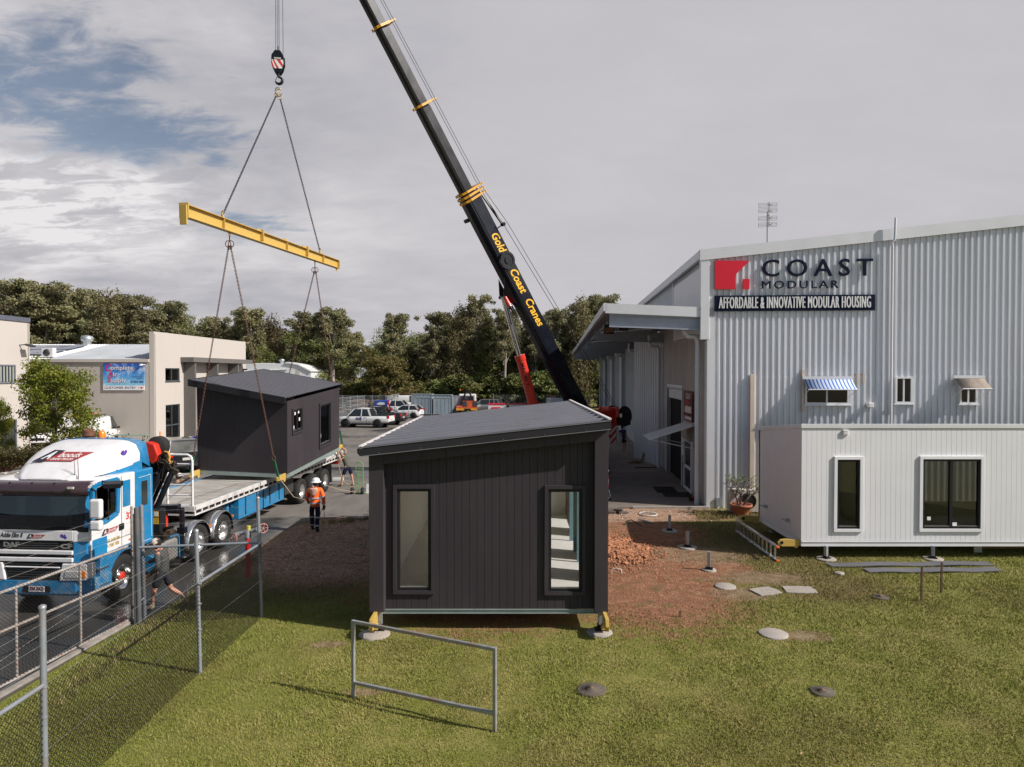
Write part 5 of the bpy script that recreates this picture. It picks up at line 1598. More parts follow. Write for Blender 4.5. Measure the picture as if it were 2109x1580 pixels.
 sb(mb, (.55, 1.2, -.75), (.1, 4.2, .7)); sb(mb, (-.55, 1.2, -.75), (.1, 4.2, .7)); sb(mb, (.55, -1.0, -.1), (.1, 2.3, .8)); sb(mb, (-.55, -1.0, -.1), (.1, 2.3, .8)); sb(mb, (0, 0.8, -1.05), (1.1, 4.8, .12)); sb(mb, (0, -1.9, .0), (1.3, .12, .9))
 put(mb, 'slewing_frame', M_RED, bevel=.03)
 for dx in (-.35, .1, .5):
  mb = MB(); p = V((5.05 + dx, 36.2 - dx * .3, 3.2)); mb.tube([p + V((0, 0, -.4)), p + V((0, 0, .2))], .08, 10); mb.cbox(p + V((0, 0, -.1)), (.16, .3, .5)); put(mb, 'slewing_bracket', M_RED, bevel=.02)
 mb = MB(); mb.lathe([(.55, -.5), (.55, -.42), (.36, -.42), (.36, .42), (.55, .42), (.55, .5)], (0, 0, 0), 'x', 28); mb.lathe([(.12, -.53), (.12, .53)], (0, 0, 0), 'x', 16)
 mb.tf(Matrix.Translation(WN) @ Rm.to_4x4()); put(mb, 'winch', M_BLACKP)
 mb = MB(); mb.cbox(WN + V((.02, -.62, .06)), (.2, .02, .2)); put(mb, 'hub_cap', M_ALU)
 mb = MB(); mb.cbox(WN + V((-.1, .35, -.15)), (1.5, .9, .7), rot=Rm); put(mb, 'counterweight', M_BLACKP, bevel=.05)
 # carrier (local coordinates: y away from camera)
 Wc = 1.37
 mb = MB(); mb.box((-Wc + .35, -7.6, .75), (Wc - .35, 8.2, 1.25)); mb.build('chassis', M_BLACK, t, bevel=.02)
 mb = MB(); mb.box((-Wc, -6.2, 1.25), (Wc, 5.2, 1.38)); mb.build('deck', M_RED, t)
 mb = MB(); mb.box((-Wc, 5.4, .7), (Wc, 8.3, 2.1)); mb.build('carrier_cab', M_RED, t, bevel=.12)
 mb = MB(); mb.box((-Wc - .0, 5.2, 1.45), (Wc + .02, 5.6, 3.0)); mb.build('rear_cab_panel', M_BLACKP, t, bevel=.05)
 for y in (-4.2, -2.6, 4.0, 6.9):
  for sx in (-1, 1): wheel(t, (sx * (Wc - .2), y, .62), .62, .36, sx, hub=M_STEEL)
 # tall striped board on the right rear, and striped outrigger near end
 stripe = stripe_mat()
 P = V((6.28, 43.2, 0))
 mb = MB(); mb.cbox(V((5.42, 36.6, 2.15)), (.34, .05, 1.55)); put(mb, 'warning_board', stripe)
 mb = MB(); rows = [[V((5.62 + .16 * sin(a), 36.75 + .3 * (1 - cos(a)), z)) for a in (0, .5, 1.0, 1.5)] for z in (1.45, 2.1)]; mb.grid(rows); put(mb, 'mudguard', M_ALU)
 mb = MB(); mb.cbox(V((5.2, 36.5, 3.0)), (.28, .2, .3)); put(mb, 'mirror', M_BLACK, bevel=.03)
 mb = MB(); q = V((3.80, 27.6, 0)); mb.box((q.x - .25, q.y, .55), (q.x + .11, q.y + .35, 1.08)); put(mb, 'outrigger', M_BLACK)
 mb = MB(); mb.box((q.x - .27, q.y - .02, .52), (q.x + .12, q.y - .001, .98)); put(mb, 'warning_board', stripe)
 mb = MB(); mb.tube([(q.x - .05, q.y + .15, .05), (q.x - .05, q.y + .15, .6)], .09, 14); mb.lathe([(.28, .03), (.28, .08), (.12, .14)], (q.x - .05, q.y + .15, 0)); put(mb, 'outrigger_jack', M_STEEL)
 mb = MB(); mb.cbox((q.x + .05, q.y - .02, 1.2), (.2, .2, .3)); put(mb, 'outrigger_box', M_BLACK)
 mb = MB(); mb.cbox((q.x + .07, q.y - .125, 1.24), (.08, .004, .08)); put(mb, 'label_plate', M_WHITE)
 mb = MB(); mb.tube([(q.x + .0, q.y - .1, .5), (q.x + .13, q.y - .14, .42), (q.x + .16, q.y - .15, .2), (q.x + .05, q.y - .1, .05)], .015, 6); put(mb, 'hose', M_WHITE)
 return t
def stripe_mat():
 m = bpy.data.materials.new('red white stripes'); nt, N, L, b = nodes(m)
 tc = N.new('ShaderNodeTexCoord'); sp = N.new('ShaderNodeSeparateXYZ'); L.new(tc.outputs['Object'], sp.inputs[0])
 a = N.new('ShaderNodeMath'); a.operation = 'MULTIPLY'; L.new(sp.outputs[2], a.inputs[0]); a.inputs[1].default_value = 2.6
 c = N.new('ShaderNodeMath'); c.operation = 'MULTIPLY_ADD'; L.new(sp.outputs[0], c.inputs[0]); c.inputs[1].default_value = -3.2; L.new(a.outputs[0], c.inputs[2])
 f = N.new('ShaderNodeMath'); f.operation = 'FRACT'; L.new(c.outputs[0], f.inputs[0])
 g = N.new('ShaderNodeMath'); g.operation = 'GREATER_THAN'; L.new(f.outputs[0], g.inputs[0]); g.inputs[1].default_value = .5
 x = N.new('ShaderNodeMix'); x.data_type = 'RGBA'; L.new(g.outputs[0], x.inputs[0]); x.inputs[6].default_value = (.7, .02, .015, 1); x.inputs[7].default_value = (.75, .72, .72, 1)
 L.new(x.outputs[2], b.inputs['Base Color']); b.inputs['Roughness'].default_value = .5
 return m
def wheel(parent, c, R, w, side, hub=None, rimr=.56, spokes=0, name='wheel'):
 """wheel on an x axle; side +1 = outer face towards +x.  wheel > rim"""
 hub = hub or M_ALU
 x, y, z = c
 h = w / 2
 prof = [(R * rimr, -h * .9), (R * .80, -h), (R * .95, -h * .92), (R, -h * .6), (R, h * .6), (R * .95, h * .92), (R * .80, h), (R * rimr, h * .9)]
 mb = MB(); mb.lathe(prof, c, 'x', 28, caps=False)
 for k in range(28):   # tread blocks
  a = 2 * pi * (k + .5) / 28
  mb.cbox((x, y + cos(a) * (R + .001), z + sin(a) * (R + .001)), (w * .55, .03 * R / .5, .018), rot=Euler((a - pi / 2, 0, 0)).to_matrix())
 o = mb.build(name, M_RUBBER, parent)
 s = side
 r = R * rimr
 mb = MB(); mb.lathe([(r, -s * h * .6), (r * .98, s * h * .88), (r * .93, s * h * .9), (r * .86, s * h * .25), (r * .45, s * h * .1), (r * .38, s * h * .55), (r * .3, s * h * .62), (.001, s * h * .62)], c, 'x', 28, caps=False)
 if spokes:
  for k in range(spokes):
   a = 2 * pi * k / spokes
   mb.bar((x + s * h * .5, y, z), (x + s * h * .72, y + cos(a) * r * .92, z + sin(a) * r * .92), r * .16, .03, (1, 0, 0))
 mb.build('rim', hub, o)
 return o
crane()
# ================================================================== TRUCK AND TRAILER
M_TW = mat('white truck paint', (.74, .72, .72), .3, var=.03, coat=.5, dirt=(.42, .37, .32), dscale=2.5, damt=.38)
M_TB = mat('blue truck paint', (.012, .20, .42), .32, var=.08, coat=.4, dirt=(.22, .24, .26), dscale=4, damt=.35)
M_TBD = mat('worn blue paint', (.012, .19, .40), .5, var=.1, dirt=(.32, .30, .27), dscale=7, damt=.9)
M_WSC = mat('dark windscreen', (.022, .026, .024), .04, var=.6, vs=1.2, coat=1.0)
M_VISOR = mat('smoked plum visor', (.055, .032, .036), .15, var=.1, coat=.8)
M_SIGNR = mat('sign red', (.36, .035, .03), .4, var=.05)
M_SIGNK = mat('sign black', (.02, .018, .035), .4, var=.05)
M_GREASE = mat('oily steel', (.05, .042, .035), .35, .5, var=.6, vs=9, dirt=(.18, .12, .06), dscale=6, damt=.6)
TA = -atan(.0726)
def plaque(parent, M, w):
 M = M @ Matrix.Diagonal((w, w, w, 1))
 mb = MB().add([(.02, .02, 0), (.78, .02, 0), (1, .2, 0), (.17, .2, 0)], [(0, 1, 2, 3)]); mb.tf(M); b = mb.build('logo_panel', M_SIGNR, parent, fixn=False)
 mb = MB().add([(-.01, 0, .004), (.22, .005, .004), (.376, .225, .004), (.14, .235, .004)], [(0, 1, 2, 3)]); mb.tf(M); mb.build('logo_block', M_SIGNK, b, fixn=False)
 for s, sz, x, y, wd, bo, sh in (('A', .21, .185, .118, .15, .006, .35), ('boods', .135, .60, .13, .44, .001, .25), ('CRANE TRUCKS', .055, .53, .05, .46, 0, .3)):
  o = text('lettering', s, sz, M_WHITE, b, (0, 0, 0), Euler((0, 0, 0)), .001, shear=sh, bold=bo, width=wd)
  o.matrix_local = M @ Matrix.Translation((x, y, .008))
def flag_sticker(parent, M, w):
 M = M @ Matrix.Diagonal((w, w, w, 1))
 pts = [(0, .75), (.25, 1), (.45, .7), (.7, .95), (.8, .55), (1, .3), (.75, .0), (.5, .25), (.25, .3), (.1, .4)]
 mb = MB().add([(x, y * .75, 0) for x, y in pts], [tuple(range(len(pts)))]); mb.tf(M)
 mb.build('flag_sticker', mat('violet sticker', (.10, .05, .32), .5, var=.3, vs=20), parent, fixn=False)
def tractor():
 t = thing('truck', 'blue and white cab over truck tractor with folded loading crane behind the chain link gate', 'truck', (-10.2, 14.5, 0), TA)
 HW = 1.22
 # cab shell
 mb = MB(); mb.box((-HW, .98, 1.22), (HW, 1.62, 2.87)); cab = mb.build('cab', M_TW, t, bevel=.03, seg=3)
 for s in (-1, 1): MB().ext([(.10, 1.22), (.04, 1.86), (.06, 1.93), (.60, 1.94), (.979, 2.0), (.979, 1.22)], 'x', s * (HW - .06), s * HW).build('door', M_TW, t, bevel=.01)
 MB().ext([(.20, 2.70), (.24, 2.80), (.36, 2.87), (.979, 2.87), (.979, 2.76), (.26, 2.69)], 'x', -HW, HW).build('cab_roof', M_TW, t, bevel=.02)
 mb = MB(); mb.ext([(.12, 1.3), (.08, 1.84), (.16, 1.93), (.42, 1.90), (.5, 1.75), (.5, 1.3)], 'x', -HW + .07, HW - .07); ib = mb.build('dashboard', mat('beige grey dash', (.20, .19, .16), .7, var=.2), t, bevel=.02)
 for sx in (-.62, .62):
  mb = MB(); mb.cbox((sx, .88, 2.0), (.5, .14, .75)); mb.cbox((sx, .86, 2.46), (.28, .1, .2)); mb.build('seat', mat('seat cloth', (.06, .06, .065), .9), t, bevel=.04)
 mb = MB(); ringm(mb, (.62, .50, 2.06), .22, .018, (0, -.8, .6), 22); mb.tube([(.42, .5, 2.06), (.82, .5, 2.06)], .015, 6); mb.build('steering_wheel', M_BLACK, t, fixn=False)
 mb = MB(); mb.ext([(1.622, 1.05), (1.622, 2.88), (2.32, 2.88), (2.32, 1.05)], 'x', -HW - .01, HW + .01); sl_ = mb.build('sleeper_panel', M_TB, t, bevel=.04)
 for s in (-1, 1):
  mb = MB(); x = s * (HW + .012); mb.box((x, 1.84, 2.02), (x + s * .008, 2.06, 2.60)); mb.build('side_window', M_WSC, sl_)
 mb = MB(); x = HW + .013
 for (y0, z0, y1, z1) in ((1.72, 1.15, 1.72, 1.85), (1.72, 2.7, 2.2, 2.72), (2.2, 2.72, 2.22, 1.2), (1.72, 1.15, 2.2, 1.15)): mb.bar((x, y0, z0), (x, y1, z1), .006, .014, (1, 0, 0))
 mb.build('pinstripe', M_WHITE, sl_)
 # front: black cowl, windscreen, bonnet band, grille
 def zy(z): return .04 + (z - 1.86) * .19
 mb = MB(); mb.add([(-1.16, zy(1.90) - .012, 1.90), (1.16, zy(1.90) - .012, 1.90), (1.12, zy(2.66) - .012, 2.66), (-1.12, zy(2.66) - .012, 2.66)], [(0, 1, 2, 3)])
 wsn = mb.build('windscreen', glass('windscreen glazing', (.50, .54, .50), .93, .02), t)
 mb = MB(); mb.bar((-1.2, .02, 1.86), (1.2, .02, 1.86), .06, .1, mi=0); mb.build('cowl', M_BLACK, t, bevel=.01)
 for x0, x1 in ((-.9, -.15), (-.1, .65)):
  mb = MB(); mb.tube([(x0, .0, 1.90), (x1, -.01, 1.99)], .012, 6); mb.tube([(x0 - .1, -.01, 1.96), (x1 - .25, -.012, 1.985)], .01, 6); mb.build('wiper', M_BLACK, wsn)
 for s in (-1, 1):
  mb = MB(); mb.add([(s * 1.13, -.0, 1.9), (s * 1.235, .05, 1.84), (s * 1.235, .22, 2.74), (s * 1.09, .14, 2.7)], [(0, 1, 2, 3)]); mb.build('pillar', M_TB, t)
 # tinted bug deflector across the lower windscreen
 mb = MB(); rows = []
 for k in range(13):
  x = -1.22 + 2.44 * k / 12; y = -.13 + .16 * abs(x / 1.22) ** 3
  rows.append([(x, y + .05, 1.93), (x, y, 2.17 + .06 * abs(x / 1.22) ** 4)])
 mb.grid(rows); mb.build('insect_screen', glass('smoked glazing', (.25, .25, .25), .9, .05), t)
 # smoked visor with marker lamps
 mb = MB(); rows = []
 for k in range(17):
  x = -1.2 + 2.4 * k / 16; b = .10 * abs(x / 1.2) ** 4
  rows.append([(x, .16 + b, 2.87), (x, -.04 + b, 2.84), (x, -.13 + b * 1.6, 2.74), (x, -.12 + b * 1.6, 2.62), (x, -.03 + b, 2.57)])
 mb.grid(rows); vs = mb.build('sun_visor', M_VISOR, t)
 for x in (-1.0, -.5, 0, .5): MB().bar((x, -.02, 2.86), (x + .02, -.137, 2.66), .035, .02, (0, -1, .3)).build('visor_bracket', M_BLACK, vs)
 for x in (-.93, .93): MB().cbox((x, -.12, 2.77), (.13, .04, .04)).build('marker_lamp', M_LAMP, vs)
 # bonnet band
 mb = MB(); mb.box((-.9, -.03, 1.62), (.9, .06, 1.84)); mb.ext([(.901, -.03), (1.18, .03), (1.235, .14), (1.235, .4), (.901, .4)], 'z', 1.60, 1.84); mb.ext([(-.901, -.03), (-1.18, .03), (-1.235, .14), (-1.235, .4), (-.901, .4)], 'z', 1.60, 1.84)
 bb = mb.build('bonnet_band', M_TW, t, bevel=.012)
 F = Matrix(((1, 0, 0, 0), (0, 0, -1, 0), (0, 1, 0, 0), (0, 0, 0, 1)))
 plaque(bb, Matrix.Translation((-.13, -.034, 1.665)) @ F, .42)
 flag_sticker(bb, Matrix.Translation((.62, -.034, 1.66)) @ F, .16)
 text('lettering', 'Addie Elim II', .14, M_BLACK, bb, (-.48, -.034, 1.73), None, .001, shear=.4, width=.52, bold=.002)
 # grille
 mb = MB(); mb.box((-.9, -.0, 1.16), (.9, .08, 1.615)); mb.ext([(-.64, 1.159), (.64, 1.159), (.56, .80), (.50, .73), (-.50, .73), (-.56, .80)], 'y', -.03, .1)
 gr = mb.build('grille', M_BLACK, t, bevel=.01)
 for z0, z1, hw in ((1.33, 1.42, .9), (1.17, 1.265, .9), (1.04, 1.07, .62)): MB().box((-hw, -.055, z0), (hw, .0, z1)).build('grille_bar', M_TW, gr, bevel=.015)
 mb = MB()
 for k in range(7): mb.box((-.56 + k * .004, -.036, .78 + k * .055), (.56 - k * .004, -.031, .795 + k * .055))
 for k in range(3): mb.box((-.36, -.01, 1.45 + k * .05), (.55, -.001, 1.475 + k * .05))
 mb.build('grille_mesh', M_STEEL, gr)
 text('lettering', 'DAF', .14, M_ALU, gr, (-.50, -.006, 1.52), None, .006, width=.36, bold=.006)
 text('lettering', 'CF', .13, M_ALU, gr, (.74, -.006, 1.50), None, .006, width=.27, bold=.006)
 for s in (-1, 1):
  mb = MB(); mb.ext([(s * .90, -.02), (s * 1.16, .03), (s * 1.23, .14), (s * 1.23, .6), (s * .90, .6)], 'z', 1.16, 1.598); mb.build('corner_panel', M_TB, t, bevel=.012)
  mb = MB()
  pts = [(s * .67, 1.15), (s * 1.235, 1.14), (s * 1.25, .84), (s * 1.2, .79), (s * .60, .77)]
  mb.ext(pts, 'y', -.06, .20); h = mb.build('headlamp_housing', M_TW, t, bevel=.025)
  mb = MB(); mb.ext([(s * .73, .85), (s * .75, .99), (s * 1.04, 1.0), (s * 1.04, .85)], 'y', -.075, -.05); mb.build('headlight', M_LAMP, h, bevel=.01)
  mb = MB(); mb.ext([(s * 1.05, .85), (s * 1.05, 1.0), (s * 1.2, 1.0), (s * 1.2, .86)], 'y', -.075, -.05); mb.build('indicator', M_AMBER, h, bevel=.01)
 # bumper
 mb = MB()
 pl = [(-1.25, .45), (-1.25, .35), (-1.2, .08), (-.95, -.04), (.95, -.04), (1.2, .08), (1.25, .35), (1.25, .72), (-1.25, .72)]
 rows = [[(x, y, z) for x, y in pl] for z in (.46, .50, .72, .77)]
 rows[0] = [(x * .98, y + .03, .45) for x, y in pl]
 mb.grid(rows, smooth=False, closed=True); mb.add(rows[-1], [tuple(range(len(pl)))]); mb.add(rows[0], [tuple(reversed(range(len(pl))))])
 bp_ = mb.build('bumper', M_TBD, t, bevel=.01)
 MB().ext([(-.24, .54), (-.20, .66), (.37, .66), (.41, .6), (.38, .52), (-.18, .52)], 'y', -.046, -.02).build('bumper_recess', M_BLACK, bp_)
 pt = MB().box((-.08, -.056, .535), (.27, -.048, .655)).build('number_plate', mat('maroon white plate', (.66, .62, .63), .5), bp_)
 text('lettering', '350 RKE', .10, mat('maroon', (.12, .02, .03), .5), pt, (.095, -.058, .60), None, .001, width=.31, bold=.003)
 # steps and wheel arch
 for s in (-1, 1):
  x0, x1 = s * .9, s * 1.235
  arc = [(1.25 + .60 * cos(a), .50 + .62 * sin(a)) for a in [radians(q) for q in (180, 165, 150, 135, 120, 105, 90, 75, 60, 45, 30, 12)]]
  mb = MB(); mb.ext([(.36, 1.218), (.36, .50), (.64, .5)] + arc + [(1.86, 1.218)], 'x', x0, x1); a_ = mb.build('wheel_arch', M_TBD, t, bevel=.012)
  for y0, y1, z in ((.30, .64, .56), (.30, .62, .92)): MB().box((s * 1.05, y0, z), (s * 1.262, y1, z + .03)).build('step', M_ALU, a_)
  wheel(t, (s * 1.03, 1.25, .5), .5, .30, s, hub=M_CHROME, rimr=.60)
  MB().lathe([(.11, s * .0), (.11, s * .10), (.08, s * .125), (.001, s * .13)], (s * 1.03, 1.25, .5), 'x', 20).build('hub', M_RED, t)
 for s in (-1, 1):
  x = s * (HW + .002)
  mb = MB(); sp_ = [(.15, 1.90), (.19, 2.66), (.30, 2.78), (.98, 2.79), (1.02, 2.70), (.98, 2.02), (.60, 1.92)]
  for p_, q_ in zip(sp_, sp_[1:] + sp_[:1]): mb.bar((x - s * .02, *p_), (x - s * .02, *q_), .10, .06, (1, 0, 0))
  wf = mb.build('window_surround', M_TB, t)
  mb = MB(); mb.ext([(.19, 1.93), (.22, 2.66), (.32, 2.74), (.93, 2.74), (.97, 2.68), (.93, 2.05), (.58, 1.95)], 'x', x - s * .03, x - s * .024); mb.build('side_window', M_GLASSD, wf)
  mb = MB(); mb.box((x + s * .02, .60, 1.95), (x + s * .028, .64, 2.74)); mb.build('window_bar', M_BLACK, wf)
  MB().box((x, 1.15, 2.12), (x + s * .008, 1.42, 2.72)).build('blue_panel', M_TB, t, bevel=.003)
  mb = MB(); mb.box((x, 1.0, 1.62), (x + s * .03, 1.16, 1.76)); mb.build('door_handle', M_BLACK, t, bevel=.01)
  mb = MB(); mb.bar((x + s * .003, 1.10, 1.26), (x + s * .003, 1.10, 2.84), .004, .012, (1, 0, 0)); mb.bar((x + s * .003, .2, 1.45), (x + s * .003, 1.6, 1.45), .004, .01, (1, 0, 0)); mb.build('door_seam', M_STEEL, t)
 x = HW + .004
 Sd = Matrix(((0, 0, 1, 0), (1, 0, 0, 0), (0, 1, 0, 0), (0, 0, 0, 1)))
 text('lettering', '32', .22, M_RED, cab, (x, 1.38, 1.88), frame_rot((0, 1, 0), (0, 0, 1)), .001, bold=.006, width=.24)
 plaque(cab, Matrix.Translation((x, .42, 1.62)) @ Sd, .58)
 gold = mat('gold lettering', (.42, .30, .07), .4)
 text('lettering', '(07) 55 348199', .10, gold, cab, (x, .72, 1.46), frame_rot((0, 1, 0), (0, 0, 1)), .001, bold=.003, width=.62)
 text('lettering', '0408 788 782', .10, gold, cab, (x, .72, 1.35), frame_rot((0, 1, 0), (0, 0, 1)), .001, bold=.003, width=.58)
 MB().box((x, 1.35, 1.32), (x + .02, 1.5, 1.35)).build('side_marker', M_AMBER, t)
 # mirrors
 for s in (-1, 1):
  mb = MB(); mb.tube([(s * 1.22, .12, 2.72), (s * 1.42, -.02, 2.68), (s * 1.44, -.02, 1.9), (s * 1.24, .1, 1.86)], .02, 8); m_ = mb.build('mirror_arm', M_BLACK, t)
  mb = MB(); mb.cbox((s * 1.44, -.04, 2.32), (.26, .13, .42)); mb.build('mirror', M_TW, m_, bevel=.05, seg=3)
  mb = MB(); mb.cbox((s * 1.44, -.04, 1.97), (.25, .14, .22)); mb.build('mirror', M_TW, m_, bevel=.05, seg=3)
 mb = MB(); mb.tube([(1.22, .45, 2.83), (1.46, .38, 2.78)], .02); mb.cbox((1.5, .42, 2.76), (.34, .22, .1), rot=Euler((.2, 0, .3)).to_matrix()); mb.build('kerb_mirror', M_BLACK, t, bevel=.03)
 # roof fairing
 secs = [(.30, .50, .52, 2.89, 2.86), (.40, .60, .64, 2.98, 2.86), (.62, .70, .80, 3.12, 2.87), (.95, .78, .92, 3.30, 2.90), (1.3, .84, 1.02, 3.45, 2.95), (1.62, .88, 1.08, 3.545, 3.0), (1.95, .90, 1.12, 3.59, 3.05)]
 rows = []
 for (y, ht, hb, zt_, zb) in secs:
  r = []
  for f in (-1, 1):
   side = [(f * hb, y, zb), (f * (hb + .005), y, zb + (zt_ - zb) * .4), (f * (hb * .5 + ht * .5 + .02), y, zb + (zt_ - zb) * .78), (f * ht * .93, y, zt_ - .035), (f * ht * .75, y, zt_ - .008)]
   r += side if f == -1 else side[::-1]
  rows.append(r)
  if f == 1: rows[-1] = r[:5] + [(-ht * .3, y, zt_), (ht * .3, y, zt_)] + r[5:]
 mb = MB(); mb.grid(rows); mb.add(rows[0], [tuple(range(len(rows[0])))], 0, True)
 fr = mb.build('roof_fairing', M_TW, t, fixn=True)
 mb = MB(); last = rows[-1]
 r2 = [(x, 2.02, z) for x, y, z in last]; r3 = [(x * .99, 2.36, min(z + .0, 3.62) if z > 3.3 else 2.885) for x, y, z in last]; r4 = [(x * .93, 2.50, max(2.885, z - .12) if z > 3.3 else 2.885) for x, y, z in last]
 r0 = [(x * 1.01, 1.952, z + (.012 if z > 3.3 else 0)) for x, y, z in last]
 mb.grid([r0, r2, r3, r4]); mb.add(r4, [tuple(reversed(range(len(r4))))]); mb.add(r0, [tuple(range(len(r0)))])
 for s in (-1, 1): mb.add([(s * .62, .62, 2.872), (s * 1.02, 1.3, 2.872), (s * 1.15, 2.0, 2.872), (s * 1.14, 2.0, 3.10), (s * 1.01, 1.25, 2.96), (s * .70, .6, 2.88)], [(0, 1, 2, 3, 4, 5)])
 cp = mb.build('fairing_cap', M_TB, fr)
 # logo on the sloping top
 yv = V((0, 1.62 - .62, 3.545 - 3.12)).normalized(); xv = V((1, 0, 0)); nv = xv.cross(yv)
 Mm = Matrix((xv, yv, nv)).transposed().to_4x4()
 plaque(fr, Matrix.Translation(V((-.60, .72, 3.165)) + nv * .035) @ Mm @ Matrix.Diagonal((1, 2.0, 1, 1)), 1.16)
 flag_sticker(fr, Matrix.Translation((1.05, 1.42, 3.20)) @ frame_rot((0, 1, .1), (-.12, 0, 1)).to_4x4(), .26)
 for x in (.62, .70): MB().tube([(x, .42, 2.87), (x + .02, .40, 3.05), (x - .03, .44, 3.42)], [.012, .006, .003], 5).build('aerial', M_BLACK, t)
 # behind the cab: exhaust, beacon
 mb = MB(); mb.tube([(-.72, 2.72, 1.2), (-.72, 2.72, 3.66), (-.70, 2.70, 3.74)], .11, 16); mb.tube([(-.72, 2.72, 3.6), (-.72, 2.72, 3.7)], .14, 16); mb.build('exhaust', mat('rusty exhaust', (.23, .10, .06), .6, .4, var=.4, vs=5), t)
 mb = MB(); mb.tube([(-.30, 2.62, 2.9), (-.30, 2.62, 3.52)], .03); mb.lathe([(.09, 0), (.09, .03)], (-.30, 2.62, 3.52)); st = mb.build('beacon_stand', M_BLACK, t)
 MB().lathe([(.085, 0), (.09, .05), (.08, .15), (.05, .18), (.001, .185)], (-.30, 2.62, 3.55)).build('beacon', M_AMBER, st)
 # chassis, tank, drive wheels, mudguards
 mb = MB(); mb.box((-.46, .5, .72), (-.36, 6.5, 1.0)); mb.box((.36, .5, .72), (.46, 6.5, 1.0))
 for y in (2.6, 3.7, 4.9, 6.2): mb.box((-.36, y, .75), (.36, y + .1, .95))
 mb.build('chassis', M_STEEL, t)
 mb = MB(); mb.ext([(.52, .36), (.62, .28), (1.08, .28), (1.18, .38), (1.18, .82), (1.10, .92), (.6, .92), (.52, .84)], 'y', 2.55, 3.45); tk = mb.build('fuel_tank', mat('dirty tank', (.40, .38, .35), .4, .5, var=.3, vs=4, dirt=(.12, .09, .06), dscale=4, damt=.8), t, bevel=.02)
 mb = MB(); mb.tube([(1.2, 2.7, .97), (1.2, 3.35, .97), (1.2, 3.47, .88), (1.2, 3.49, .3)], .02, 8); mb.build('hose', M_TB, tk)
 mb = MB(); mb.lathe([(.2, 0), (.2, .45)], (1.0, 2.42, .45), 'y', 18); mb.build('air_tank', M_TB, t)
 mb = MB(); mb.ext([(.3, .7), (.3, .95), (.5, 1.1), (1.0, 1.06), (1.12, .95), (1.12, .93)], 'y', 2.5, 3.6); mb.build('battery_cover', M_GREASE, t, bevel=.03)
 for y in (4.42, 5.76):
  for s in (-1, 1):
   wheel(t, (s * 1.0, y, .5), .5, .52, s, hub=M_ALU, rimr=.58)
   mb = MB(); rows = []
   for k in range(13):
    a = radians(-8 + 196 * k / 12); rows.append([(s * .70, y + cos(a) * .60, .5 + sin(a) * .60), (s * 1.24, y + cos(a) * .60, .5 + sin(a) * .60), (s * 1.255, y + cos(a) * .57, .5 + sin(a) * .57)])
   mb.grid(rows); g = mb.build('mudguard', M_ALU, t, fixn=False)
   g.modifiers.new('thickness', 'SOLIDIFY').thickness = .01
   MB().cbox((s * 1.2, y + .64, .82), (.05, .03, .06)).build('marker', M_AMBER, g)
 MB().lathe([(.5, 1.02), (.52, 1.1), (.5, 1.16)], (0, 5.2, 0), n=20).build('fifth_wheel', M_GREASE, t)
 # loading crane folded behind the cab
 mb = MB(); mb.box((-.4, 2.9, 1.0), (.4, 3.5, 1.35)); mb.tube([(.05, 3.2, 1.3), (.05, 3.2, 2.6)], .2, 14); cr = mb.build('loader_crane', M_BLACKP, t, bevel=.02)
 mb = MB(); mb.bar((-1.0, 3.05, 1.62), (1.18, 3.55, 1.62), .26, .2); mb.build('outrigger_beam', M_BLACKP, cr, bevel=.02)
 mb = MB(); mb.box((.4, 2.95, 1.1), (.9, 3.5, 1.5)); mb.box((.05, 3.2, 1.5), (.5, 3.55, 1.85)); mb.build('crane_base', M_RED, cr, bevel=.03)
 mb = MB(); mb.tube([(1.20, 3.62, 1.62), (1.20, 3.62, .55)], .065, 12); mb.tube([(1.20, 3.62, .55), (1.20, 3.62, .34)], .04, 10); mb.lathe([(.18, .3), (.18, .34), (.06, .4)], (1.20, 3.62, 0)); mb.box((1.1, 3.54, .95), (1.3, 3.7, 1.1)); mb.build('outrigger_leg', M_BLACKP, cr)
 # folded arms
 mb = MB(); mb.bar((.45, 2.85, 1.5), (.95, 3.15, 3.15), .24, .3, (0, 1, 0)); mb.tube([(.72, 2.75, 1.8), (1.12, 2.95, 2.85)], .075, 12); mb.tube([(.92, 2.9, 1.7), (1.3, 3.1, 2.75)], .07, 12); mb.tube([(.6, 3.1, 1.6), (1.0, 3.3, 2.7)], .05, 10); mb.build('crane_arm', M_BLACKP, cr, bevel=.015)
 mb = MB(); mb.ext([(.42, 3.18), (.95, 2.85), (1.05, 3.1), (.95, 3.38), (.78, 3.44), (.5, 3.4)], 'y', 2.8, 3.1); mb.build('crane_elbow', M_RED, cr, bevel=.03)
 mb = MB(); mb.lathe([(.001, 3.0), (.24, 3.0), (.26, 3.03), (.26, 3.2), (.24, 3.23), (.001, 3.23)], (.88, 0, 3.3), 'y', 24); mb.build('hose_reel', M_RUBBER, cr)
 mb = MB(); rj = random.Random(2)
 for k in range(26):
  c = V((rj.uniform(.9, 1.36), rj.uniform(2.85, 3.1), rj.uniform(2.62, 3.2)))
  if rj.random() < .5: mb.cbox(c, (rj.uniform(.05, .16), rj.uniform(.05, .15), rj.uniform(.05, .16)), rot=Euler((rj.random(), rj.random(), rj.random())).to_matrix())
  else: mb.tube([c, c + V((rj.uniform(-.18, .18), rj.uniform(-.1, .1), rj.uniform(-.18, .18))), c + V((rj.uniform(-.25, .1), 0, rj.uniform(-.3, .1)))], rj.uniform(.012, .035), 7)
 mb.build('valve_bank', M_GREASE, cr)
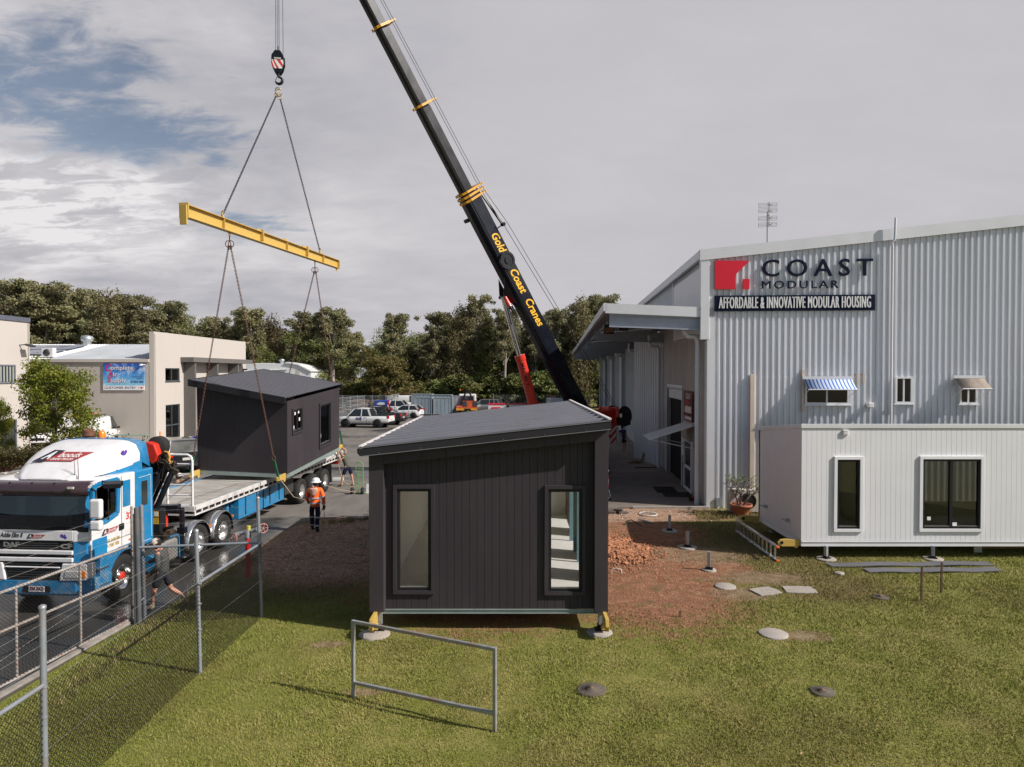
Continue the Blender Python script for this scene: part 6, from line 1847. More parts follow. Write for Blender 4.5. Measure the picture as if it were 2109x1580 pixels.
 mb = MB(); mb.tube([(1.22, 2.8, 3.2), (1.32, 2.8, 3.18), (1.36, 2.8, 3.08), (1.34, 2.8, 2.98), (1.40, 2.8, 2.90), (1.44, 2.8, 2.95)], [.02, .03, .035, .035, .03, .012], 8); mb.build('crane_hook', mat('orange hook', (.5, .24, .04), .5), cr)
 # control box with yellow labels
 mb = MB(); mb.box((.62, 2.62, 1.18), (1.2, 2.9, 1.76)); bx = mb.build('control_box', M_BLACK, cr, bevel=.02)
 for z0, z1, mm in ((1.58, 1.72, mat('label yellow', (.62, .36, .03), .5)), (1.40, 1.56, mat('label yellow', (.62, .36, .03), .5))): MB().box((.96, 2.612, z0), (1.17, 2.619, z1)).build('label', mm, bx)
 MB().box((1.06, 2.607, 1.60), (1.16, 2.611, 1.71)).build('label', M_WHITE, bx)
 MB().lathe([(.09, -.0), (.09, -.02), (.05, -.03), (.001, -.03)], (.8, 2.618, 1.48), 'y', 18).build('dial', M_STEEL, bx)
 mb = MB()
 for k in range(5): mb.bar((.95 + k * .05, 2.85, 1.2), (1.25 + k * .06, 2.75, 1.28 + k * .01), .03, .05)
 mb.box((.9, 2.6, 1.0), (1.3, 2.9, 1.18)); mb.build('lever_bank', M_GREASE, bx)
 mb = MB(); mb.tube([(.8, 2.9, 1.6), (1.5, 3.9, 2.45)], .006, 5); mb.tube([(.76, 2.9, 1.6), (1.46, 3.9, 2.45)], .004, 5); mb.build('stay_wire', M_STEEL, cr)
 return t
tractor()
def trailer():
 t = thing('flatbed_trailer', 'long flatbed trailer with white headboard rails and blue tool boxes under the deck', 'trailer', (-10.1, 19.05, 0), TA)
 L = 12.6; HW = 1.25; Z = 1.45
 wd = mat('worn plywood deck', (.38, .36, .33), .75, var=.18, vs=1.5, dirt=(.24, .15, .08), dscale=1.8, damt=.75, stretch=(.7, 2.0, 1), bump=.15, bs=20)
 MB().box((-HW + .12, .1, Z - .06), (HW - .14, L, Z)).build('deck', wd, t)
 MB().box((-HW, .1, Z - .07), (-HW + .12, L, Z + .03)).build('edge_rail', M_TB, t, bevel=.008)
 MB().box((HW - .14, .9, Z - .05), (HW - .09, L, Z + .004)).build('deck_edging', mat('faded teal paint', (.10, .22, .22), .7, var=.2, dirt=(.4, .38, .33), damt=.8, dscale=3), t)
 mb = MB(); mb.box((HW - .09, .02, Z - .12), (HW, L, Z + .01)); mb.box((-HW, -.0, Z - .14), (HW, .1, Z + .02)); mb.build('side_beam', mat('white rail paint', (.62, .60, .58), .5, var=.08, dirt=(.25, .17, .12), dscale=4, damt=.6), t, bevel=.008)
 mb = MB()
 mb.box((HW - .03, 0, Z - .25), (HW + .01, L, Z - .21))
 n = 34
 for k in range(n + 1): y = .04 + k * (L - .1) / n; mb.box((HW - .03, y, Z - .21), (HW, y + .05, Z - .12))
 mb.box((-HW, -.0, Z - .25), (HW, .05, Z - .21))
 mb.build('rope_rail', mat('white rail paint', (.62, .60, .58)), t)
 MB().box((HW - .1, .02, Z - .24), (HW - .06, L, Z - .1)).build('rail_backing', M_BLACK, t)
 # headboard
 mb = MB()
 for (xa, xb) in ((-1.2, -.5), (.5, 1.2)):
  s = 1 if xb > 0 else -1
  o_ = s * 1.18; i_ = s * .46
  mb.tube([(o_, .04, Z), (o_, .04, Z + 1.28), (o_ - s * .04, .04, Z + 1.4), (o_ - s * .14, .04, Z + 1.45), (i_ - s * .35, .04, Z + 1.45)], .035, 10)
  mb.tube([(i_, .04, Z), (i_, .04, Z + 1.45)], .035, 10)
  for k in range(4): mb.tube([(o_, .04, Z + .32 + k * .29), (i_ - s * .35, .04, Z + .32 + k * .29)], .022, 8)
  mb.tube([(o_, .04, Z + .03), (i_ - s * .3, .04, Z + .03)], .022, 8)
 mb.build('headboard', M_TW, t)
 # chassis below
 mb = MB(); mb.box((-.5, .5, .95), (-.38, L, 1.38)); mb.box((.38, .5, .95), (.5, L, 1.38))
 for k in range(16): mb.box((-HW + .1, .4 + k * .8, 1.28), (HW - .1, .48 + k * .8, 1.38))
 mb.build('chassis', M_BLACK, t)
 for (y0, y1) in ((2.75, 4.5), (4.62, 6.3)):
  b = MB().box((HW - .55, y0, .50), (HW - .06, y1, 1.22)).build('tool_box', M_TB, t, bevel=.015)
  for f in (.25, .72): MB().box((HW - .062, y0 + (y1 - y0) * f, .58), (HW - .04, y0 + (y1 - y0) * f + .04, 1.15)).build('latch', M_GREASE, b)
 for s in (-1, 1):
  mb = MB(); mb.box((s * .95 - .07, 2.3, .5), (s * .95 + .07, 2.44, 1.3)); mb.box((s * .95 - .05, 2.32, .22), (s * .95 + .05, 2.42, .5)); mb.lathe([(.13, -.05), (.13, .05)], (s * .95, 2.37, .17), 'x', 16); mb.bar((s * .95, 2.5, 1.25), (s * .95, 3.0, .6), .04, .05); mb.build('landing_leg', M_TBD, t, bevel=.01)
 for y in (8.0, 9.35, 10.7):
  for s in (-1, 1):
   if y == 8.0 and s == 1: pass
   wheel(t, (s * 1.0, y, .5), .5, .5, s, hub=M_ALU, rimr=.58)
 mb = MB(); mb.box((HW - .4, 6.5, .6), (HW - .1, 7.3, 1.15)); mb.build('spare_box', M_STEEL, t, bevel=.02)
 for s in (-1, 1): MB().box((s * .78, 11.4, .3), (s * 1.24, 11.42, 1.22)).build('mudflap', M_RUBBER, t)
 mb = MB(); mb.box((-.9, 7.6, .45), (.9, 7.7, .55)); mb.box((-.9, 9.3, .45), (.9, 9.4, .55)); mb.box((-.9, 10.65, .45), (.9, 10.75, .55)); mb.build('axle', M_GREASE, t)
 mb = MB(); mb.box((.7, L, .95), (1.2, L + .06, 1.1)); mb.box((-1.2, L, .95), (-.7, L + .06, 1.1)); mb.build('tail_lamp', M_TLAMP, t)
 mb = MB(); mb.tube([(HW - .15, 11.9, 1.42), (HW - .05, 11.9, 1.66), (HW + .02, 12.0, 1.5)], .05); mb.cbox((HW - .1, 12.2, 1.55), (.3, .4, .18)); mb.build('strap_roll', M_WHITE, t, bevel=.04)
 mb = MB(); mb.bar((.55, .4, 1.5), (.9, 3.2, 1.55), .01, .01); mb.build('tie_wire', M_STEEL, t)
 return t
trailer()
# ================================================================== FENCES, HYDRANT, GATE
M_MESH = mat('black coated wire', (.025, .024, .022), .5, .3, var=.2)
M_MESHG = mat('grey wire mesh', (.33, .33, .32), .5, .5, var=.2)
M_POST = mat('galvanised post', (.34, .37, .41), .45, .5, var=.12, vs=6, dirt=(.26, .15, .09), dscale=3, damt=.6)
def mesh_panel(mb, a, b, z0, z1, pitch=.072, r=.0034, sag=0.0):
 """diamond wire mesh between two ground points; z0/z1 heights (may be tuples for each end)"""
 a = V(a); b = V(b); L = (b - a).length; d = (b - a) / L
 z0a, z0b = z0 if isinstance(z0, tuple) else (z0, z0)
 z1a, z1b = z1 if isinstance(z1, tuple) else (z1, z1)
 H = max(z1a - z0a, z1b - z0b)
 nrm = V((-d.y, d.x, 0))
 k = -H
 i = 0
 def pt(u, h, o):
  f = u / L
  zz0 = z0a + (z0b - z0a) * f; zz1 = z1a + (z1b - z1a) * f
  p = a + d * u + nrm * o; p.z = zz0 + (zz1 - zz0) * h / H
  return p
 while k < L:
  for sg in (1, -1):
   # wire u = k + t (rising) or falling
   u0, h0 = k, 0.0
   u1, h1 = k + H, H
   if sg == -1: h0, h1 = H, 0.0
   f0 = max(0, (0 - u0) / (u1 - u0)); f1 = min(1, (L - u0) / (u1 - u0))
   if f1 - f0 < .02: continue
   A = pt(u0 + (u1 - u0) * f0, h0 + (h1 - h0) * f0, sg * r)
   B = pt(u0 + (u1 - u0) * f1, h0 + (h1 - h0) * f1, sg * r)
   mb.tube([A, B], r, 3, caps=False, smooth=False)
  k += pitch
 return mb
def barbed(mb, a, b, r=.0022, seed=0, sag=.02):
 a = V(a); b = V(b); L = (b - a).length
 rj = random.Random(seed)
 n = max(2, int(L / .5)); pts = [a.lerp(b, k / n) - V((0, 0, sag * sin(pi * k / n))) for k in range(n + 1)]
 mb.tube(pts, r, 4, caps=False)
 m = int(L / .11)
 for k in range(m):
  p = a.lerp(b, (k + .5) / m) - V((0, 0, sag * sin(pi * (k + .5) / m)))
  for j in range(2):
   v_ = V((rj.gauss(0, 1), rj.gauss(0, 1), rj.gauss(0, 1))).normalized() * .016
   mb.add([p - v_ + V((0, 0, .0015)), p + v_, p - v_ - V((0, 0, .0015))], [(0, 1, 2)])
def fence():
 p3 = G(539, 1272); p2 = G(412, 1386); p1 = V((-5.42, 7.85, 0)); p0 = V((-5.44, 3.9, 0)); g = G(287, 1287)
 t = thing('chain_link_fence', 'chain link fence with galvanised posts and barbed wire across the lower left lawn', 'fence', p2)
 Mi = Matrix.Translation(-p2)
 def put(mb, n, m, **k): mb.tf(Mi); return mb.build(n, m, t, **k)
 def X(p, z): q = V(p); q.z = z; return q
 # posts lean very slightly
 for p, top, lean in ((p3, AT(531, 1027, p3.y), .0), (p2, AT(404, 1095, p2.y), .0), (p1, V((-5.43, 7.85, 2.47)), 0), (p0, V((-5.44, 3.9, 2.45)), 0)):
  mb = MB(); mb.tube([X(p, -.05), top], .036, 14); mb.lathe([(.042, 0), (.042, .03), (.02, .045), (.001, .045)], top, n=14)
  for z in (.3, .75, 1.2, 1.55): mb.tube([X(p, z) + (top - X(p, 0)) * 0, X(p, z + .008)], .040, 10)
  put(mb, 'post', M_POST)
 mb = MB(); mb.tube([X(p3, 1.59), X(p2, 1.57)], .026, 12); put(mb, 'rail', M_POST)
 mb = MB(); mb.tube([X(p1, 1.58), X(p0, 1.6)], .026, 12); put(mb, 'rail', M_POST)
 mb = MB(); mb.tube([X(p3, 1.60), X(g, 1.60)], .026, 12); put(mb, 'rail', M_POST)
 for a, b in ((p3, p2), (p2, p1), (p1, p0), (p3, g)):
  mb = MB(); mesh_panel(mb, a, b, .01, 1.58); put(mb, 'wire_mesh', M_MESH, fixn=False)
 for a, b in ((p3, p2), (p2, p1), (p1, p0)):
  mb = MB()
  for k, z in enumerate((1.83, 2.06, 2.3)): barbed(mb, X(a, z), X(b, z), seed=k, sag=.015)
  mb.tube([X(a, 1.585), X(b, 1.575)], .003, 4); mb.tube([X(a, .8), X(b, .8)], .002, 4)
  put(mb, 'barbed_wire', M_MESHG, fixn=False)
 mb = MB()
 for k, z in enumerate((1.85, 2.1, 2.38)): barbed(mb, X(p3, z), X(g, z - .02), seed=7 + k)
 put(mb, 'barbed_wire', M_MESHG, fixn=False)
 # gate posts
 mb = MB(); mb.tube([X(g, -.05), X(g, 2.42) + V((-.04, 0, 0))], .05, 16); mb.box((g.x - .09, g.y - .04, 0), (g.x - .04, g.y + .02, 2.3)); put(mb, 'gate_post', mat('dull grey post', (.14, .15, .16), .5, .4, var=.2, dirt=(.2, .12, .07), dscale=3, damt=.5))
 g2 = G(298, 1282)
 mb = MB(); mb.tube([X(g2, 0), X(g2, 2.45) + V((-.05, 0, 0))], .04, 12); mb.tube([X(g, .5), X(g2, .5)], .03); put(mb, 'gate_post', M_POST)
 return g
GP = fence()
def gate():
 a = G(273, 1282); b = V((-8.62, 9.3, 0))
 d = b - a; L = d.length
 t = thing('gate', 'wide rusty chain link gate with barbed wire, swung open in front of the truck', 'gate', a, atan2(d.y, d.x))
 M_GP = mat('rust spotted pipe', (.42, .38, .35), .55, .4, var=.15, vs=9, dirt=(.28, .13, .07), dscale=7, damt=.85)
 for z, nm in ((1.62, 'top_rail'), (.98, 'middle_rail'), (.09, 'bottom_rail')):
  mb = MB(); mb.tube([(0, 0, z), (L / 2, 0, z - .02), (L, 0, z - .02)], .026, 12); mb.build(nm, M_GP, t)
 for x, h in ((0, 2.42), (L * .285, 1.62), (L * .57, 1.6), (L * .85, 1.6), (L, 2.4)):
  mb = MB(); mb.tube([(x, 0, .09), (x, 0, h)], .024, 12); mb.build('stile', M_GP, t)
 mb = MB(); mesh_panel(mb, (0, .02, 0), (L, .02, 0), .09, 1.62); mb.build('wire_mesh', M_MESH, t, fixn=False)
 mb = MB()
 for k, z in enumerate((1.85, 2.1, 2.35)): barbed(mb, (0, 0, z), (L, 0, z - .02), seed=k + 20, sag=.04)
 mb.tube([(0, 0, 1.0), (L * .99, 0, .2)], .004, 5)
 for k in range(60): x = .1 + k * .045; mb.tube([(x, .0, 1.62), (x + .01, 0, 1.665)], .002, 3)
 mb.build('barbed_wire', M_GP, t, fixn=False)
 mb = MB(); mb.cbox((-.05, 0, 1.5), (.14, .05, .05)); mb.cbox((-.05, 0, .3), (.14, .05, .05)); mb.build('hinge', M_RUST, t)
gate()
mb = MB(); a_, b_ = V((-7.9, 14.1, .03)), V((-8.25, 10.0, .03)); mb.bar(a_, b_, .10, .07)
o = mb.build('gate_kerb', mat('old pale kerb', (.28, .25, .22), .9, var=.25, vs=6)); tag(o, kind='structure')
def hydrant():
 p = G(511, 1190)
 t = thing('fire_hydrant', 'tall red fire hydrant standpipe with two valve wheels beside the fence corner', 'hydrant', p)
 k = p.y / FPX
 mb = MB(); mb.tube([(0, 0, -.05), (0, 0, 1.02)], .06, 18); mb.build('standpipe', mat('hydrant red', (.55, .01, .02), .4, var=.1, dirt=(.2, .02, .02), damt=.5), t)
 m2 = mat('grey cast metal', (.36, .37, .39), .5, .4, var=.2)
 mb = MB(); mb.tube([(0, 0, 1.02), (0, 0, 1.2)], .075, 16); mb.tube([(-.28, .03, 1.10), (.30, -.03, 1.24)], .05, 14); mb.tube([(.24, -.05, 1.22), (.34, -.03, 1.25)], .07, 12); mb.tube([(-.22, .03, 1.1), (-.3, .03, 1.08)], .07, 12); hd = mb.build('valve_body', m2, t)
 MB().tube([(.02, 0, 1.2), (.02, 0, 1.32)], .05, 12).build('cap', mat('yellow cap', (.6, .5, .06), .5), hd)
 for c, n in (((-.34, -.05, 1.02), (-.5, -1, .1)), ((.40, -.02, 1.26), (.8, -.8, .1))):
  mb = MB(); ringm(mb, c, .115, .014, n, 20)
  nn = V(n).normalized(); u = V((0, 0, 1)).cross(nn).normalized(); w = nn.cross(u)
  for q in range(5):
   a = q * 2 * pi / 5; mb.tube([V(c), V(c) + (u * cos(a) + w * sin(a)) * .115], .01, 5)
  mb.tube([V(c), V(c) - nn * .12], .02, 8)
  mb.build('valve_wheel', mat('faded pink wheel', (.45, .20, .17), .6, var=.15), hd, fixn=False)
hydrant()
# ================================================================== BEIGE UNITS ON THE LEFT
M_BEIGE = mat('beige render', (.50, .455, .41), .85, var=.04, vs=.5, dirt=(.40, .35, .31), dscale=.5, damt=.35, stretch=(1, 1, .4), bump=.1, bs=15)
M_BEIGE2 = mat('beige precast panel', (.455, .41, .365), .85, var=.05, vs=.5, dirt=(.36, .32, .28), dscale=.6, damt=.4, stretch=(1, 1, .3))
M_DGREY = mat('dark grey render', (.13, .12, .11), .8, var=.08)
M_SHEET = mat('grey roof sheet', (.40, .42, .44), .5, .2, var=.08, vs=.6)
M_WROOF = mat('white roof sheet', (.74, .74, .73), .45, .1, var=.04)
M_WFR = mat('bronze window frame', (.07, .08, .09), .5)
def units():
 P = V((-26.2, 50.0, 0)); t = thing('industrial_unit', 'beige two storey unit with tall parapet and blue banner sign on its side wall', 'building', P)
 H = 8.19; Ls = 17.2
 # facade with window openings (plane x=0, faces +x), local y = depth
 wins = [(1.6, 3.8, 4.52, 5.52), (1.6, 3.8, .12, 2.72), (5.0, 6.4, 4.5, 5.5), (9.2, 11.0, 4.5, 5.5), (13.6, 15.4, 4.5, 5.5), (4.9, 6.6, .1, 2.75), (9.2, 12.2, .1, 2.75)]
 ys = sorted(set([0, Ls] + [w[0] for w in wins] + [w[1] for w in wins])); zs = sorted(set([0, H] + [w[2] for w in wins] + [w[3] for w in wins]))
 mb = MB()
 for a, b in zip(ys[:-1], ys[1:]):
  for c, d in zip(zs[:-1], zs[1:]):
   m_ = ((a + b) / 2, (c + d) / 2)
   if any(w[0] < m_[0] < w[1] and w[2] < m_[1] < w[3] for w in wins): continue
   mb.add([(0, a, c), (0, b, c), (0, b, d), (0, a, d)], [(0, 1, 2, 3)])
 mb.add([(0, 0, 0), (0, 0, H), (-.35, 0, H), (-.35, 0, 0)], [(0, 1, 2, 3)]); mb.add([(0, 0, H), (0, Ls, H), (-.35, Ls, H), (-.35, 0, H)], [(0, 1, 2, 3)])
 mb.add([(0, Ls, 0), (0, Ls, H), (-.35, Ls, H), (-.35, Ls, 0)], [(0, 1, 2, 3)]); mb.add([(-.35, 0, 5), (-.35, Ls, 5), (-.35, Ls, H), (-.35, 0, H)], [(0, 1, 2, 3)])
 mb.build('facade', M_BEIGE, t, fixn=False)
 for i, (a, b, c, d) in enumerate(wins):
  mb = MB()
  ring(mb, a, b, c, d, .07, -.14, -.06, ax='x'); mb.box((-.12, (a + b) / 2 - .03, c), (-.07, (a + b) / 2 + .03, d))
  if i in (1, 5, 6): mb.box((-.12, a, 1.1), (-.07, b, 1.18))
  w = mb.build('window', M_WFR, t)
  MB().box((-.11, a + .06, c + .06), (-.10, b - .06, d - .06)).build('pane', M_GLASSD, w)
  mb = MB(); mb.box((-.9, a, c), (-.88, b, d)); mb.box((-.88, a - .02, c), (-.12, a, d)); mb.box((-.88, b, c), (-.12, b + .02, d)); mb.build('room', M_VOID, w)
  if i < 2: MB().box((-.06, a - .05, c - .06), (.06, b + .05, c)).build('sill', M_WFR, w)
 mb = MB(); mb.box((.0, 3.95, 6.02), (1.05, 16.2, 6.40)); mb.build('portico_slab', M_DGREY, t)
 for y in (4.45, 8.6, 13.0): MB().box((.002, y, 0), (.92, y + .22, 6.02)).build('fin', M_DGREY, t)
 MB().box((.004, 7.2, 1.2), (.05, 8.4, 4.4)).build('banner', mat('blue banner', (.02, .09, .50), .6), t)
 # side wall toward the camera
 mb = MB(); mb.box((-7.9, .02, 0), (-.35, .2, 6.0)); sw = mb.build('side_wall', M_BEIGE2, t)
 mb = MB(); corr(mb, (-24, .8, 0), (1, 0, 0), 16.1, (0, 0, 1), lambda u: 6.0, .3, .04, (0, -1, 0)); mb.build('recessed_wall', mat('beige cladding', (.44, .40, .36), .6, var=.05), t, fixn=False)
 for x in (-7.85, -11.5): MB().box((x, .3, 0), (x + .25, .8, 6)).build('pilaster', M_BEIGE2, t)
 mb = MB(); mb.box((-24, -.12, 5.95), (-.36, .02, 6.17)); mb.build('gutter', M_BEIGE, t)
 # roofs
 def roofp(x0, x1, m, nm):
  mb = MB(); corr(mb, (x0, 0, 6.14), (1, 0, 0), x1 - x0, (0, 8, 1.42), lambda u: 8.13, .25, .03, (0, -.17, 1)); corr(mb, (x0, 16.5, 6.14), (1, 0, 0), x1 - x0, (0, -8.5, 1.42), lambda u: 8.62, .25, .03, (0, .17, 1)); return mb.build(nm, m, t, fixn=False)
 roofp(-8.0, -.36, M_SHEET, 'roof'); wr = roofp(-24, -8.02, M_WROOF, 'white_roof')
 M_SOL = mat('solar cell', (.025, .035, .09), .15, .2, var=.1, coat=1.0)
 for r in range(2):
  for k in range(9):
   x = -9.6 - k * 1.35 - r * .0; y0 = 1.6 + r * 2.6; z0 = 6.14 + y0 * .1775 + .12
   a = atan(.1775)
   MB().cbox((x, y0 + 1.2, z0 + .22), (1.28, 2.4, .04), rot=Euler((a, 0, 0)).to_matrix()).build('solar_panel', [M_SOL][0], wr)
 mb = MB(); mb.lathe([(.32, 0), (.32, .35), (.45, .4), (.48, .6), (.42, .8), (.15, .88), (.001, .88)], (-9.8, 7.9, 7.45), n=18); mb.build('roof_vent', M_GALV, wr)
 ac = MB().box((-8.6, .5, 6.32), (-7.75, .9, 7.0)).build('air_conditioner', M_WHITE, t, bevel=.02)
 MB().lathe([(.26, 0), (.26, -.02), (.001, -.02)], (-8.2, .498, 6.66), 'y', 20).build('fan', M_STEEL, ac)
 mb = MB(); mb.box((-.9, -.10, 5.72), (-.62, .02, 5.80)); mb.lathe([(.08, -.3), (.08, -.1)], (-.85, 0, 5.74), 'y', 10); mb.build('security_light', M_WHITE, t)
 MB().box((.0, .05, 0), (.06, .13, 8.0)).build('downpipe', M_BEIGE2, t)
 mb = MB(); mb.box((-.04, 16.4, 5.4), (.35, 16.7, 5.55)); mb.build('wall_lamp', M_STEEL, t)
 # banner sign on the side wall
 sgn = thing('wall_sign', 'blue sky coloured company sign on the beige side wall above the vans', 'sign', (-28.4, 49.98, 3.9))
 m = bpy.data.materials.new('sky print'); nt, N, L, b = nodes(m)
 tc = N.new('ShaderNodeTexCoord'); sp = N.new('ShaderNodeSeparateXYZ'); L.new(tc.outputs['Object'], sp.inputs[0])
 mr = N.new('ShaderNodeMapRange'); L.new(sp.outputs[2], mr.inputs[0]); mr.inputs[1].default_value = .35; mr.inputs[2].default_value = 1.95
 rp = N.new('ShaderNodeValToRGB'); L.new(mr.outputs[0], rp.inputs[0]); e = rp.color_ramp.elements
 e[0].color = (.20, .52, .72, 1); e[1].color = (.01, .06, .36, 1); x = e.new(.6); x.color = (.03, .22, .60, 1)
 nz = N.new('ShaderNodeTexNoise'); nz.inputs['Scale'].default_value = 1.8; nz.inputs['Detail'].default_value = 6; L.new(tc.outputs['Object'], nz.inputs[0])
 m2 = N.new('ShaderNodeMapRange'); L.new(nz.outputs[0], m2.inputs[0]); m2.inputs[1].default_value = .52; m2.inputs[2].default_value = .72; m2.inputs[4].default_value = .8
 mx = N.new('ShaderNodeMix'); mx.data_type = 'RGBA'; L.new(m2.outputs[0], mx.inputs[0]); L.new(rp.outputs[0], mx.inputs[6]); mx.inputs[7].default_value = (.65, .78, .85, 1)
 L.new(mx.outputs[2], b.inputs['Base Color']); b.inputs['Roughness'].default_value = .5
 MB().box((-1.5, -.06, .34), (1.5, 0, 1.95)).build('picture_panel', m, sgn)
 MB().box((-1.5, -.06, 0), (1.5, 0, .335)).build('text_panel', M_WHITE, sgn)
 mg = mat('magenta lettering', (.55, .01, .10), .4); me_ = mat('grey lettering', (.62, .62, .66), .4); mn = mat('blue lettering', (.03, .03, .18), .4)
 R0 = None
 for s, x, z, sz, w in (('omplete', -.12, 1.62, .46, 1.65), ('ir', -.62, 1.15, .46, .32), ('upply', -.38, .72, .46, 1.15)):
  text('lettering', s, sz, me_, sgn, (x, -.068, z), R0, .003, bold=.008, width=w); text('lettering_shadow', s, sz, mn, sgn, (x + .02, -.064, z - .02), R0, .001, bold=.014, width=w)
 for s, x, z, sz in (('C', -1.16, 1.60, .7), ('A', -.98, 1.15, .55), ('S', -1.08, .75, .6)): text('lettering', s, sz, mg, sgn, (x, -.07, z), R0, .003, shear=.2, bold=.01)
 text('lettering', 'AIR', .11, mn, sgn, (1.25, -.068, 1.10), R0, .001); text('lettering', 'CONDITIONING', .11, mn, sgn, (1.02, -.068, .97), R0, .001, width=.8); text('lettering', 'SUPPLIES', .11, mn, sgn, (1.15, -.068, .84), R0, .001)
 text('lettering', '07 5513 1844', .2, mn, sgn, (.98, -.068, .60), R0, .001, bold=.006, width=.92)
 text('lettering', 'CUSTOMER ENTRY', .25, mn, sgn, (-.25, -.068, .17), R0, .001, width=2.3)
 mb = MB(); mb.box((1.02, -.066, .15), (1.28, -.061, .19)); mb.ext([(1.27, .08), (1.44, .17), (1.27, .26)], 'y', -.066, -.061); mb.build('arrow', mg, sgn)
units()
def left_unit():
 t = thing('industrial_unit', 'nearest beige unit cut off by the left edge, with a dark parapet cap', 'building', (-32.5, 46, 0))
 H = 8.86
 mb = MB(); mb.box((-8, -18, 0), (-.02, 0, H - .3)); mb.build('wall', M_BEIGE, t)
 MB().box((-8.06, -18, H - .3), (.06, .06, H)).build('parapet_cap', mat('slate cap', (.10, .11, .14), .5), t)
 for (a, b, c, d) in ((-3.9, -1.35, 4.50, 5.70), (-4.2, -1.3, .0, 2.15), (-12, -9.5, 4.5, 5.7)):
  mb = MB(); ring(mb, a, b, c, d, .08, -.02, .06, ax='x'); w = mb.build('window', mat('grey window frame', (.17, .18, .20), .5), t)
  MB().box((-.015, a + .08, c + .08), (-.01 + .01, b - .08, d - .08)).build('pane', M_WSC, w)
  if c > 3:
   mb = MB()
   for k in range(9): mb.box((.01, a + .15 + k * .27, c + .1), (.015, a + .28 + k * .27, d - .1))
   mb.build('blind', mat('grey blind', (.30, .31, .28), .7), w)
 mb = MB(); mb.bar((0, -.9, 7.0), (.5, -.8, 7.05), .06, .06); mb.cbox((.6, -.75, 6.98), (.4, .5, .12), rot=Euler((0, .3, 0)).to_matrix()); mb.build('floodlight', M_STEEL, t)
 MB().box((.0, -.12, 0), (.05, -.04, 8.5)).build('downpipe', M_BEIGE2, t)
left_unit()
def far_shed():
 P = AT(590, 775, 92)
 t = thing('shed', 'small distant white shed with a low gabled roof against the trees', 'building', (P.x, 92, 0))
 e, r = 5.35, 6.5
 MB().ext([(-5.5, 0), (3.3, 0), (3.3, e), (1.6, r - .35), (0, r - .1), (-5.5, r - .1)], 'y', 0, 8).build('wall', M_WROOF, t)
 mb = MB(); mb.add([(-5.6, -.2, e), (.2, -.2, e + .25), (.0, 3.8, r), (-5.6, 3.8, r)], [(0, 1, 2, 3)]); mb.ext([(-.2, r), (0, r + .1), (1.6, r - .2), (3.5, e), (3.4, e - .12), (1.6, r - .33), (0, r - .05)], 'y', -.2, 8.2); mb.build('roof', M_WROOF, t)
 MB().lathe([(.25, 0), (.25, .3), (.4, .35), (.4, .6), (.001, .7)], (-1.8, 3.5, r - .1), n=12).build('roof_vent', M_GALV, t)
 MB().box((1.3, -.03, 3.6), (1.8, -.0, 5.6)).build('panel', M_BEIGE, t)
far_shed()
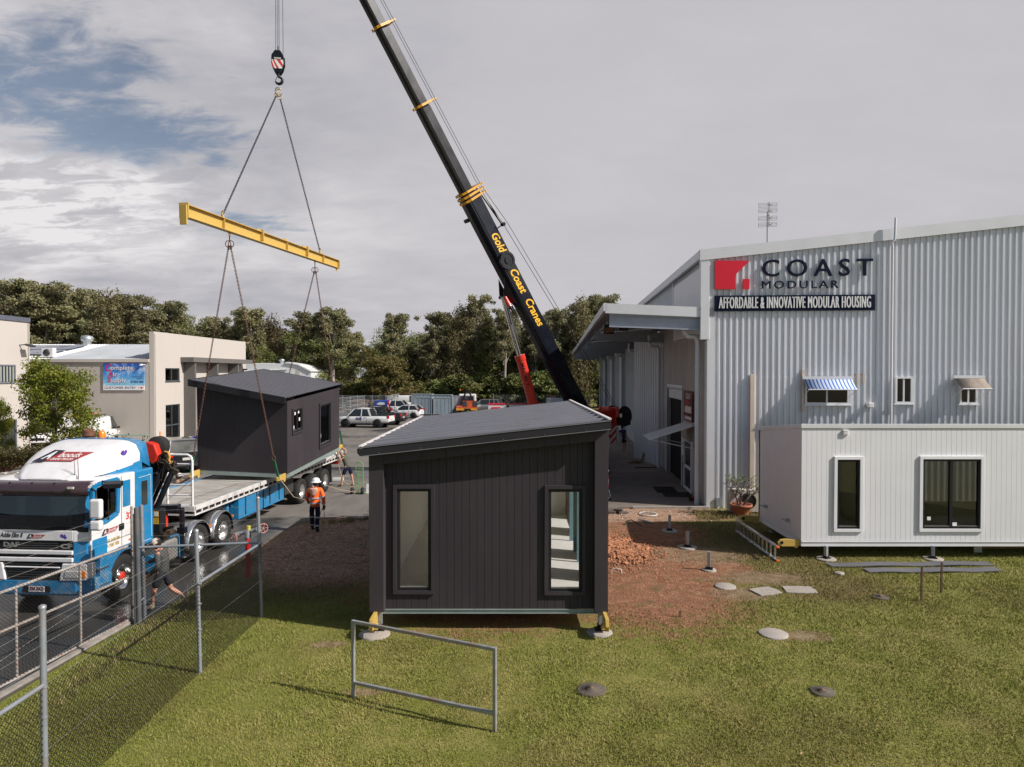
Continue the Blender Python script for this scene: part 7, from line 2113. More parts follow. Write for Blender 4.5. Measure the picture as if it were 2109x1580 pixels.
# ------------------------------------------------------------------ cars
def car(name, label, paint, kind, loc, rz, cat='car', group=None, trim=M_BLACK, rimm=None, spokes=5):
 """x forward, built on the ground"""
 t = thing(name, label, cat, loc, rz, group)
 if kind == 'hatch': L, Wd, zs, zr = 3.95, 1.72, .95, 1.47; st = [(-1.95, .62, .35, .80), (-1.85, .80, .24, .98), (-1.3, .86, .22, 1.0), (0, .86, .22, .95), (.9, .86, .22, .90), (1.5, .83, .24, .80), (1.85, .74, .28, .68), (1.97, .55, .34, .55)]; gh = (-1.80, -1.35, .15, 1.02); wb = (-1.22, 1.27); wr_ = .31
 elif kind == 'sedan': L, Wd, zs, zr = 4.5, 1.8, .95, 1.45; st = [(-2.25, .65, .35, .85), (-2.15, .84, .26, .98), (-1.5, .9, .22, 1.0), (0, .9, .22, .96), (.9, .9, .22, .93), (1.6, .87, .24, .83), (2.1, .76, .28, .70), (2.25, .55, .36, .55)]; gh = (-1.75, -1.0, .1, 1.05); wb = (-1.32, 1.38); wr_ = .32
 elif kind == 'suv': L, Wd, zs, zr = 4.7, 1.86, 1.08, 1.70; st = [(-2.35, .75, .45, 1.0), (-2.25, .88, .34, 1.1), (-1.5, .93, .3, 1.1), (0, .93, .3, 1.08), (1.0, .93, .3, 1.06), (1.7, .9, .32, .98), (2.2, .8, .36, .85), (2.35, .6, .42, .7)]; gh = (-2.2, -1.9, .25, 1.05); wb = (-1.4, 1.42); wr_ = .36
 elif kind == 'ute': L, Wd, zs, zr = 5.25, 1.88, 1.10, 1.80; st = [(-2.62, .86, .58, 1.08), (-2.55, .90, .50, 1.12), (-1.5, .93, .45, 1.12), (0, .93, .38, 1.10), (1.0, .93, .38, 1.10), (1.9, .91, .40, 1.04), (2.45, .82, .45, .92), (2.62, .62, .5, .8)]; gh = (-.85, -.55, .75, 1.45); wb = (-1.55, 1.6); wr_ = .39
 elif kind == 'van': L, Wd, zs, zr = 4.9, 1.8, 1.15, 2.1; st = [(-2.45, .80, .4, 1.2), (-2.42, .88, .3, 1.2), (-1.5, .9, .28, 1.2), (0, .9, .28, 1.2), (1.3, .9, .28, 1.18), (1.9, .89, .3, 1.08), (2.3, .82, .34, .92), (2.45, .65, .4, .75)]; gh = (-2.42, -2.36, 1.2, 2.1); wb = (-1.4, 1.5); wr_ = .33
 rows = []
 for (x, hw, zb, zt) in st:
  r = []
  for f in (-1, 1):
   s = [(x, f * hw * .9, zb), (x, f * hw * .99, zb + (zt - zb) * .25), (x, f * hw, zb + (zt - zb) * .6), (x, f * hw * .97, zt - .05), (x, f * hw * .88, zt)]
   r += s if f < 0 else s[::-1]
  rows.append(r)
 mb = MB(); mb.grid(rows, closed=True); mb.add(rows[0], [tuple(range(10))], 0, True); mb.add(rows[-1], [tuple(reversed(range(10)))], 0, True)
 mb.build('body', paint, t)
 # greenhouse
 x0, x1, x2, x3 = gh; hb = Wd / 2 * .93; htp = Wd / 2 * (.74 if kind != 'van' else .86)
 zb = zs + (.02 if kind != 'ute' else .0)
 bot = [(x0, -hb, zb), (x3, -hb, zb - .04), (x3, hb, zb - .04), (x0, hb, zb)]
 top = [(x1, -htp, zr), (x2, -htp, zr), (x2, htp, zr), (x1, htp, zr)]
 mb = MB(); mb.add(bot + top, [(0, 1, 5, 4), (1, 2, 6, 5), (2, 3, 7, 6), (3, 0, 4, 7)])
 if kind == 'van':
  mb = MB(); k = .62
  mb.add([(x2 - .35, -hb, zb), (x3, -hb, zb - .04), (x3, hb, zb - .04), (x2 - .35, hb, zb), (x2 - .45, -htp - .02, zr - .2), (x2, -htp, zr - .05), (x2, htp, zr - .05), (x2 - .45, htp + .02, zr - .2)], [(0, 1, 5, 4), (1, 2, 6, 5), (2, 3, 7, 6)])
  mb.add([(x0 - .012, -.68, 1.3), (x0 - .012, .68, 1.3), (x1 - .03, .64, 1.9), (x1 - .03, -.64, 1.9)], [(0, 1, 2, 3)])
  mb.build('window', M_WSC, t)
  mb = MB(); rows = [[(x, -hb, zb - .02), (x, -hb * 1.0, zb + .3), (x, -htp, zr - .06), (x, -htp * .85, zr), (x, htp * .85, zr), (x, htp, zr - .06), (x, hb, zb + .3), (x, hb, zb - .02)] for x in (x0, x2 - .4)]
  rows.append([(x2, y * .97, max(zb + .5, z)) for _, y, z in rows[1]])
  mb.grid(rows[:2], closed=True); mb.add(rows[0], [tuple(range(8))]); mb.grid([[(x2 - .4, -htp, zr - .06), (x2 - .4, 0, zr + .01), (x2 - .4, htp, zr - .06)], [(x2 + .05, -htp, zr - .09), (x2 + .08, 0, zr - .05), (x2 + .05, htp, zr - .09)]]); mb.build('van_body', paint, t, bevel=.03)
  mb = MB()
  for y in (-.6, .6): mb.bar((x0 + .2, y, zr + .16), (x2 - .6, y, zr + .16), .04, .04)
  for x in (-2.0, -.9, .3): mb.bar((x, -.65, zr + .13), (x, .65, zr + .13), .04, .04); mb.bar((x, -.6, zr), (x, -.6, zr + .13), .03, .03); mb.bar((x, .6, zr), (x, .6, zr + .13), .03, .03)
  rk = mb.build('roof_rack', M_STEEL, t)
  mb = MB(); mb.bar((x0 - .2, .1, zr + .22), (x2 - .3, .1, zr + .22), .05, .06); mb.bar((x0 - .2, .45, zr + .22), (x2 - .3, .45, zr + .22), .05, .06)
  for k in range(11): mb.bar((x0 + k * .35, .1, zr + .22), (x0 + k * .35, .45, zr + .22), .03, .03)
  mb.build('roof_ladder', mat('faded red ladder', (.55, .16, .11), .6), rk)
 else:
  mb.build('window', M_WSC, t)
  mb = MB()
  rt = []
  for (x, k, dz) in ((x1 - .04, .95, -.02), (x1 + .2, 1.0, .02), ((x1 + x2) / 2, 1.0, .045), (x2 - .2, 1.0, .02), (x2 + .06, .95, -.02)):
   rt.append([(x, -htp * k - .02, zr - .03 + dz), (x, -htp * .6, zr + .02 + dz), (x, htp * .6, zr + .02 + dz), (x, htp * k + .02, zr - .03 + dz)])
  mb.grid(rt); mb.grid([[(x, y, z - .04) for x, y, z in r] for r in rt])
  for s in (-1, 1):
   mb.bar((x3, s * hb, zb - .04), (x2, s * htp, zr - .01), .07, .05, (0, 1, 0)); mb.bar((x0, s * hb, zb), (x1, s * htp, zr - .01), .16, .05, (0, 1, 0))
   xm = (x1 + x2) / 2 - .05; mb.bar((xm, s * (hb + .004), zb), (xm, s * (htp + .004), zr), .08, .04, (0, 1, 0)); mb.bar((x1 + .1, s * (htp + .012), zr - .03), (x2, s * (htp + .012), zr - .03), .04, .05)
   if kind == 'suv': mb.bar((-1.5, s * (hb + .004), zb), (-1.45, s * (htp + .004), zr), .12, .04, (0, 1, 0))
  mb.build('roof', paint, t, fixn=False)
  if kind == 'ute':
   MB().box((-2.55, -.80, .62), (-.95, .80, 1.125)).build('tray', M_BLACK, t)
   MB().box((-2.56, -.84, 1.10), (-.92, .84, 1.16)).build('tonneau_cover', M_BLACK, t, bevel=.02)
   mb = MB(); mb.tube([(-.95, -.72, 1.12), (-1.0, -.66, 1.7), (-1.0, .66, 1.7), (-.95, .72, 1.12)], .04, 8); mb.tube([(-1.0, .6, 1.7), (-1.8, .72, 1.15)], .03); mb.tube([(-1.0, -.6, 1.7), (-1.8, -.72, 1.15)], .03); mb.build('sports_bar', M_BLACK, t)
   mb = MB(); mb.box((-2.78, -.7, .48), (-2.62, .7, .62)); mb.build('tow_bar', M_BLACK, t)
   mb = MB(); mb.tube([(2.55, -.7, .5), (2.78, -.6, .75), (2.78, .6, .75), (2.55, .7, .5)], .04); mb.build('bull_bar', M_BLACK, t)
   mb = MB(); mb.box((-.9, -.96, .36), (1.0, -.88, .42)); mb.box((-.9, .88, .36), (1.0, .96, .42)); mb.build('side_step', M_BLACK, t)
 for s in (-1, 1):
  for x in wb:
   MB().lathe([(wr_ + .07, s * .0), (wr_ + .07, s * (Wd / 2 * .5)), (.001, s * Wd / 2 * .5)], (x, s * (Wd / 2 * .5 + .012), wr_ + .02), 'y', 24).build('wheel_well', M_BLACK, t)
 # wheels (own x axle -> rotate into the y axle)
 for s in (-1, 1):
  for x in wb:
   w = wheel(t, (0, 0, 0), wr_, .22, s, hub=rimm or M_STEEL, rimr=.66, spokes=spokes)
   w.location = (x, s * (Wd / 2 - .09), wr_); w.rotation_euler = (0, 0, pi / 2)
 # lamps, bumpers, mirrors, handles
 xf, xr = st[-1][0], st[0][0]
 zl = st[-2][3]
 for s in (-1, 1):
  MB().cbox((st[-2][0] - .02, s * st[-2][1] * .86, zl - .03), (.24, .32, .12)).build('headlight', M_LAMP, t, bevel=.03)
  MB().cbox((st[1][0] - .03, s * st[1][1] * .90, st[1][3] - .10 if kind != 'hatch' else st[1][3] + .02), (.16, .20, .26)).build('tail_lamp', M_TLAMP, t, bevel=.03)
  MB().cbox((x3 - .35, s * (Wd / 2 + .08), zs + .08), (.14, .18, .13)).build('mirror', paint if kind == 'hatch' else M_BLACK, t, bevel=.03)
  mb = MB()
  for xx in (x2 * .2 - .1, x1 + .25): mb.cbox((xx, s * (Wd / 2 * .985), zs - .13), (.16, .03, .035))
  mb.build('door_handle', M_BLACK, t)
  mb = MB()
  for xx in ((x2 + x3) / 2 + .1, (x1 + x2) / 2 - .05, x0 + .35): mb.bar((xx, s * Wd / 2 * .997, .36), (xx, s * Wd / 2 * .985, zs - .04), .012, .008, (1, 0, 0))
  mb.build('door_seam', M_BLACK, t)
 MB().cbox((xf - .04, 0, .62), (.1, 1.0, .2)).build('grille', M_BLACK, t, bevel=.02)
 MB().cbox((xr - .012 + .02, 0, .78), (.05, .5, .13)).build('number_plate', mat('pale plate', (.5, .47, .42), .5), t)
 for q in ((xr + .05, .12, .8), (xf - .06, .1, .7)): MB().cbox((q[0], 0, .42), (q[1], Wd * q[2], .12)).build('lower_bumper', M_BLACK, t, bevel=.02)
 return t
P_WHITE = mat('white car paint', (.76, .75, .74), .25, var=.02, coat=.8)
P_SILV = mat('silver car paint', (.36, .36, .37), .3, .5, var=.04, coat=.8)
P_BLK = mat('black car paint', (.012, .012, .016), .2, var=.05, coat=1)
P_BLUE = mat('blue car paint', (.005, .03, .22), .2, .2, var=.05, coat=1)
def ground_at(px, py): p = G(px, py); return (p.x, p.y, 0)
c = car('pickup_truck', 'white dual cab pickup with black wheels in front of the parked cars', P_WHITE, 'ute', (-13.9, 64.6, 0), pi - .17, 'pickup truck')
text('lettering', 'AUS', .3, mat('blue lettering', (.03, .03, .18), .4), c, (.28, .945, .88), frame_rot((-1, 0, 0), (0, 0, 1)), .004, bold=.02)
car('pickup_truck', 'black pickup hidden behind the white dual cab pickup', P_BLK, 'ute', (-13.3, 67.9, 0), pi - .17, 'pickup truck')
car('hatchback', 'small white hatchback with red tail lamps beside the grey containers', P_WHITE, 'hatch', (-12.1, 77.8, 0), pi - .22, 'hatchback', rimm=M_BLACK)
c = car('pickup_truck', 'white pickup with a blue and red printed canopy behind the white hatchback', P_WHITE, 'ute', (-14.1, 83.5, 0), -.12, 'pickup truck')
mb = MB(); mb.ext([(-2.6, 1.1), (-2.5, 1.75), (-.9, 1.82), (-.75, 1.1)], 'y', -.86, .86); cpy = mb.build('canopy', mat('blue printed wrap', (.02, .08, .40), .3, var=.3, vs=2), c, bevel=.05)
mb = MB(); mb.ext([(-2.66, .5), (-2.66, 1.1), (-.95, .95), (-.3, .45), (-1.1, .45), (-1.2, .8), (-1.55, .92), (-1.9, .8), (-2.0, .5)], 'y', -.955, -.94); mb.build('red_wrap', M_LRED, c)
mb = MB(); mb.ext([(-.95, 1.85), (-.75, 1.85), (-.55, 1.1), (-.2, .5), (-.4, .5), (-.75, 1.1)], 'y', -.97, -.955); mb.build('red_stripe', M_LRED, c)
mb = MB(); mb.ext([(-2.3, 1.3), (-1.9, 1.6), (-1.3, 1.55), (-1.2, 1.3), (-1.7, 1.22)], 'y', -.90, -.875); mb.build('white_print', M_WHITE, cpy)
car('hatchback', 'bright blue car half hidden behind the hanging cabin', P_BLUE, 'sedan', (-20.25, 47.2, 0), pi + .12, 'car', rimm=M_ALU, spokes=8)
car('wagon', 'dark wagon parked behind the loading crane of the truck', P_BLK, 'suv', (-18.2, 36.6, 0), pi / 2 + .75, 'car')
car('wagon', 'silver wagon behind the cab roof of the truck', P_SILV, 'suv', (-19.6, 29.6, 0), pi - .25, 'car', rimm=M_ALU)
car('sedan', 'silver sedan nearest the left edge, beside the truck windscreen', mat('champagne car paint', (.42, .41, .38), .3, .4, var=.03, coat=.8), 'sedan', (-18.6, 24.8, 0), pi - .35, 'car', rimm=M_ALU)
car('van', 'white van half hidden behind the trunk of the small green tree', P_WHITE, 'van', (-33.2, 48.8, 0), radians(-72), 'van')
car('van', 'white van with a red ladder on its roof rack, seen from behind', P_WHITE, 'van', (-29.2, 47.6, 0), radians(100), 'van')
c = car('van', 'small far white vehicle with a cage back behind the parked cars', P_WHITE, 'van', (-14.6, 92.5, 0), 0, 'van')
car('wagon', 'grey car behind the orange crane tray at the far fence', P_SILV, 'suv', (-3.6, 88.5, 0), pi - .2, 'car')
car('van', 'white van partly hidden by the roof ridge beside the crane boom', P_WHITE, 'van', (5.1, 84.0, 0), pi / 2 + .1, 'van')
# grey containers
def container(x, y, w, d, h, rz, lab):
 t = thing('storage_container', lab, 'container', (x, y, 0), rz, 'grey steel containers at the far side of the yard')
 m = mat('grey blue steel sheet', (.30, .36, .40), .5, .3, var=.08, vs=1)
 mb = MB(); mb.box((-w / 2, -d / 2, .12), (w / 2, d / 2, h)); mb.build('shell', m, t, bevel=.02)
 mb = MB()
 for sx in (-1, 1):
  for sy in (-1, 1): mb.box((sx * w / 2 - .05, sy * d / 2 - .05, 0), (sx * w / 2 + .05, sy * d / 2 + .05, h + .05))
 mb.box((-w / 2, -d / 2 - .03, h - .06), (w / 2, -d / 2, h + .04)); mb.box((-w / 2, -d / 2 - .03, .1), (w / 2, -d / 2, .2)); mb.build('edge_frame', M_GALV, t)
 mb = MB()
 for k in range(4): mb.box((-w / 2 + (k + .9) * w / 4.8, -d / 2 - .015, .2), (-w / 2 + (k + .9) * w / 4.8 + .015, -d / 2, h - .06))
 mb.build('seam', M_STEEL, t)
for x, y, w, d, h, rz, lab in ((-10.75, 84, 2.05, 2.0, 2.15, -.05, 'grey steel container, front row, left one of the two facing the yard'), (-8.45, 84, 2.25, 2.0, 2.1, .04, 'grey steel container, front row, beside the orange crane truck'),
 (-11.6, 88.5, 2.6, 2.2, 2.4, 0, 'grey steel container at the left end of the back row'), (-9.0, 88.5, 2.4, 2.2, 2.3, 0, 'grey steel container in the middle of the back row'), (-6.7, 87.3, 1.9, 2.2, 2.2, .1, 'grey steel container behind, just left of the orange crane truck')):
 container(x, y, w, d, h, rz, lab)
def tray_truck():
 t = thing('crane_truck', 'small truck with an orange tray and black loading crane near the containers', 'truck', (-5.4, 82.5, 0), .06)
 m = mat('orange red tray', (.55, .10, .03), .5, var=.2, vs=2)
 MB().box((-1.35, 0, .85), (1.2, 3.6, .98)).build('tray', m, t)
 MB().box((-.6, .1, .98), (1.2, .25, 1.75)).build('tailboard', m, t)
 for x in (-.3, .95): MB().box((x - .3, .07, 1.05), (x + .25, .095, 1.7)).build('mesh_panel', M_STEEL, t)
 mb = MB(); mb.box((-1.35, -.04, .6), (1.2, .04, .84)); b = mb.build('rear_bumper', mat('yellow orange band', (.7, .3, .02), .5, var=.5, vs=3), t)
 MB().box((-.35, -.06, .58), (.4, -.045, .82)).build('plate', M_BLACK, b)
 for s in (-1, 1):
  for y in (.9,): wheel(t, (s * .95 - .05, y, .42), .42, .3, s)
  wheel(t, (s * .95 - .05, 5.2, .42), .42, .3, s)
 MB().box((-1.1, 4.2, .6), (1.1, 6.0, 2.45)).build('cab', P_WHITE, t, bevel=.12)
 MB().box((-.8, 4.18, 1.6), (.8, 4.195, 2.2)).build('rear_window', M_WSC, t)
 mb = MB(); mb.box((-.5, 3.4, .9), (.5, 3.9, 1.8)); mb.bar((-.9, 3.6, 1.2), (-.1, 3.6, 2.9), .22, .25, (0, 1, 0)); mb.bar((1.0, 3.6, 1.2), (.1, 3.6, 2.9), .2, .25, (0, 1, 0)); mb.bar((0, 3.6, 2.7), (.05, 3.6, 4.3), .1, .1, (0, 1, 0)); mb.build('loader', M_BLACK, t, bevel=.02)
 mb = MB(); mb.bar((-1.0, 3.5, 1.3), (.6, 3.5, 1.5), .12, .2); mb.build('loader_arm', M_BLACK, t)
 MB().cbox((-.9, 3.6, 3.0), (.15, .15, .2)).build('beacon', M_AMBER, t)
tray_truck()
for k, (x, y, lab) in enumerate(((-1.9, 84, 'white and red waste bin at the left end of the far row'), (.7, 84.6, 'white and red waste bin in the middle of the far row'), (2.9, 85, 'white and red waste bin right behind the red lifting cylinder'))):
 t = thing('waste_bin', lab, 'bin', (x, y, 0), 0, 'white and red bins in a row')
 mb = MB(); mb.ext([(-.95, .15), (.95, .15), (1.05, 1.25), (-1.05, 1.25)], 'y', -.6, .6); mb.build('tub', P_WHITE, t, bevel=.03)
 MB().box((-1.08, -.65, 1.25), (1.08, .65, 1.36)).build('lid', M_LRED, t, bevel=.02)
 MB().box((-.55, -.72, .55), (.5, -.60, .95)).build('red_label', M_LRED, t)
 mb = MB(); mb.box((-.9, -.55, 0), (-.8, .55, .15)); mb.box((.8, -.55, 0), (.9, .55, .15)); mb.build('skid', M_STEEL, t)
def far_fence(x0, y0, x1, y1, h, n, lab, mt=M_GALV, rails=True, mesh=True):
 a, b = V((x0, y0, 0)), V((x1, y1, 0))
 t = thing('yard_fence', lab, 'fence', a)
 for k in range(n + 1):
  p = (b - a) * (k / n); MB().tube([p, p + V((0, 0, h))], .035, 6).build('post', mt, t)
 if rails:
  mb = MB()
  for z in (h * .96, h * .5, .12): mb.tube([(0, 0, z), (b - a) + V((0, 0, z))], .025, 5)
  mb.build('rail', mt, t)
 if mesh:
  mb = MB(); mesh_panel(mb, (0, 0, 0), b - a, .05, h * .95, pitch=.28, r=.006); mb.build('wire_mesh', mt, t, fixn=False)
far_fence(-2.5, 92, 12, 92, 2.3, 5, 'far chain link fence behind the waste bins', rails=False)
far_fence(-24.5, 84, -15.4, 84, 2.4, 5, 'pale steel yard fence around the timber pile')
far_fence(-20.5, 72, -18.2, 84, 2.4, 3, 'pale steel side fence by the white dual cab pickup')
far_fence(-15.4, 84, -15.2, 95, 2.4, 3, 'pale steel fence running back beside the timber pile')
def pile(x, y, lab, n, seed):
 t = thing('timber_pile', lab, 'timber pile', (x, y, 0)); r_ = random.Random(seed)
 mb = MB()
 for k in range(n):
  z = .1 + 1.6 * (k / n); c = V((r_.gauss(0, .5), r_.gauss(0, .4), z)); a = r_.gauss(0, .35); L = r_.uniform(1.6, 3.2) * (1 - z * .22)
  d = V((cos(a), sin(a) * .5, r_.gauss(0, .12))); mb.bar(c - d * L / 2, c + d * L / 2, .16, .1)
 mb.build('planks', mat('old timber', (.27, .20, .15), .9, var=.4, vs=3), t)
pile(-19.8, 87, 'untidy pile of old timber behind the pale yard fence', 60, 4)
pile(-17.2, 87.6, 'lower stack of boards at the right of the timber pile', 30, 9)
# ------------------------------------------------------------------ small yard things
def hand_truck():
 p = G(740, 1018)
 t = thing('hand_truck', 'green two wheeled hand trolley standing on the wet asphalt', 'trolley', p)
 m = mat('green paint', (.16, .36, .11), .5, var=.08)
 mb = MB()
 for s in (-1, 1): mb.tube([(s * .15, 0, .1), (s * .16, .02, 1.1), (s * .15, .03, 1.28), (s * .08, .03, 1.36), (0, .03, 1.37)], .018, 8)
 mb.build('frame', m, t)
 for z in (.45, .78, 1.1): MB().tube([(-.155, 0, z), (.155, 0, z)], .014, 6).build('crossbar', m, t)
 MB().box((-.06, -.03, .1), (-.03, .0, 1.0)).build('centre_strap', m, t)
 mb = MB(); mb.box((-.2, .05, .02), (.32, .3, .035)); mb.build('toe_plate', m, t)
 for s, x in ((-1, -.29), (1, .15)):
  MB().lathe([(.06, -.05), (.12, -.055), (.155, -.03), (.155, .03), (.12, .055), (.06, .05)], (x, -.06, .155), 'x', 20, caps=False).build('wheel', M_RUBBER, t)
  MB().lathe([(.065, -.03), (.065, .03)], (x, -.06, .155), 'x', 14).build('hub', M_WHITE, t)
 tag(MB().lathe([(.05, .0), (.055, .12), (.06, .14), (.001, .15)], (p.x + .09, p.y + .14, .04)).build('bucket', M_WHITE), 'small pale tub standing on the green trolley', 'tub')
 o = MB().box((-.09, -.01, 0), (.07, .012, .42)).build('white_board', M_WHITE); o.location = (p.x + .36, p.y + .1, 0); o.rotation_euler = (-.05, .03, 0); tag(o, 'small white board leaning by the green trolley', 'board')
hand_truck()
p = G(683, 997)
o = MB().box((-.26, -.07, 0), (.26, .07, .14)).build('white_block', M_WHITE, bevel=.01); o.location = (p.x + .05, p.y + 1.0, 0); tag(o, 'white block lying behind the trailer wheels', 'block')
def bollard():
 p = G(330, 917)
 t = thing('bollard', 'slim orange flexible bollard with a white band beside the beige unit corner', 'bollard', p)
 MB().lathe([(.12, 0), (.10, .06), (.05, .08), (.05, .95), (.001, 1.0)], n=14).build('post', M_ORANGE, t)
 MB().lathe([(.054, .42), (.054, .66)], n=14).build('band', M_WHITE, t)
bollard()
def picnic():
 p = G(278, 918)
 t = thing('picnic_table', 'green mesh picnic table in front of the beige side wall', 'table', (p.x, p.y - .3, .06))
 m = mat('faded green metal', (.20, .27, .20), .6)
 MB().box((-1.2, -.5, .72), (1.2, .5, .76)).build('table_top', m, t)
 for s in (-1, 1):
  mb = MB(); mb.tube([(s * .9, -.35, 0), (s * .9, -.3, .72)], .025, 6); mb.tube([(s * .9, .35, 0), (s * .9, .3, .72)], .025, 6); mb.tube([(s * .9, -.35, .3), (s * .9, .35, .3)], .02, 6); mb.build('leg', m, t)
 c = thing('chair', 'dark wire backed chair beside the green picnic table', 'chair', (p.x - 1.9, p.y - .2, .06), .5)
 MB().box((-.25, -.25, .42), (.25, .25, .46)).build('seat', M_BLACK, c); mb = MB(); ringm(mb, (0, .25, .72), .24, .02, (0, 1, 0), 16)
 for k in range(5): mb.tube([(-.16 + k * .08, .25, .5), (-.16 + k * .08, .25, .93)], .008, 5)
 mb.build('backrest', M_BLACK, c, fixn=False)
 for sx in (-1, 1):
  for sy in (-1, 1): MB().tube([(sx * .22, sy * .22, 0), (sx * .22, sy * .22, .42)], .015, 6).build('leg', M_BLACK, c)
picnic()
# mats, tools and timber on the apron, debris in the gravel
def apron_bits():
 def rect(px, py, w, d, rz, z, nm, m, lab, cat, h=.02, ox=0):
  p = G(px, py); o = MB().box((-w / 2, -d / 2, 0), (w / 2, d / 2, h)).build(nm, m, bevel=.004); o.location = (p.x, p.y, z); o.rotation_euler = (0, 0, rz); tag(o, lab, cat); return o
 rect(1370, 1010, .9, 1.5, WA, .024, 'rubber_mat', M_RUBBER, 'black rubber mat farther from the warehouse door', 'mat')
 rect(1398, 1020, 1.3, 1.1, WA, .024, 'rubber_mat', M_RUBBER, 'black rubber mat right outside the warehouse door', 'mat')
 wood = mat('weathered timber', (.20, .12, .07), .85, var=.3, vs=4)
 p = G(1322, 951); o = MB().bar((0, 0, 0), (.35, .35, 1.05), .14, .06).build('plank', wood); o.location = (p.x, p.y, .02); tag(o, 'brown board leaning against the angled ribbed door', 'plank')
 p = G(1318, 955); o = MB().bar((-.6, 0, .05), (.25, .1, .05), .12, .06).bar((-.4, .15, .1), (.1, -.1, .12), .1, .05).build('timber_offcuts', mat('yellowish timber', (.26, .17, .06), .8, var=.3)); o.location = (p.x - .1, p.y, .02); tag(o, 'small heap of yellowish offcuts at the foot of the leaning board', 'timber')
 p = G(1330, 965); o = MB().bar((-.6, 0, .04), (.6, .1, .04), .14, .05).build('plank', wood); o.location = (p.x, p.y, .02); tag(o, 'brown board lying flat on the concrete apron', 'plank')
 # tools by the door
 p = G(1427, 1033)
 t = thing('power_tool', 'dark power tool with a red stripe on the ground by the downpipe', 'tool', p)
 mb = MB(); mb.cbox((0, 0, .12), (.3, .14, .14)); mb.tube([(.1, 0, .15), (.24, 0, .3)], .03); mb.tube([(-.15, 0, .15), (-.25, .05, .38)], .02); mb.build('body', M_BLACK, t, bevel=.02); MB().cbox((0, -.08, .14), (.15, .02, .05)).build('stripe', M_RED, t)
 o = MB().box((-.2, -.15, 0), (.2, .15, .25)).build('cardboard_box', mat('cardboard', (.30, .2, .12), .8), bevel=.005); p = G(1440, 1030); o.location = (p.x, p.y + .2, .02); tag(o, 'small brown box beside the dark power tool', 'box')
 # brick stack and hose near the dark cabin's corner
 t = thing('brick_stack', 'low stack of dark pavers at the rear right corner of the charcoal cabin', 'bricks', G(1268, 1058))
 rb = random.Random(3)
 for k in range(7):
  MB().cbox((rb.uniform(-.35, .4), rb.uniform(-.3, .3), .05 + (k % 2) * .08), (.36, .2, .08), rot=Euler((0, 0, rb.uniform(-.5, .5))).to_matrix()).build('paver', mat('dark paver', (.13, .10, .085), .9, var=.3), t, bevel=.008)
 pw = mat('white conduit', (.55, .53, .5), .5)
 p = G(1335, 1060); mb = MB(); ringm(mb, (.0, 0, .02), .32, .025, (0, 0, 1), 22, up=(1, 0, 0)); mb.tube([(-.3, .1, .03), (-.1, .2, .06), (.15, .12, .05), (.3, .0, .03)], .02, 6); o = mb.build('hose', pw, fixn=False); o.location = p; tag(o, 'coil of pale hose lying on the gravel', 'hose')
 p = G(1334, 1077); mb = MB(); mb.tube([(-.25, .35, .05), (.15, -.15, .03)], .03, 8); o = mb.build('pipe', M_GALV); o.location = p; tag(o, 'short grey pipe lying in the gravel beside the hose', 'pipe')
 p = G(1302, 1082); mb = MB(); mb.tube([(-.25, .0, .02), (-.18, .1, .12), (.0, .12, .16), (.15, -.02, .08), (.28, -.15, .02)], .018, 7); o = mb.build('cable', M_BLACK, fixn=False); o.location = p; tag(o, 'short loop of black cable on the soil', 'cable')
 p = G(1270, 1181); mb = MB(); mb.tube([(-.13, 0, .0), (-.12, .02, .1), (0, .03, .13), (.12, .0, .1), (.13, -.02, 0)], .014, 6); o = mb.build('conduit_loop', pw, fixn=False); o.location = p; tag(o, 'small white pipe loop sticking out of the red soil', 'pipe')
 p = G(1399, 1272); o = MB().box((-.02, -.012, 0), (.02, .012, .17)).build('timber_peg', wood); o.location = p; o.rotation_euler = (.1, .15, 0); tag(o, 'small wooden peg in the soil near the lawn', 'peg')
 p = G(745, 1068); mb = MB(); rb = random.Random(6)
 for k in range(5): mb.tube([(rb.uniform(-.8, .8), rb.uniform(-.3, .5), .03) for _ in range(4)], .014, 5)
 o = mb.build('cable', M_GALV, fixn=False); o.location = p; tag(o, 'tangle of grey cable on the gravel beside the charcoal cabin', 'cable')
apron_bits()
# long tag line across the asphalt
P0 = G(664, 1048); P1 = G(735, 1019)
o = MB().tube([(P0.x, P0.y, .95), (P0.x + .1, P0.y + 2.0, .4), (P1.x, P1.y + .3, .03), (P1.x + 3, P1.y + 1.5, .03)], .012, 6).build('rope', M_ROPE)
tag(o, 'tan rope running from the worker to the ground near the trolley', 'rope')
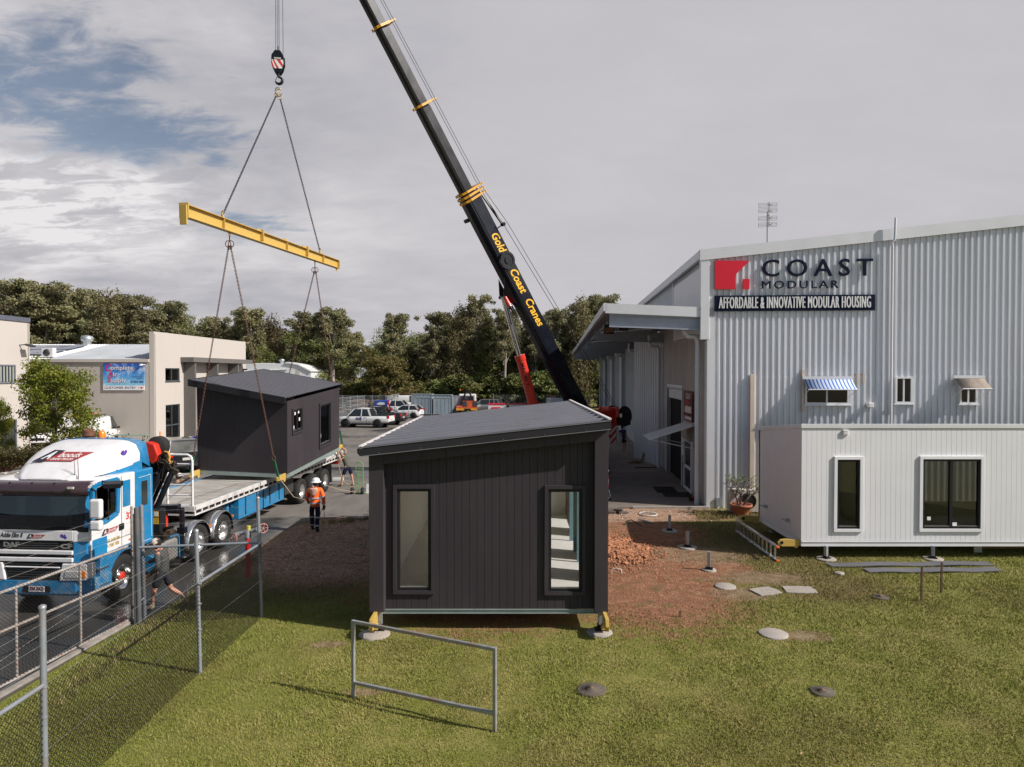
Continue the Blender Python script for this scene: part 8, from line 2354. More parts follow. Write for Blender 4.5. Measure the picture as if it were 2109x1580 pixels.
# ================================================================== PEOPLE
def skin(name, chains, m, parent, sub=1):
 """one continuous skinned mesh; chains = lists of (x,y,z,r), joined where points coincide"""
 vs = []; rs = []; es = []; idx = {}
 def vid(p):
  k = (round(p[0], 4), round(p[1], 4), round(p[2], 4))
  if k not in idx: idx[k] = len(vs); vs.append(p[:3]); rs.append(p[3])
  return idx[k]
 for ch in chains:
  ids = [vid(p) for p in ch]
  for a, b in zip(ids, ids[1:]):
   if a != b: es.append((a, b))
 me = bpy.data.meshes.new(name); me.from_pydata(vs, es, []); me.update()
 o = bpy.data.objects.new(name + '_rig', me); COL.objects.link(o)
 md = o.modifiers.new('s', 'SKIN'); md.use_smooth_shade = True; md.branch_smoothing = .3
 sv = me.skin_vertices[0].data
 for i, r in enumerate(rs):
  sv[i].radius = (r, r) if not isinstance(r, tuple) else r
  sv[i].use_root = (i == 0)
 ss = o.modifiers.new('u', 'SUBSURF'); ss.levels = sub; ss.render_levels = sub
 dg = bpy.context.evaluated_depsgraph_get(); dg.update()
 nm = bpy.data.meshes.new_from_object(o.evaluated_get(dg)); nm.name = name
 bpy.data.objects.remove(o); bpy.data.meshes.remove(me)
 nm.materials.clear(); nm.materials.append(m)
 for p in nm.polygons: p.use_smooth = True
 q = bpy.data.objects.new(name, nm); COL.objects.link(q); q.parent = parent
 return q
def P4(p, r): return (p[0], p[1], p[2], r)
def lerp(a, b, f): return tuple(a[i] + (b[i] - a[i]) * f for i in range(3))
def person(label, loc, J, face, top, bottom, shoes, sleeve=1.0, legs='shorts', hat=None, hatc=None, hair=None, socks=None, gloves=None, bands=False, hood=False, hatkind='cap'):
 """J joints in metres around loc, x to the picture's right, y away, z up; face = facing direction"""
 t = thing('person', label, 'person', loc)
 f = V((face[0], face[1], 0)).normalized(); side = V((f.y, -f.x, 0))
 hd = V(J['head'])
 fh = V((f.x, f.y, face[2] if len(face) > 2 else 0)).normalized()
 ch = []
 pel, che, nk = J['pelvis'], J['chest'], J['neck']
 ch.append([P4(pel, .10), P4(lerp(pel, che, .5), .095), P4(che, .11), P4(lerp(che, nk, .6), .09), P4(nk, .052), P4(hd - V((0, 0, .07)), .058), P4(hd, .085), P4(hd + V((0, 0, .08)), .062)])
 ch.append([P4(hd, .085), P4(hd + fh * .075 - V((0, 0, .015)), .022), P4(hd + fh * .10 - V((0, 0, .03)), .012)])
 for s in ('L', 'R'):
  sh, el, wr = J['sh' + s], J['el' + s], J['wr' + s]
  ch.append([P4(lerp(che, nk, .6), .09), P4(sh, .050), P4(lerp(sh, el, .5), .048), P4(el, .038), P4(lerp(el, wr, .4), .037), P4(wr, .026)])
  d = (V(wr) - V(el)).normalized(); u = d.cross(V((0, 0, 1)));
  if u.length < .2: u = V((1, 0, 0))
  u.normalize(); w = d.cross(u)
  palm = V(wr) + d * .075
  ch.append([P4(wr, .026), P4(palm, .032)])
  for k, (off, ln) in enumerate(((-.030, .062), (-.011, .075), (.010, .070), (.028, .055))):
   a = palm + u * off + d * .018; b = a + d * ln * .5 + w * .012; c = b + d * ln * .35 + w * .03
   ch.append([P4(palm, .032), P4(a, .010), P4(b, .009), P4(c, .007)])
  a = V(wr) + d * .03 + u * .035; b = a + d * .03 + u * .022 + w * .012
  ch.append([P4(wr, .026), P4(a, .012), P4(b, .009), P4(b + d * .025 + w * .012, .008)])
  hp, kn, an = J['hp' + s], J['kn' + s], J['an' + s]
  fd = J.get('ft' + s); to = V(fd) if fd else V(an) + f * .17 - V((0, 0, .05))
  ch.append([P4(pel, .10), P4(hp, .075), P4(lerp(hp, kn, .45), .068), P4(kn, .054), P4(lerp(kn, an, .3), .054), P4(lerp(kn, an, .75), .036), P4(an, .034), P4(lerp(an, to, .5), .034), P4(to, .024)])
 body = skin('body', ch, M_SKIN, t)
 for s in (-1, 1):
  MB().lathe([(.001, -.010), (.008, -.006), (.010, 0), (.008, .006), (.001, .010)], hd + fh * .078 + side * s * .030 + V((0, 0, .012)), n=8).build('eye', M_BLACK, t)
  MB().lathe([(.001, -.03), (.014, -.018), (.018, 0), (.014, .018), (.001, .03)], hd + side * s * .086, n=8).build('ear', M_SKIN, t)
 mb = MB(); mb.cbox(hd + fh * .084 - V((0, 0, .05)), (.035, .012, .008), rot=Matrix((side, f, V((0, 0, 1)))).transposed()); mb.build('mouth', mat('lip', (.30, .10, .08), .6), t)
 # clothing
 e = .018 if not bands else .040
 c2 = [[P4(lerp(pel, che, -.42 if bands else -.16), .165 if bands else .150), P4(lerp(pel, che, .15), .158 if bands else .145), P4(lerp(pel, che, .5), .122 + e), P4(che, .132 + e), P4(lerp(che, nk, .6), .108 + e * .8), P4(lerp(che, nk, .97), .06 + e * .5)]]
 for s in ('L', 'R'):
  sh, el, wr = J['sh' + s], J['el' + s], J['wr' + s]
  r = [P4(lerp(che, nk, .6), .108 + e * .8), P4(sh, .066 + e * .7)]
  if sleeve <= .6: r += [P4(lerp(sh, el, sleeve), .062)]
  else: r += [P4(lerp(sh, el, .5), .056 + e * .7), P4(el, .047 + e * .6), P4(lerp(el, wr, .45), .044 + e * .5), P4(lerp(el, wr, .93), .036 + e * .3)]
  c2.append(r)
 skin('shirt' if not bands else 'jacket', c2, top, t)
 c3 = [[P4(lerp(pel, che, .22), .128), P4(pel, .138)]]
 for s in ('L', 'R'):
  hp, kn, an = J['hp' + s], J['kn' + s], J['an' + s]
  r = [P4(pel, .138), P4(hp, .104), P4(lerp(hp, kn, .45), .094)]
  if legs == 'shorts': r += [P4(lerp(hp, kn, .82), .088)]
  else: r += [P4(kn, .075), P4(lerp(kn, an, .45), .070), P4(lerp(kn, an, .92), .062)]
  c3.append(r)
 skin(legs, c3, bottom, t)
 for s in ('L', 'R'):
  an, kn = J['an' + s], J['kn' + s]
  fd = J.get('ft' + s); to = V(fd) if fd else V(an) + f * .19 - V((0, 0, .045))
  heel = V(an) - (to - V(an)).normalized() * .03 - V((0, 0, .04))
  skin('boot', [[P4(lerp(an, kn, .28), .050), P4(an, .052), P4(lerp(an, to, .55), .048), P4(to, .036)], [P4(an, .052), P4(heel, .036)]], shoes, t)
  if socks: skin('sock', [[P4(lerp(an, kn, .30), .048), P4(lerp(an, kn, .46), .048)]], socks, t)
  if gloves:
   wr, el = V(J['wr' + s]), V(J['el' + s]); d = (wr - el).normalized(); u = d.cross(V((0, 0, 1)))
   u = u.normalized() if u.length > .2 else V((1, 0, 0)); w = d.cross(u); pm = wr + d * .075
   gc = [[P4(wr - d * .02, .036), P4(wr, .036), P4(pm, .042)]]
   for off, ln in ((-.034, .062), (-.012, .075), (.012, .070), (.034, .055)):
    a = pm + u * off + d * .018; b = a + d * ln * .5 + w * .014; gc.append([P4(pm, .042), P4(a, .015), P4(b, .014), P4(b + d * ln * .35 + w * .03, .012)])
   gc.append([P4(wr, .036), P4(wr + d * .03 + u * .04, .017), P4(wr + d * .06 + u * .062, .014)])
   skin('glove', gc, gloves, t)
 # bands
 if bands:
  sv = mat('silver reflective tape', (.42, .43, .46), .35, .3)
  def bnd(c, d, r, w=.05):
   d = V(d).normalized(); mb = MB(); mb.lathe([(r, -w / 2), (r, w / 2)], (0, 0, 0), 'z', 20, caps=False)
   q = V((0, 0, 1)).rotation_difference(d).to_matrix().to_4x4(); mb.tf(Matrix.Translation(V(c)) @ q); mb.build('reflective_band', sv, t, fixn=False)
  ax = V(che) - V(pel)
  for fz in (.12, .62): bnd(lerp(pel, che, fz), ax, .178 if fz < .5 else .176)
  for s in ('L', 'R'):
   sh, el, wr = J['sh' + s], J['el' + s], J['wr' + s]
   bnd(lerp(sh, el, .85), V(el) - V(sh), .078, .045); bnd(lerp(el, wr, .7), V(wr) - V(el), .064, .035)
   kn, an, hp = J['kn' + s], J['an' + s], J['hp' + s]
   bnd(lerp(hp, kn, .93), V(kn) - V(hp), .086); bnd(lerp(kn, an, .62), V(an) - V(kn), .077)
  navy = mat('navy yoke', (.01, .012, .05), .8)
 if hood:
  b = V(lerp(che, nk, .62)) - f * .10
  mb = MB(); mb.grid([[b + side * x * k - f * (.05 * (1 - abs(x)) + .03) + V((0, 0, z)) for x in (-1, -.5, 0, .5, 1)] for k, z in ((.13, .09), (.14, .03), (.11, -.05), (.055, -.12), (.01, -.16))])
  h = mb.build('hood', mat('faded pink lining', (.62, .36, .28), .8, var=.15), t, fixn=False); h.modifiers.new('th', 'SOLIDIFY').thickness = .03
 if hatkind == 'hard':
  mb = MB(); mb.lathe([(.175, .018), (.172, .03), (.135, .045), (.128, .07), (.118, .11), (.085, .145), (.04, .16), (.001, .164)], hd + V((0, 0, .01)), n=26)
  for a in (-.03, .03): mb.tube([hd + f * .09 + side * a + V((0, 0, .12)), hd + side * a + V((0, 0, .172)), hd - f * .09 + side * a + V((0, 0, .12))], .008, 6)
  mb.build('hard_hat', hatc, t)
  if hair: MB().lathe([(.088, -.07), (.095, -.02), (.09, .03)], hd - f * .015, n=16).build('hair', hair, t)
 else:
  if hatc:
   mb = MB(); mb.lathe([(.100, .02), (.104, .045), (.098, .08), (.07, .118), (.03, .132), (.001, .134)], hd, n=20)
   fv = fh
   mb.add([hd + fv * .08 + side * .08 + V((0, 0, .035)), hd + fv * .17 + side * .055 + V((0, 0, .022)), hd + fv * .19 + V((0, 0, .024)), hd + fv * .17 - side * .055 + V((0, 0, .022)), hd + fv * .08 - side * .08 + V((0, 0, .035))], [(0, 1, 2, 3, 4)])
   c = mb.build('cap', hatc, t, fixn=False)
  if hair: MB().lathe([(.07, -.06), (.092, -.01), (.098, .04), (.09, .09), (.05, .125), (.001, .135)], hd - f * .012, n=16).build('hair', hair, t)
 return t
HAIRD = mat('dark hair', (.03, .02, .015), .7); HAIRG = mat('grey hair', (.35, .32, .30), .7)
M_ORJ = mat('orange work jacket', (1.0, .14, .012), .7, var=.10, vs=9, bump=.3, bs=14)
M_NAVYC = mat('navy cloth', (.010, .012, .035), .8, var=.2, bump=.2, bs=18)
M_TAN = mat('tan boot leather', (.36, .22, .13), .7, var=.2)
g1 = G(650, 1097)
W1 = person('person in an orange reflective jacket and white hard hat seen from behind, holding ropes', g1,
 dict(pelvis=(-.02, 0, .93), chest=(-.03, .02, 1.24), neck=(-.02, .03, 1.47), head=(.0, .05, 1.61), shL=(-.21, .02, 1.40), elL=(-.32, .08, 1.13), wrL=(-.33, .30, .98), shR=(.17, .02, 1.40), elR=(.26, .0, 1.12), wrR=(.25, .06, .88),
   hpL=(-.12, 0, .88), knL=(-.14, .08, .50), anL=(-.15, .16, .10), hpR=(.08, 0, .88), knR=(.07, -.02, .48), anR=(.06, -.06, .09)), (0.05, 1, .1), M_ORJ, M_NAVYC, M_BLACK, legs='trousers', hair=HAIRD, hatc=M_WHITE, hatkind='hard', bands=True, hood=True, gloves=M_BLACK)
# ropes held by the worker
a = LUG['M'] + V((.05, 0, 0)); h1 = V(g1) + V((-.33, .32, .97)); h2 = V(g1) + V((.25, .07, .80))
o = MB().tube([a, a.lerp(h1, .5) - V((0, 0, .25)), h1], .014, 6).build('rope', M_ROPE); tag(o, 'tan rope from the worker up to the near lug of the hanging cabin', 'rope')
o = MB().tube([h2, h2 + V((.02, .0, -.4)), h2 + V((.0, 0, -.72)), h2 + V((-.1, -.05, -.76)), h2 + V((-.2, 0, -.45)), h2 + V((-.06, .02, -.05))], .011, 6).build('rope', M_ROPE); tag(o, 'loose loop of rope hanging from the right hand of the worker in orange', 'rope')
g2 = V((-7.52, 31.0, 0))
M_OLV = mat('olive shirt', (.085, .09, .06), .85, var=.15)
W2 = person('person in olive shirt and navy shorts steadying the far end of the hanging cabin', g2,
 dict(pelvis=(.03, .02, .88), chest=(-.07, .02, 1.18), neck=(-.16, .01, 1.40), head=(-.26, .0, 1.53), shL=(-.14, -.16, 1.37), elL=(-.22, -.25, 1.20), wrL=(-.32, -.12, 1.46), shR=(-.10, .19, 1.40), elR=(-.10, .22, 1.66), wrR=(-.34, .12, 1.84),
   hpL=(-.02, -.10, .84), knL=(-.17, -.10, .47), anL=(-.21, -.10, .09), hpR=(.10, .12, .84), knR=(.20, .12, .46), anR=(.27, .10, .09)), (-1, .1, .1), M_OLV, M_NAVYC, M_TAN, sleeve=.5, hair=HAIRG, socks=M_WHITE)
o = MB().tube([LUG['R'] + V((.1, .2, 0)), g2 + V((-.40, -.1, 1.50)), g2 + V((-.27, -.3, .9)), g2 + V((-.12, -.2, .3)), g2 + V((.3, -.3, .02)), g2 + V((1.6, -.4, .03))], .013, 6).build('rope', M_ROPE); tag(o, 'tan rope hanging from the far lug past the person in olive', 'rope')
g3 = V((-11.55, 23.5, 0))
W3 = person('person in a pale cap behind the trailer, reaching for the near left lug', g3,
 dict(pelvis=(-.06, 0, .92), chest=(-.04, 0, 1.24), neck=(.0, 0, 1.47), head=(.06, 0, 1.60), shL=(.02, -.18, 1.42), elL=(.25, -.2, 1.42), wrL=(.48, -.22, 1.60), shR=(.0, .18, 1.42), elR=(.25, .15, 1.46), wrR=(.50, .0, 1.63),
   hpL=(-.06, -.1, .88), knL=(-.04, -.1, .48), anL=(-.10, -.1, .09), hpR=(-.06, .1, .88), knR=(.04, .1, .48), anR=(.06, .1, .09)), (1, 0, .1), mat('sage shirt', (.11, .14, .10), .85), M_NAVYC, M_TAN, sleeve=.5, hatc=mat('pale cap', (.60, .50, .42), .8), hair=HAIRD)
g4 = V((-7.68, 14.85, 0))
W4 = person('person in a dark grey jacket, shorts and cap striding past the gate post', g4,
 dict(pelvis=(.04, 0, .84), chest=(.07, 0, 1.13), neck=(.0, .0, 1.34), head=(-.09, -.01, 1.45), shL=(.02, -.18, 1.28), elL=(.08, -.25, 1.03), wrL=(-.13, -.2, .86), shR=(.04, .17, 1.29), elR=(-.14, .2, 1.10), wrR=(-.36, .12, 1.0),
   hpL=(.02, -.09, .80), knL=(-.10, -.1, .44), anL=(-.13, -.1, .10), ftL=(-.31, -.1, .06), hpR=(.07, .09, .80), knR=(.16, .12, .44), anR=(.46, .2, .22), ftR=(.50, .2, .06)), (-1, -.05, -.1), mat('charcoal jacket', (.075, .075, .072), .85, var=.15, vs=8), mat('charcoal shorts', (.03, .032, .04), .85), mat('sandy boot', (.38, .29, .21), .8, var=.2), hatc=mat('pale cap', (.60, .50, .42), .8), hair=HAIRD, socks=M_BLACK)
g5 = V((7.28, 44.8, 0))
W5 = person('person in dark clothes with blue and white collar in the shade by the crane', g5,
 dict(pelvis=(.06, 0, .90), chest=(.02, 0, 1.22), neck=(-.04, 0, 1.44), head=(-.06, -.02, 1.58), shL=(-.2, -.03, 1.38), elL=(-.3, -.1, 1.12), wrL=(-.34, -.25, 1.05), shR=(.15, .0, 1.38), elR=(.25, .0, 1.1), wrR=(.16, -.1, .88),
   hpL=(-.02, 0, .86), knL=(.02, -.14, .47), anL=(.0, -.05, .09), hpR=(.15, 0, .86), knR=(.14, -.12, .5), anR=(.16, .1, .12)), (-.5, -1, 0), mat('blue white shirt', (.05, .06, .16), .8, var=.9, vs=8), M_NAVYC, M_TAN, sleeve=.5, hair=HAIRD)
g6 = V((-2.6, 90.5, 0))
person('tiny far person behind the waste bins near the fence', g6,
 dict(pelvis=(0, 0, .92), chest=(0, 0, 1.24), neck=(0, 0, 1.47), head=(0, -.02, 1.61), shL=(-.19, 0, 1.42), elL=(-.26, 0, 1.14), wrL=(-.2, -.15, .95), shR=(.19, 0, 1.42), elR=(.28, 0, 1.16), wrR=(.24, -.15, .98),
   hpL=(-.09, 0, .88), knL=(-.1, 0, .48), anL=(-.1, 0, .09), hpR=(.09, 0, .88), knR=(.1, 0, .48), anR=(.1, 0, .09)), (0, -1, 0), mat('pink shirt', (.45, .25, .22), .8), M_NAVYC, M_TAN, sleeve=.5, hair=HAIRD)
# ================================================================== TREES
def leaf_mat(name, c1, c2, vs=.5):
 if name in _mc: return _mc[name]
 m = bpy.data.materials.new(name); _mc[name] = m
 nt, N, L, b = nodes(m)
 oi = N.new('ShaderNodeObjectInfo'); geo = N.new('ShaderNodeNewGeometry')
 n = N.new('ShaderNodeTexNoise'); n.inputs['Scale'].default_value = vs; n.inputs['Detail'].default_value = 6; n.inputs['Roughness'].default_value = .7
 L.new(geo.outputs['Position'], n.inputs[0])
 mr = N.new('ShaderNodeMapRange'); mr.inputs[1].default_value = .35; mr.inputs[2].default_value = .65; L.new(n.outputs[0], mr.inputs[0])
 mx = N.new('ShaderNodeMix'); mx.data_type = 'RGBA'; L.new(mr.outputs[0], mx.inputs[0]); mx.inputs[6].default_value = (*c1, 1); mx.inputs[7].default_value = (*c2, 1)
 hs = N.new('ShaderNodeHueSaturation'); L.new(mx.outputs[2], hs.inputs['Color'])
 a = N.new('ShaderNodeMapRange'); a.inputs[3].default_value = .498 if 'bright' in name else .47; a.inputs[4].default_value = .504; L.new(oi.outputs['Random'], a.inputs[0]); L.new(a.outputs[0], hs.inputs['Hue'])
 c = N.new('ShaderNodeMapRange'); c.inputs[3].default_value = .85 if 'bright' in name else .68; c.inputs[4].default_value = 1.4 if 'bright' not in name else 1.0; L.new(oi.outputs['Random'], c.inputs[0]); L.new(c.outputs[0], hs.inputs['Value'])
 L.new(hs.outputs[0], b.inputs['Base Color']); b.inputs['Roughness'].default_value = .55; b.inputs['Specular IOR Level'].default_value = .3
 tr = N.new('ShaderNodeBsdfTranslucent'); L.new(hs.outputs[0], tr.inputs[0])
 ms = N.new('ShaderNodeMixShader'); ms.inputs[0].default_value = .28; L.new(b.outputs[0], ms.inputs[1]); L.new(tr.outputs[0], ms.inputs[2]); L.new(ms.outputs[0], N['Material Output'].inputs[0])
 return m
def leaf_quads(C, size, rng_, flat=.0, asp=.55):
 n = len(C)
 d = rng_.randn(n, 3); d[:, 2] *= (1 - flat); d /= np.linalg.norm(d, axis=1)[:, None] + 1e-9
 e = rng_.randn(n, 3); s = np.cross(d, e); s /= np.linalg.norm(s, axis=1)[:, None] + 1e-9
 L = (size * (.6 + .8 * rng_.rand(n)))[:, None]; w = L * asp
 q = np.zeros((n, 4, 3)); q[:, 0] = C - d * L * .5; q[:, 1] = C + s * w * .5; q[:, 2] = C + d * L * .5; q[:, 3] = C - s * w * .5
 return q
def make_tree(kind, seed, H=15.0, leafn=9000, lsize=.34, lm=None, bm_=None, name='tree', label='tree', cat='tree'):
 r = np.random.RandomState(seed); rp = random.Random(seed)
 t = thing(name, label, cat, (0, 0, 0))
 mb = MB(); clumps = []
 if kind == 'gum': tr = .020 * H; R = .24 * H; base = .48
 elif kind == 'oak': tr = .018 * H; R = .17 * H; base = .10
 elif kind == 'dense': tr = .02 * H; R = .27 * H; base = .22
 else: tr = .03 * H; R = .55 * H; base = .22
 lean = (rp.uniform(-.03, .03) * H, rp.uniform(-.03, .03) * H)
 def tp(f): return V((lean[0] * f + .012 * H * sin(f * 5 + seed), lean[1] * f + .012 * H * cos(f * 4 + seed), f * H))
 fs = [0, .15, .3, .45, .6, .75, .9]
 mb.tube([tp(f) for f in fs], [tr * (1.25 - f) * (1.3 if f == 0 else 1) for f in fs], 8)
 nl = {'gum': 17, 'oak': 26, 'dense': 18, 'wide': 13}[kind]
 for k in range(nl):
  f0 = base * .8 + (0.88 - base * .8) * (k + .5) / nl
  a = k * 2.4 + rp.uniform(-.4, .4)
  if kind == 'gum': f1 = min(1.0, f0 + rp.uniform(.12, .26)); rad = R * rp.uniform(.45, 1.0) * (1.1 - .55 * f0)
  elif kind == 'oak': f1 = min(1.0, f0 + rp.uniform(.02, .10)); rad = R * rp.uniform(.5, 1.0) * (1.15 - .9 * f0)
  elif kind == 'dense': f1 = min(.98, f0 + rp.uniform(.05, .15)); rad = R * rp.uniform(.5, 1.0) * sqrt(max(.12, 1 - ((f0 - .5) / .55) ** 2))
  else: f1 = min(.95, f0 + rp.uniform(.1, .3)); rad = R * rp.uniform(.45, 1.0) * (1.1 - .5 * f0)
  p0 = tp(f0); p1 = V((p0.x + cos(a) * rad, p0.y + sin(a) * rad, f1 * H)); pm = p0.lerp(p1, .5) + V((0, 0, -.02 * H if kind != 'oak' else .01 * H))
  rl = tr * .42 * (1.1 - f0)
  mb.tube([p0, pm, p1], [rl, rl * .7, rl * .3], 5)
  cr = {'gum': .060, 'oak': .075, 'dense': .10, 'wide': .16}[kind] * H
  clumps.append((p1, cr * rp.uniform(.7, 1.15))); 
  for j in range(3 if kind != 'oak' else 2):
   q = p0.lerp(p1, rp.uniform(.45, .95)) + V((rp.gauss(0, 1), rp.gauss(0, 1), rp.gauss(0, .7))) * cr * .8
   mb.tube([p0.lerp(p1, .6), q], [rl * .45, rl * .15], 4); clumps.append((q, cr * rp.uniform(.5, .95)))
 clumps.append((tp(.95), .08 * H))
 mb.build('trunk', bm_, t)
 ws = np.array([c[1] ** 2 for c in clumps]); ws /= ws.sum()
 idx = r.choice(len(clumps), leafn, p=ws)
 cc = np.array([list(c[0]) for c in clumps])[idx]; cr = np.array([c[1] for c in clumps])[idx]
 v = r.randn(leafn, 3); v /= np.linalg.norm(v, axis=1)[:, None]
 rad = (.25 + .75 * r.rand(leafn) ** .5) * (1 + .22 * r.randn(leafn))
 v[:, 2] *= .62 if kind in ('gum', 'wide') else (1.1 if kind == 'oak' else .8)
 C = cc + v * (cr * rad)[:, None]
 if kind == 'oak': C[:, 2] -= r.rand(leafn) * .05 * H
 q = leaf_quads(C, np.full(leafn, lsize), r, asp=.3 if kind == 'oak' else .55)
 o = bpy.data.objects.new('crown', leaf_mesh('crown', q, lm)); COL.objects.link(o); o.parent = t
 return t
B_GUM = mat('pale gum bark', (.34, .29, .25), .8, var=.3, vs=1.5, dirt=(.12, .09, .07), damt=.6)
B_DRK = mat('dark bark', (.10, .075, .06), .9, var=.3, vs=2)
L_GUM = leaf_mat('gum foliage', (.125, .130, .058), (.27, .25, .125))
L_OAK = leaf_mat('she oak foliage', (.115, .108, .050), (.23, .20, .09))
L_DEN = leaf_mat('rainforest foliage', (.085, .105, .032), (.22, .235, .075))
L_OLV = leaf_mat('olive foliage', (.11, .10, .030), (.20, .175, .055))
protos = []
for k in range(4): protos.append(('gum', make_tree('gum', 10 + k, lm=L_GUM, bm_=B_GUM, leafn=9000, lsize=.32, name='gum_tree')))
for k in range(3): protos.append(('oak', make_tree('oak', 30 + k, lm=L_OAK, bm_=B_DRK, leafn=11000, lsize=.42, name='she_oak_tree')))
for k in range(3): protos.append(('dense', make_tree('dense', 50 + k, lm=L_DEN, bm_=B_DRK, leafn=11000, lsize=.32, name='forest_tree')))
SIL = [(-140, 588), (0, 590), (60, 578), (120, 583), (160, 606), (230, 597), (290, 615), (315, 655), (345, 632), (385, 655), (410, 650), (440, 664), (480, 655), (520, 642), (560, 648), (600, 676), (640, 648), (690, 640), (725, 668), (752, 690), (785, 700), (815, 652), (845, 690), (875, 668), (905, 650), (945, 628), (985, 617), (1030, 642), (1100, 655), (1140, 640), (1190, 613), (1240, 612), (1320, 640)]
def sil(px):
 for (a, ya), (b, yb) in zip(SIL, SIL[1:]):
  if a <= px <= b: return ya + (yb - ya) * (px - a) / (b - a)
 return 640
def zone(px, kind):
 d = {'gum': 'pale trunked gum tree with open crown', 'oak': 'dull olive she oak with drooping foliage', 'dense': 'dense dark green forest tree'}[kind]
 if px < 320: return d + ' on the rise behind the beige units'
 if px < 760: return d + ' beyond the hanging cabin'
 if px < 1080: return d + ' behind the containers and parked cars'
 return d + ' behind the crane boom'
rt = random.Random(77); first = {}
n_ = 0
EMG = [(28, 582, 88), (95, 588, 86), (150, 600, 90), (222, 594, 86), (283, 612, 89), (345, 626, 99), (440, 655, 99), (520, 638, 98), (556, 645, 101), (640, 646, 99), (688, 636, 98), (812, 648, 99), (900, 648, 100), (942, 626, 99), (985, 614, 101), (1040, 640, 98), (1105, 650, 100), (1150, 640, 99), (1196, 609, 98), (1238, 611, 101)]
for row, (Y0, dy, step, off) in enumerate(((101, 5, 54, 42), (111, 5, 42, 26), (121, 6, 36, 14))):
 px = -130 + row * 17
 while px < 1310:
  Y = Y0 + rt.uniform(-dy, dy) * .5
  if px < 320: Y -= 14
  kind, pr = rt.choice(protos)
  if px < 320 and row < 2: kind, pr = rt.choice(protos[:4] + protos[7:])
  if 690 < px < 780 and row == 0: px += step; continue
  pt = AT(px, sil(px) + off + rt.uniform(-9, 12 + off * .6), Y)
  Hh = max(6.5, pt.z)
  sc = Hh / 15.0 * (1.0 if kind != 'gum' else .98)
  x = pt.x
  if x > 10.5 and Y < 96: px += step; continue
  lb = zone(px, kind)
  gp = 'trees along the far edge of the yard'
  if id(pr) not in first: o = pr; first[id(pr)] = 1; o.location = (x, Y, 0); o.rotation_euler = (0, 0, rt.uniform(0, 6.28)); o['label'] = lb; o['group'] = gp; o.scale = (sc * 1.1, sc * 1.1, sc)
  else:
   w = sc * rt.uniform(.95, 1.3); dup(pr, (x, Y, 0), rt.uniform(0, 6.28), lb, gp, (w, w, sc))
  n_ += 1
  px += step * rt.uniform(.8, 1.2)
for k, (px, py, Y) in enumerate(EMG):
 pr = protos[k % 4][1] if k % 5 != 3 else protos[4 + k % 3][1]
 pt = AT(px, py, Y); sc = pt.z / 15.2; kd = 'gum' if k % 5 != 3 else 'oak'
 w = sc * rt.uniform(.85, 1.1)
 o = dup(pr, (pt.x, Y, 0), rt.uniform(0, 6.28), zone(px, kd).replace('pale trunked gum tree with open crown', 'tall gum standing above the wood').replace('dull olive she oak with drooping foliage', 'tall she oak standing above the wood'), 'taller trees standing out of the wood', (w, w, sc))
for k_, pr in protos:
 if id(pr) not in first:
  pt = AT(1180, 640, 104); pr.location = (pt.x, 104, 0); pr['label'] = zone(1180, k_); pr['group'] = 'trees along the far edge of the yard'; s_ = pt.z / 15; pr.scale = (s_, s_, s_)
# low scrub closing the foot of the wood
bush = make_tree('wide', 90, H=4.2, lm=L_DEN, bm_=B_DRK, leafn=7000, lsize=.30, name='bush', label='leafy green bush at the foot of the forest edge', cat='bush')
bush['group'] = 'bushes at the foot of the wood'
fb = True
px = -60
while px < 1300:
 Y = 95 + rt.uniform(0, 8); x = (px - 1054.5) / FPX * Y
 if not (x > 9.5 and Y < 97) and not (-36 < x < -26 and Y < 101):
  s_ = rt.uniform(.55, 1.25)
  if fb: bush.location = (x, Y, 0); bush.scale = (s_, s_, s_); fb = False
  else: dup(bush, (x, Y, -.1), rt.uniform(0, 6.28), None, None, (s_ * 1.2, s_ * 1.2, s_))
 px += rt.uniform(26, 48)
pt = AT(802, 744, 93)
make_tree('wide', 95, H=pt.z + .3, lm=L_OLV, bm_=B_DRK, leafn=16000, lsize=.26, name='spreading_tree', label='wide round olive yellow tree behind the white and blue parked cars').location = (pt.x, 93, 0)
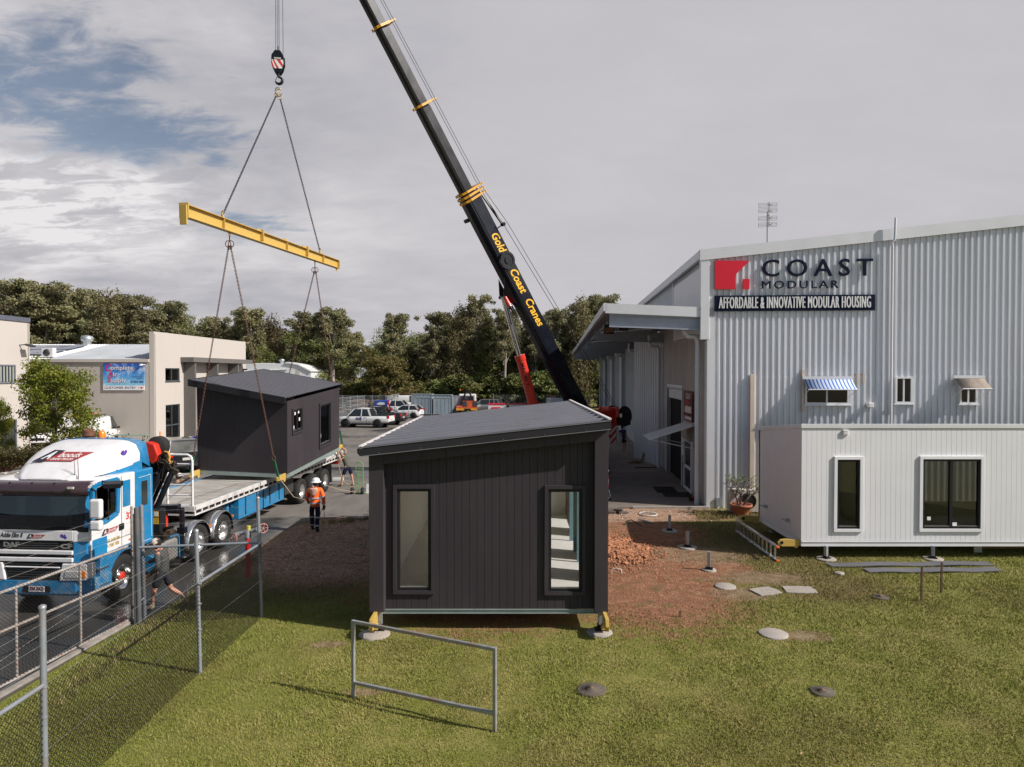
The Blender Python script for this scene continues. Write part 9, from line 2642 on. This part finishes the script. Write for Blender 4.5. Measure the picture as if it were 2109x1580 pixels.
# street trees beside the left unit
L_LIME = leaf_mat('bright tree foliage', (.085, .115, .012), (.25, .255, .03), vs=1.6)
g = AT(112, 960, 37.5)
t1 = make_tree('wide', 61, H=5.75, lm=L_LIME, bm_=mat('grey street bark', (.16, .13, .11), .9), leafn=15000, lsize=.18, name='street_tree', label='small bright green tree in front of the beige side wall')
t1.location = (g.x, 37.5, 0); t1.scale = (.78, .78, .90)
t2 = dup(t1, ((-8 - 1054.5) / FPX * 36.0, 36.0, 0), 2.0, 'small bright green tree cut off by the left edge in front of the nearest unit', None, (.34, .34, .58))
def shrub(x, y, h, w, seed, lab, c1, c2, n=2600, twiggy=True):
 t = thing('shrub', lab, 'shrub', (x, y, 0)); r = np.random.RandomState(seed); rp = random.Random(seed)
 mb = MB(); tips = []
 for k in range(46):
  a = rp.uniform(0, 6.28); rr_ = rp.uniform(.1, 1) * w; q = V((cos(a) * rr_, sin(a) * rr_ * .6, h * rp.uniform(.6, 1.05)))
  mb.tube([V((cos(a) * .1, sin(a) * .1, 0)), q * .55 + V((0, 0, h * .1)), q], [.02, .012, .005], 4, caps=False); tips.append(q)
 mb.build('branches', mat('reddish twig', (.16, .09, .07), .9, var=.3), t, fixn=False)
 T = np.array([list(q) for q in tips]); i = r.randint(0, len(T), n); f = .45 + .6 * r.rand(n)
 C = T[i] * f[:, None] + r.randn(n, 3) * .09
 o = bpy.data.objects.new('foliage', leaf_mesh('foliage', leaf_quads(C, np.full(n, .11), r), leaf_mat('shrub foliage ' + str(seed), c1, c2, 2))); COL.objects.link(o); o.parent = t
for i, (px, Y, h, w, lab) in enumerate(((200, 35.5, 2.25, 1.5, 'twiggy reddish shrub just above the roof of the truck cab'), (240, 36.2, 2.0, 1.4, 'twiggy reddish shrub in front of the green picnic table'), (60, 35.6, 1.7, 1.6, 'low reddish green shrub above the silver wagon'), (10, 35.2, 1.6, 1.7, 'low green shrub at the left edge behind the parked cars'), (150, 35.6, 1.9, 1.3, 'brownish shrub under the small bright green tree'))):
 shrub((px - 1054.5) / FPX * Y, Y, h * .8, w, 200 + i, lab, (.06, .06, .025), (.20, .14, .08) if i in (0, 1, 4) else (.16, .17, .05), n=3000)
